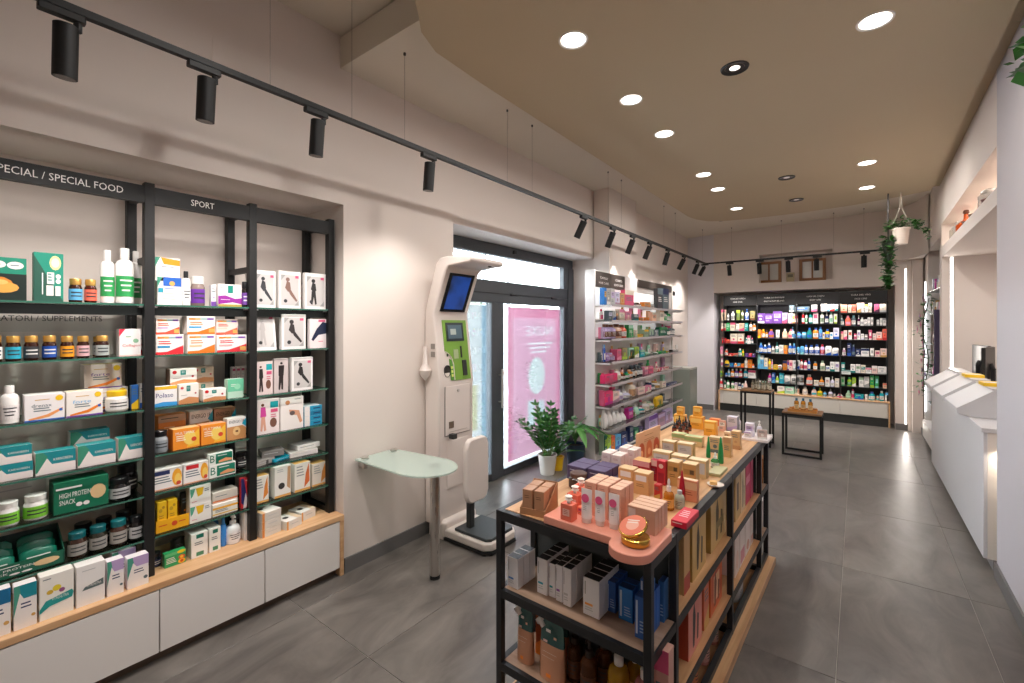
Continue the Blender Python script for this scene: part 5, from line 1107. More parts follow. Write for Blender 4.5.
y0, y1 = on_x(156, 300, XF)[0], on_x(189, 300, XF)[0]; yt = empty('yellow_display_tray', (XF, (y0 + y1) / 2, .5708), pi / 2); wb = (y1 - y0) / 2
obj('front_wall', MB().box(-wb, 0, 0, wb, .004, .06, M('f0b01e')), yt); obj('print', print_mesh(2 * wb, .06, .1, [('e', .55, .5, .09, 'd8502a'), ('l', .08, .5, .4, 1, 'd8502a', .2), ('l', .68, .5, .95, 1, 'd8502a', .2)]), yt); obj('back_wall', MB().box(-wb, .12, 0, wb, .124, .10, M('e8a818')), yt); obj('floor', MB().box(-wb, .004, 0, wb, .12, .004, M('e8a818')), yt)
tag(yt, 'yellow cardboard display tray on the lowest sport shelf', 'display tray')
for i, s_ in enumerate((-.62, .02)): product('c', XF - .008, (y0 + y1) / 2 + s_ * wb, .575, wb * .58, .145, .05, pi / 2, 'f2c020', None, f'tall yellow carton standing in the yellow tray, {("beside the post", "towards the sport cartons")[i]}', 'yellow cartons in the tray', P_y)
w7 = 'on the oak top, sport bay'
P_wh = [('r', .3, .78, .75, .94, '12705f'), ('l', .2, .6, .8, 2, 'slate', .08), ('r', .3, .06, .75, .22, '4a8a6a')]
R(PZ, [(164.5, 186, 552, 'c', '2a9a5a', None, dict(prints=[('r', 0, .78, 1, 1, '5ab87a'), ('e', .78, .9, .2, 'f2d020', .12), ('e', .8, .5, .16, 'd84a3a', .16), ('e', .8, .5, .08, 'f2c030'), ('e', .8, .2, .18, 'f2b020', .17), ('e', .8, .2, .08, 'c84a20'), ('l', .08, .6, .55, 4, 'white', .11)], d=.035, look='small green carton with yellow flowers')), (191, 208, 533, 'c', 'f0eee9', None, dict(prints=P_wh, d=.10, look='white carton with green square')), (209, 221, 528, 'c', 'f0eee9', None, dict(prints=P_wh, d=.10, look='slimmer white carton with green square')), (212, 220, 516, 'b', '6aa8dc', None, dict(back=.11, capc='4a94d4', lab='none', look='sky blue bottle behind the white cartons')), (221, 227.5, 519, 'b', '3a84d0', None, dict(capc='4a94d4', lab='none', back=.02, look='slim blue bottle')),
  (228, 243, 516, 'p', 'f0eef0', None, dict(capc='white', lab='f4f2f4', look='white pump bottle with green square label')), (244.5, 256, 511, 'c', 'f1e8e4', None, dict(prints=[('e', .5, .45, .26, 'e8764a'), ('e', .5, .45, .17, 'f1e8e4'), ('l', .3, .84, .7, 2, 'slate', .05)], d=.07, look='tall white carton with orange ring')), (235, 244, 507, 'c', '4a4248', 'slate', dict(back=.09, look='tall dark carton behind the pump bottle')), (150, 163, 545, 'j', '1e2430', 'navy', dict(back=.05, capc='black', h=.07, look='low black jar behind the rack post')), (172, 188, 535, 'k', '3c3a36', 'grey', dict(back=.12, h=.08, look='dark soft pack in the shade behind the green carton'))], w7)
w1 = 'on the top hosiery shelf'
st = lambda sk, seat, **k: dict(prints=P_model(sk, seat), rough=.35, **k)
R(1.70, [(254, 276, 270.5, 'f', 'f5f1ee', None, st('charcoal', 1, d=.03, look='white box picturing a seated dark figure')), (278.5, 301, 271.5, 'f', 'f5f1ee', None, st('8a6a60', 1, d=.03, look='white box picturing a seated figure')), (304.5, 326, 273.5, 'f', 'f3efec', None, st('2c2a2a', 0, d=.03, look='white box picturing a figure by a stool')), (247, 256, 268, 'f', 'efeae6', None, dict(back=.07, prints=[('l', .3, .8, .8, 3, 'silver', .06)], look='white box edge behind the middle rack post')), (284, 303, 288, 'f', 'e8dedc', None, dict(back=.10, h=.16, prints=[('r', .1, .4, .9, .5, 'rose')], look='white box lying deeper between the front ones'))], w1)
w2 = 'on the second hosiery shelf'
R(1.452, [(254, 277, 312, 'f', 'f3f0ee', None, st('b8b2b0', 0, d=.025, look='leaning white box with faint figure', tilt=-.14)), (281.5, 306, 314.5, 'f', 'f5f1ee', None, st('3a3434', 1, d=.03, look='white box with dark seated figure and ball')), (309.5, 327, 319, 'f', 'efe6e6', None, dict(prints=[('r', 0, 0, 1, .3, 'f4e4e4'), ('g', [(.1, .3), (.4, .66), (.75, .9), (1, .86), (1, .5), (.5, .45), (.2, .24)], '1e2a44'), ('l', .5, .22, .85, 1, 'rose', .05), ('r', .5, .9, .9, .97, 'rose')], d=.03, look='white box with navy leaping figure')), (266, 302, 310, 'f', 'e9dfdb', None, dict(back=.13, h=.215, prints=[('r', .2, .93, .8, .98, 'silver')], look='white flat box upright at the back'))], w2)
w3 = 'on the third hosiery shelf'
R(1.195, [(256.5, 273, 361.5, 'f', 'ead8d6', None, dict(prints=P_hos('3a2c2c', '2c2626'), d=.02, look='pink box with dark-stockinged figure')), (274, 288.5, 358.5, 'f', 'd2c4c2', None, dict(prints=[('e', .5, .86, .09, '2a2222'), ('g', [(.3, .5), (.3, .8), (.7, .8), (.66, .5)], '2c2424'), ('g', [(.34, .5), (.64, .5), (.62, .08), (.5, .1), (.48, .3), (.4, .08), (.3, .1)], '2c2424')], d=.02, look='grey-pink box with standing dark figure')), (291.5, 313, 357.5, 'f', 'f6f2f0', None, st('2c2a2a', 1, d=.035, look='bright white framed box with seated figure'))], w3)
w4 = 'on the fourth hosiery shelf'
R(.965, [(257, 279.5, 399, 'f', 'f4e6e4', None, dict(prints=P_hos('e0a890', 'd84aa0'), d=.015, look='pink box with figure in magenta top')), (280.5, 303.5, 397, 'f', 'f3ece8', None, dict(prints=[('e', .3, .84, .1, 'd89060', .07), ('g', [(.2, .52), (.24, .76), (.5, .72), (.5, .52)], 'f2ebe6'), ('g', [(.36, .62), (.8, .56), (.95, .2), (.84, .16), (.7, .42), (.4, .46)], 'd8a080'), ('e', .5, .5, .12, '6a5a58', .07), ('l', .6, .92, .95, 1, 'slate', .04)], d=.015, look='cream box with figure with bare legs'))], w4)
ya, yb = on_x(304.5, 300, XF)[0], on_x(322, 300, XF)[0]
for i in range(4): product('f', XF, (ya + yb) / 2, .965 + .031 * i, yb - ya, .029, .14, pi / 2, '2a9ac0' if i != 2 else '2482a8', None, f'flat blue and white hosiery box, {("bottom", "second", "third", "top")[i]} of the stack in the hosiery bay', 'stacked blue hosiery boxes', [('r', 0, 0, .3, 1, 'efe9e6'), ('r', .5, .35, .9, .6, 'navy')], top='d9e2e6')
w5 = 'heaped on the fifth hosiery shelf'
for i, (px, w, h, d, c, rz_, lk) in enumerate(((266, .15, .03, .11, 'a8a29e', .3, 'grey wrapped packet'), (276, .12, .035, .10, '8a8482', -.2, 'dark grey wrapped packet'), (262, .10, .025, .09, '5a5654', .1, 'charcoal wrapped packet'), (288, .15, .018, .10, '1f9ab4', .25, 'turquoise flat packet'), (306, .17, .03, .13, 'e6e0dc', -.1, 'white flat packet'), (312, .15, .03, .12, 'efeae6', .05, 'upper white flat packet'))):
    y = on_x(px, 300, XF)[0]; zz_ = .78 + (.034 if i in (1, 5) else .0)
    product('f', XF - .02 - .015 * (i % 2), y, zz_ + .0005, w, h, d, pi / 2 + rz_, c, None, f'{lk} {w5}', rack, [('l', .1, .5, .9, 1, 'silver' if c != 'efeae6' else 'slate', .2)], rough=.2)
w6 = 'on the lowest hosiery shelf'
P_oc = lambda a: [('r', 0, 0, 1, .08, 'e8b060'), ('g', [(.6, .1), (.95, .3), (.9, .95), (.7, .6)], a), ('l', .12, .85, .6, 4, 'grey', .1)]
R(.57, [(254, 269, 476, 'f', 'f4efe6', None, dict(prints=P_oc('e08a3a'), d=.07, top='e8b060', look='white box with orange flame')), (274.5, 291, 466, 'f', 'f2eee8', None, dict(prints=[('e', .42, .36, .2, '3a3836'), ('r', 0, 0, 1, .07, 'e8b060'), ('g', [(.75, .3), (.95, .2), (.98, .95), (.8, .95)], 'c9a078'), ('l', .15, .88, .6, 2, 'silver', .06)], d=.07, look='white box with black round window')), (294.5, 310.5, 463, 'f', 'f4efe6', None, dict(prints=P_oc('d8703a'), d=.07, top='e8b060', look='white box with orange swirl')), (312, 326.5, 463, 'f', 'e8ddd0', None, dict(prints=P_oc('d8904a'), d=.07, back=.01, top='d8a860', look='shaded white box with orange swirl by the end post'))], w6)  # box by the end post carries its shade in duller colours
yy = [on_x(p, 300, -2.70)[0] for p in (258, 282, 301, 319)]
for i in range(3): product('f', -2.70, (yy[0] + yy[1]) / 2 + .01, PZ + .046 * i, yy[1] - yy[0] - .02, .044, .13, pi / 2 + .12, 'd9d4cc', None, f'flat white and orange box, {("bottom", "middle", "top")[i]} of the three-high stack on the oak top', 'flat boxes on the oak top', [('r', 0, 0, .12, 1, 'e0904a'), ('l', .3, .5, .9, 1, 'silver', .2), ('T', ('e', .3, .6, .14, '3a3836')), ('T', ('r', 0, 0, .2, 1, 'e8c090'))], top='f2ede6')
for i in (0, 1): product('f', -2.69 - .05 * i, (yy[1 + i] + yy[2 + i]) / 2 + .012, PZ, .105, .05 + .004 * i, .12, pi / 2 + .2, 'e4dfd8', None, f'flat white box with dark oval on the oak top, {("next to the three-high stack", "nearest the end of the cabinet")[i]}', 'flat boxes on the oak top', [('r', 0, 0, .12, 1, 'e0a05a'), ('l', .3, .5, .9, 1, 'silver', .2), ('T', ('e', .35, .5, .16, '3a3836')), ('T', ('r', .7, 0, 1, 1, 'e8d0b0'))], top='f2ede6')

# ------------------------------------------------------------------ products on the gondola
gon = 'products on the display gondola'
def gw(x, y, wpx):
    dp = depth(x, y); u = CY * x + SY * y; return wpx * dp * dp / (FOC * (CY * dp + SY * u))
def gput(lb, px, py, wpx, hpx, kind, c, c2=None, n=1, d=None, z=T0, gap=.003, group=None, rows=None, **op):
    """a file of n alike products standing one behind another, the front one's base centred on the photo ray at height z"""
    x, y = on_z(px, py, z); w = gw(x, y, wpx); h = hpx * depth(x, y) / FOC
    if kind not in 'cfk': d = None
    d_ = d or w
    for i in range(n):
        xx, yy = x + (d_ + gap) * i * -sin(GA), y + (d_ + gap) * i * cos(GA)
        l = lb if n == 1 else f'{lb}, {("front", "second", "third", "fourth", "fifth")[i]} in its file'
        product(kind, xx, yy, z, w, h, d_ if kind in 'cfk' else w, GA, c, c2, l, group or gon, **op)
    return x, y, w, h
TZ_ = T0 + .0305
# cardboard counter tray with brown cartons
ax, ay = on_z(519.9, 513.4, T0); bx_, by_ = on_z(545, 518.7, T0); tw_ = math.hypot(bx_ - ax, by_ - ay); TA = math.atan2(by_ - ay, bx_ - ax)
KR = M('b5835c', .7); td = .135
t = empty('cardboard_tray', ((ax + bx_) / 2, (ay + by_) / 2, T0), TA)
obj('floor', MB().box(-tw_ / 2, 0, 0, tw_ / 2, td, .003, KR), t); obj('front_wall', MB().box(-tw_ / 2, 0, .003, tw_ / 2, .003, .026, KR), t); obj('back_wall', MB().box(-tw_ / 2, td - .003, .003, tw_ / 2, td, .10, KR), t)
for s_ in (-1, 1): obj('side_wall', MB().prism([(.003, .003), (td - .003, .003), (td - .003, .10), (.003, .026)], lambda a, b, d: (d, a, b), s_ * (tw_ / 2 - .0015) - .0015, s_ * (tw_ / 2 - .0015) + .0015, KR), t)
tag(t, 'brown cardboard counter tray with sloping sides at the gondola front corner', 'display tray')
for i in (0, 1):
    for j in (0, 1):
        cx_, cy_ = (i - .5) * tw_ * .47, .008 + .062 * j
        product('c', (ax + bx_) / 2 + cx_ * cos(TA) - cy_ * sin(TA), (ay + by_) / 2 + cx_ * sin(TA) + cy_ * cos(TA), T0 + .0035, tw_ * .40, .092, .056, TA, 'b98a68', None, f'plain brown carton in the cardboard tray, {("front", "back")[j]} row, {("outer", "aisle")[i]} side', 'brown cartons in the tray', [('l', .2, .72, .8, 2, '7a563c', .08)])
PERF = [('r', .2, .3, .8, .72, 'f6c0b0'), ('l', .3, .62, .7, 3, 'c9604a', .1)]
for i, (px, py) in enumerate(((566, 521), (572.5, 511), (578.5, 503))):
    x, y = on_z(px, py, TZ_); w = gw(x, y, 11.5)
    o = product('c', x, y, TZ_, w, w * 1.25, w * .8, GA, 'ef7a62', None, f'coral square glass scent bottle with white stopper, {("front", "middle", "back")[i]} of three on the pink tray', 'coral scent bottles', PERF, rough=.15)
    o.name = 'scent_bottle'; o['category'] = 'bottle'
    obj('stopper', MB().lathe([(w * .14, w * 1.25), (w * .14, w * 1.45), (w * .3, w * 1.5), (w * .22, w * 1.62), (w * .3, w * 1.75), (w * .1, w * 1.85)], M('f2ece2', .3), 10, 0, w * .4), o)
gput('small coral carton beside the scent bottles on the pink tray', 580, 515, 5, 8, 'c', 'f08a68', None, 1, .02, TZ_)
for i, (px, py) in enumerate(((584.6, 523.5), (598.2, 526.2), (612.2, 529.5))):
    gput(f'white cosmetic tube with pink disc, {("nearest the scent bottles", "middle of three", "nearest the round tins")[i]} on the pink tray', px, py, 11.8, 33.5 + .6 * i, 't', 'f3eeec', 'e05a8a', 1, None, TZ_, prints='circle', capc='e8dcd6', group='white tubes on the pink tray')
PK = 'dfa78e'
for i, (px, py) in enumerate(((590, 515), (602.5, 518.5), (615, 522))):
    gput(f'salmon carton behind the white tubes, {("first", "middle", "last")[i]} column', px, py, 11.5, 33, 'c', PK, None, 3, .035, TZ_, prints=[('l', .2, .85, .8, 2, 'b07a62', .06), ('r', .1, .4, .9, .42, 'e8c0aa')], top='ecc2a6')
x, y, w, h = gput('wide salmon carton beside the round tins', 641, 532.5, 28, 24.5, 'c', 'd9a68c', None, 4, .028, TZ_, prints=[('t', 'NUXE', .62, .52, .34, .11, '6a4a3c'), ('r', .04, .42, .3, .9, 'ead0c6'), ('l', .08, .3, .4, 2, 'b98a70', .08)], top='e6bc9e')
# two round gilded tins
x, y = on_z(635.5, 543.0, TZ_); TN = M('caa24a', .25, 1.0)
o = obj('round_tin', MB().lathe([(.041, 0), (.046, .004), (.046, .016), (.044, .018)], TN, 28), None, (x, y, TZ_)); obj('lid', MB().lathe([(.0465, .012), (.0465, .022), (.043, .025)], TN, 28), o); tag(o, 'gilded round tin lying flat on the nose of the pink tray', 'tin')
o = obj('round_tin', MB().lathe([(.042, 0), (.048, .002), (.048, .010), (.045, .012)], TN, 28), None, (x - .008, y + .004, TZ_ + .046), rot=(radians(24), radians(-10), 0)); mb = MB()
mb.lathe([(.001, .0125), (.0445, .0125)], M('e8846a', .3), 24, cap=False).lathe([(.0001, .0128), (.022, .0128)], M('efb09a', .4), 18, cap=False)
obj('label', mb, o); [obj('ink', MB().face([(-.022 + .001 * i, .018 - .01 * i, .0132), (.02 - .004 * i, .018 - .01 * i, .0132), (.02 - .004 * i, .022 - .01 * i, .0132), (-.022 + .001 * i, .022 - .01 * i, .0132)], M('f6e6dc')), o) for i in range(2)]
tag(o, 'coral-labelled round tin leaning on the gilded one on the pink tray', 'tin')
# red set, cones, amber oil
x, y = on_z(682, 529.5, T0); product('c', x - .014, y + .006, T0, .058, .024, .15, GA, 'c81e3c', None, 'flat bright red gift box lying at the aisle edge behind the pink tray', gon, [('l', .1, .6, .9, 1, 'white', .3), ('T', ('l', .2, .7, .8, 4, 'f0c0c8', .12))], top='d8263f')
gput('silver-capped pale green bottle beside the red gift box', 678, 509.5, 10, 18, 'b', 'b9c0a8', 'silver', lab='c9d0b8')
gput('pointed crimson cone bottle behind the silver-capped bottle', 681, 501, 6.5, 30, 'n', 'b0142c', None, capc='b0142c')
gput('amber oil bottle with white stopper behind the salmon cartons', 667, 511, 10.5, 31, 'd', 'd08a28!', 'white', lab='e8b860')
gput('tiny red carton beside the amber oil bottle', 657, 499, 6.5, 14, 'c', 'c02a2c', 'gold', 1, .03)
gold_p = [('r', .15, .62, .85, .88, 'e9e6ee'), ('l', .2, .45, .8, 2, '9a7650', .08)]
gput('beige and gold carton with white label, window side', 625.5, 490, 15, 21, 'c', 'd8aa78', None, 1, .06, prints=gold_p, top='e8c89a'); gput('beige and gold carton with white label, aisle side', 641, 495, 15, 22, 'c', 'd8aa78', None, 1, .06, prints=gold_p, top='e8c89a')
gput('red carton with gold lid behind the beige pair', 641, 480, 17, 19, 'c', 'b8283a', 'e8a0a8', 1, .07, top='dcae72')
gput('tall red carton with round emblem beside the gold cartons', 661, 485, 8.5, 24, 'c', 'c0283c', None, 1, .035, prints=[('e', .5, .78, .28, 'f0d0c8'), ('r', .15, .1, .85, .5, '9a1a34')], top='d84a50'); gput('tall dark red carton next to the emblem one', 653.5, 481, 6.5, 21, 'c', 'a81c38', 'blush', 1, .035)
gp2 = [('r', .1, .6, .9, .8, 'b08a50'), ('l', .2, .45, .8, 2, '7a5a34', .08), ('r', .55, .62, .85, .78, '5a4a34')]
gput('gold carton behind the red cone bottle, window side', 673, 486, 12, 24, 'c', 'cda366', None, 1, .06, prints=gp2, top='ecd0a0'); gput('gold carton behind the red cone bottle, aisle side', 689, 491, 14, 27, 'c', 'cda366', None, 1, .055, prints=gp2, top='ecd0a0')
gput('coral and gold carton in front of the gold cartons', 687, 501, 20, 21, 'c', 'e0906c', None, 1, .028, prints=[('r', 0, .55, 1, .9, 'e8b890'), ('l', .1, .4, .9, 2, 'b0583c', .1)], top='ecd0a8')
for i, (px, py, w_, h_, tl) in enumerate(((606, 473, 9.5, 20, 0), (616, 475.5, 9.5, 20, 0), (623, 470, 7.5, 22, 1), (631, 472, 7.5, 22, 1))):
    gput(f'{"taller" if tl else "low"} pinkish white carton by the brand sign, {("window side", "inner side")[i % 2]}', px, py, w_, h_, 'c', 'eddad6', None, 2, .04, prints=[('l', .2, .8, .8, 2, 'c9a0a0', .06), ('r', .45, .1, .55, .6, 'e0b8b4')], top='f2e6de')
# standing brand sign with three arched pictures
ax, ay = on_z(637, 463.5, T0); bx_, by_ = on_z(660.5, 452, T0); sw = math.hypot(bx_ - ax, by_ - ay); sa = math.atan2(by_ - ay, bx_ - ax); sh = 29.5 * depth(ax, ay) / FOC
o = obj('standing_sign', MB().cbox(-sw / 2, 0, 0, sw / 2, .008, sh, M('e2b48e', .5), .002), None, ((ax + bx_) / 2, (ay + by_) / 2, T0), sa)
D = [('l', .3, .82, .75, 1, 'b07a54', .05), ('l', .28, .68, .8, 2, 'c08a64', .06)]
for i in range(3): D += [('r', .06 + .31 * i, .04, .30 + .31 * i, .40, ('c9603c', 'd8764a', 'c4502f')[i]), ('e', .18 + .31 * i, .40, .12, ('c9603c', 'd8764a', 'c4502f')[i]), ('e', .18 + .31 * i, .24, .06, 'f0b080', .12)]
obj('print', print_mesh(sw, sh, .008, D), o); obj('foot', MB().box(-sw * .4, .0085, 0, sw * .4, .06, .004, M('d8a47c')), o); tag(o, 'peach standing sign with three arched red pictures among the cartons', 'sign')
# dark purple boxes, brown jar
for i, (px, py) in enumerate(((576, 480.5), (596, 484.5))):
    gput(f'dark purple carton, {("window-side", "inner")[i]} column behind the scent bottles', px, py, 18, 14, 'c', '54486a', None, 2, .075, prints=[('l', .15, .7, .7, 1, 'lavender', .12), ('l', .15, .4, .5, 1, 'mauve', .1)], top='5d5274')
gput('flat dark purple carton lying beside the purple stack', 612, 487, 10, 5, 'c', '4a3f5e', 'mauve', 1, .12); gput('low dark brown jar before the purple cartons', 573.5, 490, 17, 15, 'j', '3a2620', '4a342c', capc='5a4238')
gput('small black carton behind the purple cartons', 605, 467, 5, 8, 'c', '1f1c20', 'grey', 1, .03)
# gold and silver rows
sil = [('r', .08, .25, .92, .85, 'c2c4c8'), ('l', .2, .6, .7, 2, '8c8e94', .1)]
for nm, z0_, dat in (('front', 0, ((661, 468, 18, 16), (679, 472, 16, 16), (697, 478, 18, 18))), ('middle', 1, ((668, 454.5, 13, 13), (684.5, 458, 16, 14.5))), ('back', 2, ((678, 442.5, 13, 9), (693, 446.5, 18, 10)))):
    for i, (px, py, w_, h_) in enumerate(dat):
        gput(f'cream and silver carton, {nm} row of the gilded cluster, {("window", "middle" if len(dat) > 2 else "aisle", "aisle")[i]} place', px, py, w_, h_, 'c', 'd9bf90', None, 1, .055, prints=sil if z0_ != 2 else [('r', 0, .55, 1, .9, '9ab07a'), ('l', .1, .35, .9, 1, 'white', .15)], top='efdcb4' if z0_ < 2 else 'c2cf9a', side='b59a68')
for i in range(3):
    for j in range(3):
        gput(f'tiny black dropper bottle, {("front", "middle", "back")[j]} row, {("window", "middle", "aisle")[i]} place, before the orange cartons', 673.5 + 6.3 * i + 2.6 * j, 432.5 + .9 * i - 3 * j, 4.2, 10.5, 'd', '2a1a14', 'black', lab='8a3c1c', group='black dropper bottles')
yl = [('r', .1, .5, .9, .85, 'f6cc74'), ('l', .2, .4, .8, 2, 'b8741c', .1)]
for lb, px, py, w_, h_, z_ in (('yellow-orange carton at the window side of the far end', 679, 424.5, 11, 9.5, 0), ('yellow-orange carton in the middle of the far end', 696, 429, 13.5, 12, 0), ('yellow-orange carton nearest the white tray', 709.5, 436, 12, 14.5, 0)):
    x, y, w, h = gput(lb, px, py, w_, h_, 'c', 'eeaa3c', None, 1, .06, prints=yl, top='f4c468')
    if px < 700: product('c', x + .004, y + .01, T0 + q2(h) + .0005, w * .62, h * .8, .035, GA, 'f0a838', None, 'smaller ' + lb.replace('carton', 'carton stacked on the one'), gon, yl)
gput('orange-red carton at the far end of the gondola', 714, 430, 10, 11, 'c', 'ee7a3a', 'cream', 1, .05, top='f29a5a'); gput('pale pink card beside the orange-red carton', 722, 431, 7.5, 10.5, 'c', 'e8bcae', 'white', 1, .012)
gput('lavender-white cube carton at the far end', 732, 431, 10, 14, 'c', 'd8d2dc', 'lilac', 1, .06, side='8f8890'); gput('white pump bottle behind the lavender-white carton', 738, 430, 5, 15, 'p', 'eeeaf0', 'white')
gput('gold and grey carton, widest of the gilded group near the white tray', 715, 453, 13, 15.5, 'c', 'cdb48c', 'slate', 1, .05, top='dfc8a0'); gput('slim gilded carton in front of the green cone', 727, 457.5, 7.5, 20, 'c', 'd2ac78', 'tan', 1, .045, top='e2c294'); gput('gilded carton nearest the white tray', 735.5, 449.5, 9, 18, 'c', 'd8b280', 'tan', 1, .05, top='e6cba0'); gput('small pale carton behind the gilded one', 727, 444, 6, 12, 'c', 'e8cfae', 'tan', 1, .03)
gput('tall pointed green cone bottle at the aisle edge', 720, 464, 6, 26.5, 'n', '1c8a48', None, capc='1f9a50'); gput('slim green cone bottle beside the gilded carton', 707.8, 458, 4.5, 21, 'n', '1c8a48', None, capc='1f9a50'); gput('clear bottle with green base and white label', 714, 468.5, 8.5, 15, 'd', '4aa060!', 'e8ece8', lab='e8e4dc')
x, y = on_z(716, 477, T0); product('c', x - .012, y, T0, .06, .016, .15, GA, 'b0aa7c', None, 'flat olive and gold box lying at the aisle edge', gon, [('l', .1, .6, .9, 1, 'cream', .3)], top='bdb68a')
x, y = on_z(715.5, 486, T0); o = obj('soap_dish', MB().lathe([(.02, 0), (.032, .004), (.036, .009), (.033, .009), (.02, .005)], M('efeae2', .25), 22, cap=False).lathe([(.0005, .004), (.022, .005)], M('efeae2', .25), 18, cap=False), None, (x, y, T0)); tag(o, 'small white round dish at the aisle edge of the gondola', 'dish'); obj('rim', MB().lathe([(.0355, .0085), (.037, .010), (.0355, .0112)], M('f4f0ea', .2), 22, cap=False), o)
o = product('c', x - .004, y - .013, T0 + .006, .03, .014, .026, GA + .4, 'e6b870', None, 'golden soap block resting in the white dish', gon, [], rough=.5); o.name = 'soap'; o['category'] = 'soap'
# white tray at the far end
ax, ay = on_z(741.5, 440, T0); wt = empty('white_tray', (ax + .06, ay + .02, T0), GA); obj('base', MB().cbox(-.07, -.01, 0, .09, .16, .016, M('ece4e2', .35), .003), wt); obj('lip', MB().box(-.07, .155, .0162, .09, .16, .024, M('ece4e2', .35)), wt); tag(wt, 'white display tray at the far aisle corner of the gondola', 'tray')
product('c', ax + .035, ay + .06, T0 + .0165, .05, .085, .045, GA, 'e6e0ec', 'lilac', 'white and lilac carton standing on the white tray', gon); product('p', ax + .085, ay + .10, T0 + .0165, .032, .10, .032, GA, 'e9e6f0', 'white', 'white pump bottle standing on the white tray', gon); product('c', ax + .115, ay + .03, T0 + .0165, .055, .06, .008, GA + .1, 'd8c4c0', 'white', 'pinkish card panel standing on the white tray', gon); product('c', ax + .03, ay + .022, T0 + .0165, .04, .035, .02, GA, 'eeeaf2', 'lilac', 'small white carton in front on the white tray', gon)
# end shelf (upper): white black-topped cartons and blue cartons
Z1 = GS[2] + .0005
wp_ = lambda ac: [('r', .12, .27, .6, .33, ac), ('l', .12, .2, .7, 2, 'silver', .06), ('r', .12, .55, .18, .9, 'grey')]
for lb, px, py, w_, h_, n_, ac in (('white black-topped carton with blue bar, outer file', 512.5, 587.5, 10.5, 30, 3, '3a7ac0'), ('white black-topped carton with cyan bar, second file', 542, 594, 10, 35, 4, '2aa0b8'), ('white black-topped carton with teal bar, third file', 552, 597, 6.5, 33, 3, '2a9aa0'), ('white black-topped carton with purple bar, fourth file', 559, 601.5, 6.5, 36, 3, '9a5ab0'), ('white black-topped carton with plain front, fifth file', 567, 606, 8.5, 37, 4, 'c9c6c6'), ('wider white black-topped carton with orange bar', 591, 616.5, 16, 37, 4, 'f0a040')):
    gput(lb, px, py, w_, h_, 'c', 'eceaec', None, n_, .038, Z1, prints=wp_(ac), top='26282c', group='white black-topped cartons')
gput('white black-topped carton standing deep in the shelf', 590, 583, 11, 28, 'c', 'e6e4e6', None, 1, .04, Z1 , prints=wp_('silver'), top='26282c')
bl = [('r', .1, .1, .24, .9, 'c9d8ec'), ('l', .4, .4, .9, 4, '9ab8dc', .08)]
for lb, px, py, w_, h_, n_ in (('blue carton in the file beside the orange-bar cartons', 611, 612, 9, 30, 3), ('brighter blue carton with silver lettering', 625.5, 621, 14.5, 33, 2), ('large blue carton behind the corner post', 641, 639.5, 13, 42, 3)):
    gput(lb, px, py, w_, h_, 'c', '2f62b0' if n_ != 2 else '2a78c4', None, n_, .036, Z1, prints=bl, top='24437e', group='blue cartons on the gondola end')
x, y = on_z(640, 621.5, Z1); x, y = on_z(641, 639.5, Z1); product('c', x - .002, y + .045, Z1 + .1225 + .0005, .04, .055, .04, GA, '2f6ab4', None, 'small blue carton stacked on the large blue file', gon, bl, top='3a5a94')
gput('blue carton nearest the aisle side glass', 661, 622, 6, 40, 'c', '35659f', None, 2, .05, Z1, prints=bl, top='2a4c86')
# end shelf (lower): refill pouches, amber and pump bottles
Z2 = GS[1] + .0005
def low(lb, px, pyt, v, w, kind, c, c2, h=None, **op):
    """a product on the lower end shelf: px of its middle, px of its top, v behind the gondola front"""
    r = ray(px, 600); x = y = None
    s0, s1 = 0, 6
    for _ in range(40):
        m_ = (s0 + s1) / 2; x, y = r[0] * m_, r[1] * m_
        if Gi(x, y)[1] < v: s0 = m_
        else: s1 = m_
    zt = EYE + (HOR - pyt) / FOC * depth(x, y)
    product(kind, x, y, Z2, w, h or (zt - Z2), op.pop('d', w), GA, c, c2, lb, gon, **op)
low('orange refill pouch with dark green top, outer one', 522.5, 612, .05, .072, 'w', 'd49a78', '3a6663', d=.045); low('larger orange refill pouch with dark green top and tilted spout', 549, 626, .035, .105, 'w', 'd49a78', '3a6663', d=.05)
low('dark green topped pouch behind the larger pouch', 557, 617, .12, .08, 'w', 'c4805a', '325a57', d=.04); low('tall amber carton behind the pouches', 540, 607, .13, .045, 'c', 'b0501c', 'orange', d=.05)
for lb, px, pt, v in (('amber brown pump bottle beside the pouches', 571, 628, .08), ('amber brown pump bottle in front', 585, 640, .035), ('amber brown pump bottle further back', 600, 632, .11)): low(lb, px, pt, v, .062, 'p', '70401f!', '2a1a12', lab='5e3418')
low('golden yellow pump bottle with white pump', 614, 644, .03, .075, 'p', 'd8a428!', 'f0ece6', lab='e2b84a'); low('yellow bottle behind the golden pump bottle', 632, 645, .12, .06, 'p', 'c9a02c!', 'f0ece6', lab='d8b040'); low('pink pump bottle with white pump beside the corner post', 641, 657, .03, .072, 'p', 'e8a098!', 'f2eeea', lab='eec0b8'); low('pale pink carton at the aisle corner of the lower shelf', 661, 650, .10, .05, 'c', 'd8a898', 'rose', d=.05)
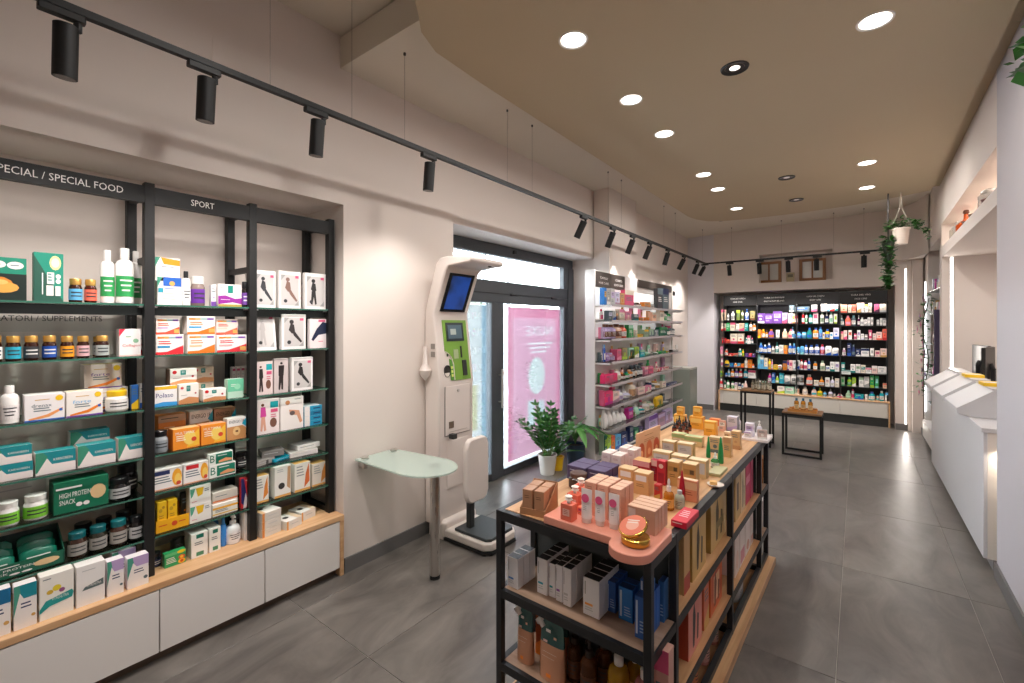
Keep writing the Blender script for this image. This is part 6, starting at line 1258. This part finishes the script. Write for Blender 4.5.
# aisle side, three levels
XS = -.545
fig = lambda a: [('g', [(.3, .1), (.42, .1), (.5, .6), (.4, .9), (.3, .7)], a), ('g', [(.6, .12), (.7, .12), (.74, .55), (.62, .6)], a), ('l', .2, .96, .8, 1, a, .02)]
def A(z, items, where, **k): shelf_row('E', {'near': -.540, 'midd': -.522, 'far ': -.505}[where.split(', ')[1][:4]], z, 0, 0, 1, items, where, 'cartons on the aisle side of the gondola', **k)
gd = dict(prints=fig('4a3a20'), d=.10)
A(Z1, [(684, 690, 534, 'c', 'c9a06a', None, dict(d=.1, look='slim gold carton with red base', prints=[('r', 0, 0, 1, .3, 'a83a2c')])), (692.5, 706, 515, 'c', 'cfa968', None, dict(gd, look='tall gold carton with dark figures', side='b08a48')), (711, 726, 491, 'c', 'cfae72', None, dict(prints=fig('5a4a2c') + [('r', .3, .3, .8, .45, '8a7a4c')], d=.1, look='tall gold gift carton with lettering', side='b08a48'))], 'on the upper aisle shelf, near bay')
A(Z1, [(735.5, 740, 474, 'c', 'c9a870', None, dict(prints=[('r', .3, .2, .7, .8, '4a3424')], d=.08, look='slim gold carton with brown window')), (741, 745.5, 468, 'c', 'e2c9a4', None, dict(d=.08, prints=fig('6a4a34'), look='cream carton with dark strokes')), (746, 750, 464, 'c', 'c8305a', None, dict(d=.08, look='crimson carton with pink band', prints=[('r', 0, .5, 1, .7, 'e88aa0')])), (750.6, 753.2, 460, 'c', 'd0557a', None, dict(d=.08, look='rose pink carton', prints=fig('a02a4c')))], 'on the upper aisle shelf, middle bay')
A(Z1, [(759.5, 762, 459, 'c', 'efe9e4', 'slate', dict(d=.06, look='white carton')), (763, 765.3, 457, 'c', 'b5763c', 'cream', dict(d=.06, look='tan carton'))], 'on the upper aisle shelf, far bay')
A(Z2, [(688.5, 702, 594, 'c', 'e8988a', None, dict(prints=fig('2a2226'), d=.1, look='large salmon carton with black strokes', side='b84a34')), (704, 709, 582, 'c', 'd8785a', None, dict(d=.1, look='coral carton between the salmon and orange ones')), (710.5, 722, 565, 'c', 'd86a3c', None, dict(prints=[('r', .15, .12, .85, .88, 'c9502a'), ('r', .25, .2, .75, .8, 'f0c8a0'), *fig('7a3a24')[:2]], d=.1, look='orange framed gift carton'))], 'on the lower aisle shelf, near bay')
A(Z2, [(735, 739.5, 527, 'c', 'efe0d8', None, dict(d=.07, look='tall white panel carton', prints=[('e', .5, .3, .3, 'e8c8b8', .2)])), (740, 745, 520, 'c', 'f0e4de', None, dict(d=.07, look='tall white and pink panel carton', prints=[('r', .1, .05, .9, .35, 'd8909a')])), (745.5, 750, 513, 'c', 'f2e6e0', None, dict(d=.07, look='tall cream panel carton', prints=[('e', .5, .2, .3, 'd8a08a', .12)])), (750.5, 753.2, 506, 'c', 'f0e2da', None, dict(d=.07, look='tall pale panel carton', prints=[('r', .1, .05, .9, .25, 'e0b0a0')]))], 'on the lower aisle shelf, middle bay')
A(Z2, [(759.5, 762, 503, 'c', 'efe9e6', 'silver', dict(d=.06, look='white carton')), (763, 765.5, 499, 'c', 'e8e2dc', 'silver', dict(d=.06, look='off-white carton'))], 'on the lower aisle shelf, far bay')
A(.0505, [(694, 701, 652, 'b', 'c86a3c', 'amber', dict(lab='d88a5c', w=.055)), (704, 714, 634, 'b', 'd89a90', 'plum', dict(lab='e0b0a4', w=.06)), (715, 721, 618, 'b', 'b87a6c', 'black', dict(lab='c99a88', w=.055))], 'on the bottom board, near bay')
A(.0505, [(739, 744, 560, 'k', 'c9c6c4', 'grey', dict(d=.1, look='crumpled clear wrapped pack'))], 'on the bottom board, middle bay')

# ------------------------------------------------------------------ back wall products: four bays
BF = BY + .075
bk = 'products on the back wall display'
def B(bay, row, z, ox, oy, s, txt, y=BF):
    """txt: 'x0 x1 top kind colour colour2;...' in the crop's pixels"""
    items = []
    for it in txt.split(';'):
        p = it.split(); items.append((float(p[0]), float(p[1]), float(p[2]), p[3], p[4], p[5] if len(p) > 5 else None, dict(d=.09) if p[3] in 'ck' else {}))
    rn = ('top', 'second', 'third', 'fourth', 'fifth', 'sixth', 'ledge')[row] if row < 7 else 'ledge'
    shelf_row('S', y if rn != 'ledge' else BY + .06, z, ox, oy, s, items, f'on the {rn} {bay} shelf' if rn != 'ledge' else f'on the oak ledge, {bay} bay', bk)
a6, a7, a8, a9 = (715, 290, 10.51), (715, 340, 10.51), (800, 285, 10.51), (800, 340, 9.758)
Z = BSH[0]; N_ = 'hair-care'
B(N_, 0, Z[0], *a6, '65 108 205 c beige rose;125 148 245 b white grey;165 203 225 b white grey;225 262 212 c olive lime;275 298 215 b cream olive;312 352 200 p lavender blue;370 420 220 c khaki brown')
B(N_, 1, Z[1], *a6, '65 112 350 c cream red;118 155 345 c green mint;160 212 340 c cream rose;220 250 355 c white grey;252 305 348 c peach rose;308 348 345 c teal aqua;358 390 338 b white peach;392 430 350 b orange white')
B(N_, 2, Z[2], *a6, '72 112 505 c red crimson;115 155 520 k coral red;160 233 455 c cream rose;236 305 455 c cream red;318 338 500 b teal white;340 370 480 c white rose;372 402 505 b slate rose')
B(N_, 3, Z[3], *a7, '55 95 70 c pink cream;100 135 95 b coral white;138 185 140 k red peach;190 236 140 c coral teal;240 280 90 b teal white;282 305 100 b yellow lime;315 347 142 c purple navy;350 387 140 k red magenta;390 425 145 c violet purple')
B(N_, 4, Z[4], *a7, '58 90 190 b white pink;98 150 195 o yellow navy;152 192 245 c blue cyan;195 230 240 b orange cream;233 265 245 c sky orange;270 300 250 c orange red;305 343 190 b white cream;345 387 205 c orange amber;390 412 250 b coral orange')
B(N_, 5, Z[5], *a7, '52 75 310 b lime green;77 100 310 b yellow lime;102 128 345 b blue sky;130 158 305 b white sky;162 200 305 b orange white;204 243 305 b purple white;247 287 305 b red white;297 342 305 b cyan white;347 428 320 c white rose')
B(N_, 7, .4005, *a7, '45 80 410 b red white;85 114 425 b forest white;118 150 425 b white green;166 200 435 b white green;204 232 450 c white lilac;236 275 450 b navy white;280 298 460 c white sky;300 340 430 o blush white')
Z = BSH[1]; N_ = 'baby-care'
B(N_, 0, Z[0], *a6, '437 520 245 c purple white;522 605 250 c purple lilac;608 702 225 c purple lilac;706 760 240 c lilac rose;764 800 245 t cream white;803 842 248 t cream gold')
B(N_, 1, Z[1], *a6, '440 484 415 k orange yellow;488 526 410 b amber yellow;530 556 425 b amber brown;558 620 412 o purple amber;635 682 420 t white grey;705 762 410 o peach cream;766 832 410 o peach rose')
B(N_, 2, Z[2], *a6, '430 456 615 b white sky;458 500 555 b blue sky;503 545 575 b blue white;547 587 555 b royal white;592 625 590 b white grey;632 668 550 p white teal;672 718 580 c white silver;722 760 585 c orange gold;768 806 560 b blue white;809 850 560 b royal sky')
B(N_, 3, Z[3], *a7, '440 474 155 c aqua sky;476 510 165 c sky white;515 555 190 c cream sky;558 588 200 b yellow gold;591 608 205 b pink white;612 658 260 c yellow gold;661 700 262 k white rose;712 756 220 c amber navy;759 775 210 b purple pink;778 815 215 c blush rose;818 880 218 c white silver')
B(N_, 4, Z[4], *a7, '556 592 350 b magenta pink;597 632 345 c blue sky;634 672 380 o lime white;676 722 350 c cyan aqua;726 792 370 k white slate;795 858 365 k white charcoal;863 932 370 c cream grey')
B(N_, 7, .4005, *a7, '440 480 430 c white sky;490 530 440 c mint white;540 590 445 k white blue;655 733 487 c white lime;737 833 492 c mint white;838 868 465 b white mint')
Z = BSH[2]; N_ = 'body-care'
B(N_, 0, Z[0], *a8, '-115 -60 215 c slate silver;-55 95 228 c slate blue;118 180 210 c grey rose;218 250 180 c white grey;252 284 175 c cream white;288 312 205 c white sky;315 364 205 c white red;367 400 205 c white teal')
B(N_, 1, Z[1], *a8, '-108 -70 290 b pink white;-52 -22 300 b crimson red;18 48 290 b red white;55 78 290 b white green;92 130 285 b teal forest;135 190 285 c white rose;212 252 285 b white sage;262 300 285 p navy white;308 348 285 b white mint;351 395 302 t white lime')
B(N_, 2, Z[2], *a8, '-100 -58 440 p white sky;-55 16 495 b sky blue;20 64 495 k sky white;68 130 450 o teal blue;134 193 450 b orange blue;196 234 440 b sky blue;237 260 500 c white gold;263 311 465 b yellow blue;314 345 500 c white sky;350 412 450 c lavender blue')
B(N_, 3, Z[3], *a9, '-50 -5 70 k sky white;0 40 60 k sky aqua;43 76 50 b white blue;85 135 50 b cream royal;138 190 45 b white royal;196 240 45 b lilac crimson;245 310 60 k white blue;313 380 80 k white royal')
B(N_, 4, Z[4], *a9, '-48 -5 200 c white royal;0 28 190 b white red;35 70 200 b white rose;72 100 180 b royal white;128 168 210 b amber slate;195 243 205 b cream sage;250 290 255 c white blue;294 338 215 c white teal;341 384 215 c white lilac')
B(N_, 5, Z[5], *a9, '-40 0 350 c cream grey;2 35 345 c cream silver;60 120 340 b coral cream;135 180 395 c cream white;184 236 360 p amber gold;245 290 370 c white blush;294 337 360 p lavender white;341 383 380 c cream white')
B(N_, 7, .4005, *a9, '-45 -10 480 c peach cream;20 75 460 b cream white;110 163 465 o blush cyan;166 220 470 p yellow lime;222 262 505 b sky slate;275 320 480 p lavender grey;326 345 490 b charcoal black')
Z = BSH[3]; N_ = 'face-care'
B(N_, 0, Z[0], *a8, '425 495 208 c peach coral;505 540 210 c cream peach;543 590 206 c coral peach;598 638 188 c cream gold;641 674 183 c blush white;677 714 205 c white gold;717 755 190 c cream peach;780 830 203 c rose plum;838 908 200 c cream silver')
B(N_, 1, Z[1], *a8, '415 462 320 p slate silver;472 536 320 o coral pink;540 586 318 b slate aqua;604 630 320 p plum white;634 672 340 b white silver;675 708 362 c white grey;711 740 340 c white silver;743 772 340 t white grey;806 834 365 c white grey;837 870 350 t white silver;872 906 348 c white grey')
B(N_, 2, Z[2], *a8, '415 455 490 c peach rose;458 495 478 c blush rose;508 546 475 c white coral;566 596 512 j white rose;599 636 475 c white lilac;640 674 515 c white lavender;677 714 520 j white grey;718 760 472 t rose white;764 800 510 c blush white;804 862 495 c blush coral;866 915 462 c coral red')
B(N_, 3, Z[3], *a9, '410 450 80 b mauve white;460 500 30 c navy royal;503 542 45 o navy slate;546 590 90 c navy white;596 676 85 c white navy;682 726 80 t white grey;732 780 105 c blush rose;785 850 85 c blush gold')
B(N_, 4, Z[4], *a9, '400 440 220 c teal white;443 488 300 k silver white;492 540 240 c white teal;543 590 240 c white sage;593 640 248 c cream teal;643 698 275 c white rose;701 757 255 c blush white;760 845 262 c white silver')
B(N_, 5, Z[5], *a9, '395 440 360 t sage green;460 505 365 b lime green;508 545 368 c lime white;575 622 365 c white sage;625 676 360 c white grey;684 722 350 c green lime;726 774 350 t green aqua;808 852 425 c peach coral')
B(N_, 7, .4005, *a9, '358 420 525 o silver hotpink;445 500 495 o sage mint;503 530 480 b silver hotpink;534 620 530 c turquoise blue;630 662 530 t white silver;668 735 510 b turquoise blue;745 772 540 b peach turquoise;776 822 500 b turquoise white;830 862 515 c white sky')
# little price sign of the face-care bay
o = obj('shelf_talker', MB().cbox(-.06, 0, 0, .06, .004, .07, M('d9dedc'), .001), None, (-.16, BY + .04, .775)); obj('print', MB().face([(-.06, -.001, .05), (.06, -.001, .05), (.06, -.001, .065), (-.06, -.001, .065)], M('0f8a86')).face([(-.045, -.001, .03), (.03, -.001, .03), (.03, -.001, .036), (-.045, -.001, .036)], M('grey')), o); stuff(o.children[0])
o.location = (-.155, BY + .043, .81 - .016); tag(o, 'small white and teal shelf card hanging off the fifth face-care shelf', 'sign')

# ------------------------------------------------------------------ side cosmetics shelf products
SF = -2.285
sdp = 'products on the cosmetics shelves by the door'
def D_(row, z, ox, oy, s, txt, first=1):
    items = []
    for it in txt.split(';'):
        p = it.split(); items.append((float(p[0]), float(p[1]), float(p[2]), p[3], p[4], p[5] if len(p) > 5 else None, dict(d=.06) if p[3] in 'ck' else {}))
    shelf_row('E', SF, z, ox, oy, s, items, f'on the {row} cosmetics shelf by the door', sdp, first=first, amin=4.722)
c2_, c3_, c4_, c5_ = (585, 265, 8.03), (585, 345, 6.83), (630, 265, 8.03), (630, 345, 6.83)
D_('top', 1.8305, *c2_, '122 165 180 c 1b78c8;172 205 195 c grey white;208 240 190 c silver lilac;243 280 215 c lavender mauve;285 318 225 c tan amber;321 392 205 c rose cream')
D_('top', 1.8305, *c4_, '40 70 300 b charcoal black;74 100 300 b brown black;112 165 300 c amber tan;170 210 295 b silver grey;222 262 190 c charcoal slate;265 312 190 c slate navy', 7)
D_('second', 1.6505, *c2_, '190 222 365 c slate lavender;224 250 365 c silver blue;255 275 370 b tan brown;278 320 355 c cream pink;325 372 372 c pink blush;386 432 395 c slate teal')
D_('second', 1.6505, *c4_, '80 116 420 c orange peach;119 155 420 c amber orange;180 212 380 c peach cream;240 275 350 c cream tan;280 310 370 b white green;314 338 370 b green forest', 7)
D_('third', 1.4405, *c2_, '75 115 505 b mauve grey;118 146 505 b lilac mauve;150 182 475 b lilac brown;185 220 475 b lilac brown;224 262 478 b lilac brown;272 310 475 b peach brown;314 346 480 b coral brown;352 388 480 c green mint')
D_('third', 1.4405, *c4_, '0 22 500 b green mint;35 60 520 c cream sage;66 112 555 k yellow orange;116 150 520 c sage yellow;155 190 515 c sage slate;196 230 520 c slate grey;236 300 500 c forest green;304 330 500 b forest teal;336 378 490 b slate rose', 9)
D_('fourth', 1.1805, *c3_, '75 102 0 b navy royal;105 136 0 b royal sky;150 180 55 b lilac purple;184 215 55 b mauve lilac;219 250 30 c rose pink;254 290 20 c khaki lime;300 336 20 c mint gold;340 370 15 c lime white')
D_('fourth', 1.1805, *c5_, '0 30 30 c mint green;34 66 25 b white sage;70 100 35 c turquoise mint;104 140 35 b mint green;180 205 90 b white forest;210 245 70 c green forest;250 275 60 b yellow green;318 340 100 b black white', 9)
D_('fifth', .9305, *c3_, '135 222 200 c hotpink rose;228 254 165 b white cream;258 290 190 b brown orange;293 311 185 b green teal;314 336 170 b amber peach;340 362 160 b cream tan')
D_('fifth', .9305, *c5_, '22 46 140 b black slate;50 70 135 b black slate;74 94 140 b charcoal slate;100 126 150 c pink blush;130 160 145 c rose pink;184 206 160 c blush red;210 236 155 c rose white;240 266 150 c blush red', 7)
D_('sixth', .6805, *c3_, '70 124 320 c rose pink;128 188 320 c hotpink magenta;192 236 320 c blush mauve;240 276 310 b white lilac;282 322 320 b lavender white;330 352 310 b cream tan')
D_('sixth', .6805, *c5_, '20 50 250 b cream tan;56 104 290 c blush cream;108 146 280 c pink cream;152 184 260 b slate navy;190 216 250 b white gold;220 246 250 c cream blush;250 326 310 k navy lavender', 7)
D_('seventh', .4205, *c3_, '70 100 450 n white;104 134 445 n white;138 168 445 n white;172 202 445 n white;206 232 450 n white;236 262 455 n white;266 292 460 n white;298 330 430 c magenta purple;334 362 470 j cream white')
D_('seventh', .4205, *c5_, '20 46 420 b sage olive;50 78 410 n mint;84 112 430 b turquoise white;116 144 390 b white cream;148 176 390 b cream sage;182 230 350 k yellow olive;236 280 400 b white slate', 10)
D_('base', .1205, *c3_, '86 118 620 c sage green;121 144 625 c forest lime;148 178 620 c lime sky;182 206 622 c orange coral;210 246 615 c sky blue;250 290 600 c navy royal')
D_('base', .1205, *c5_, '0 24 560 c navy slate;30 60 570 c forest green;64 90 560 c violet navy;130 190 480 c lilac purple;194 240 470 c mauve lilac;244 290 440 c lilac mauve', 7)
rr = random.Random(11)
for q, (row, z_) in enumerate((('second', 1.6505), ('third', 1.4405), ('fourth', 1.1805), ('fifth', .9305), ('sixth', .6805), ('seventh', .4205))):
    for i in range(8):
        c = rr.choice(['cream', 'blush', 'sage', 'mint', 'lilac', 'mauve', 'grey', 'white', 'tan', 'pink', 'slate', 'green', 'rose', 'lavender']); k = rr.choice('ccbb'); hh = min(.17, .10 + .08 * rr.random())
        product(k, -2.352, 4.80 + .30 * i + .03 * rr.random(), z_, rr.uniform(.05, .08), hh, .045, pi / 2, c, rr.choice(['white', 'gold', 'brown', 'green', 'rose']), f'{cw(c)} {"bottle" if k == "b" else "carton"} in the back row, {ORD[i + 1]} place, {row} cosmetics shelf', sdp)
# ------------------------------------------------------------------ bottles on the two side tables
for i in range(7):
    px = 752.5 + 2.9 * i
    x, z_ = on_y(px, 378, 6.80 + .06 * (i % 2)); product('b', x, 6.80 + .07 * (i % 2), .7305, .034, .13 + .008 * (i % 3), .034, 0, 'b8b09a!', '6a6656', f'clear dark-capped bottle on the taller side table, {ORD[i + 1]} from the window side', 'clear bottles on the taller side table', lab='cfc8b4')
tb = empty('wooden_tray', (-.545, 6.66, .53)); obj('base', MB().box(-.15, -.10, 0, .15, .10, .012, M('c08a4c', .5)), tb)
for s_ in (-1, 1): obj('rim', MB().box(-.15, s_ * .094 - .006, .0121, .15, s_ * .094 + .006, .03, M('b87f40', .5)), tb)
tag(tb, 'shallow wooden tray on the lower side table', 'tray')
for i, px in enumerate((796.5, 803, 810.5)):
    x = on_y(px, 400, 6.63)[0]; product('b', x, 6.60 + .03 * (i % 2), .5425, .05, .15, .05, 0, 'd09038!', '1f5a78', f'amber bottle with blue cap on the lower side table, {("window-side", "middle", "counter-side")[i]} one', 'amber bottles on the lower side table', lab='e0c088')
for i in range(2): product('c', -.63 + .20 * i, 6.69, .5425, .06, .028, .05, 0, 'c8862e', 'brown', f'low amber carton on the wooden tray, {("window", "counter")[i]} end', 'low amber cartons')
# ------------------------------------------------------------------ right wall recess products
rr = random.Random(3)
for q, z_ in enumerate((.55, .95, 1.35, 1.75, 2.05)):
    for i in range(5):
        c = rr.choice(['rose', 'lilac', 'pink', 'white', 'violet', 'lavender', 'magenta']); k = 'b' if (i + q) % 3 == 0 else 'c'
        product(k, .79, 7.40 + .2 * i, z_ + .0005, .08, .13 + .05 * rr.random(), .06, -pi / 2, c, rr.choice(['white', 'gold', 'plum']), f'{cw(c)} {"bottle" if k == "b" else "carton"} in the right wall recess, {ORD[i + 1]} place, {("lowest", "second", "third", "fourth", "top")[q]} shelf', 'products in the right wall recess')
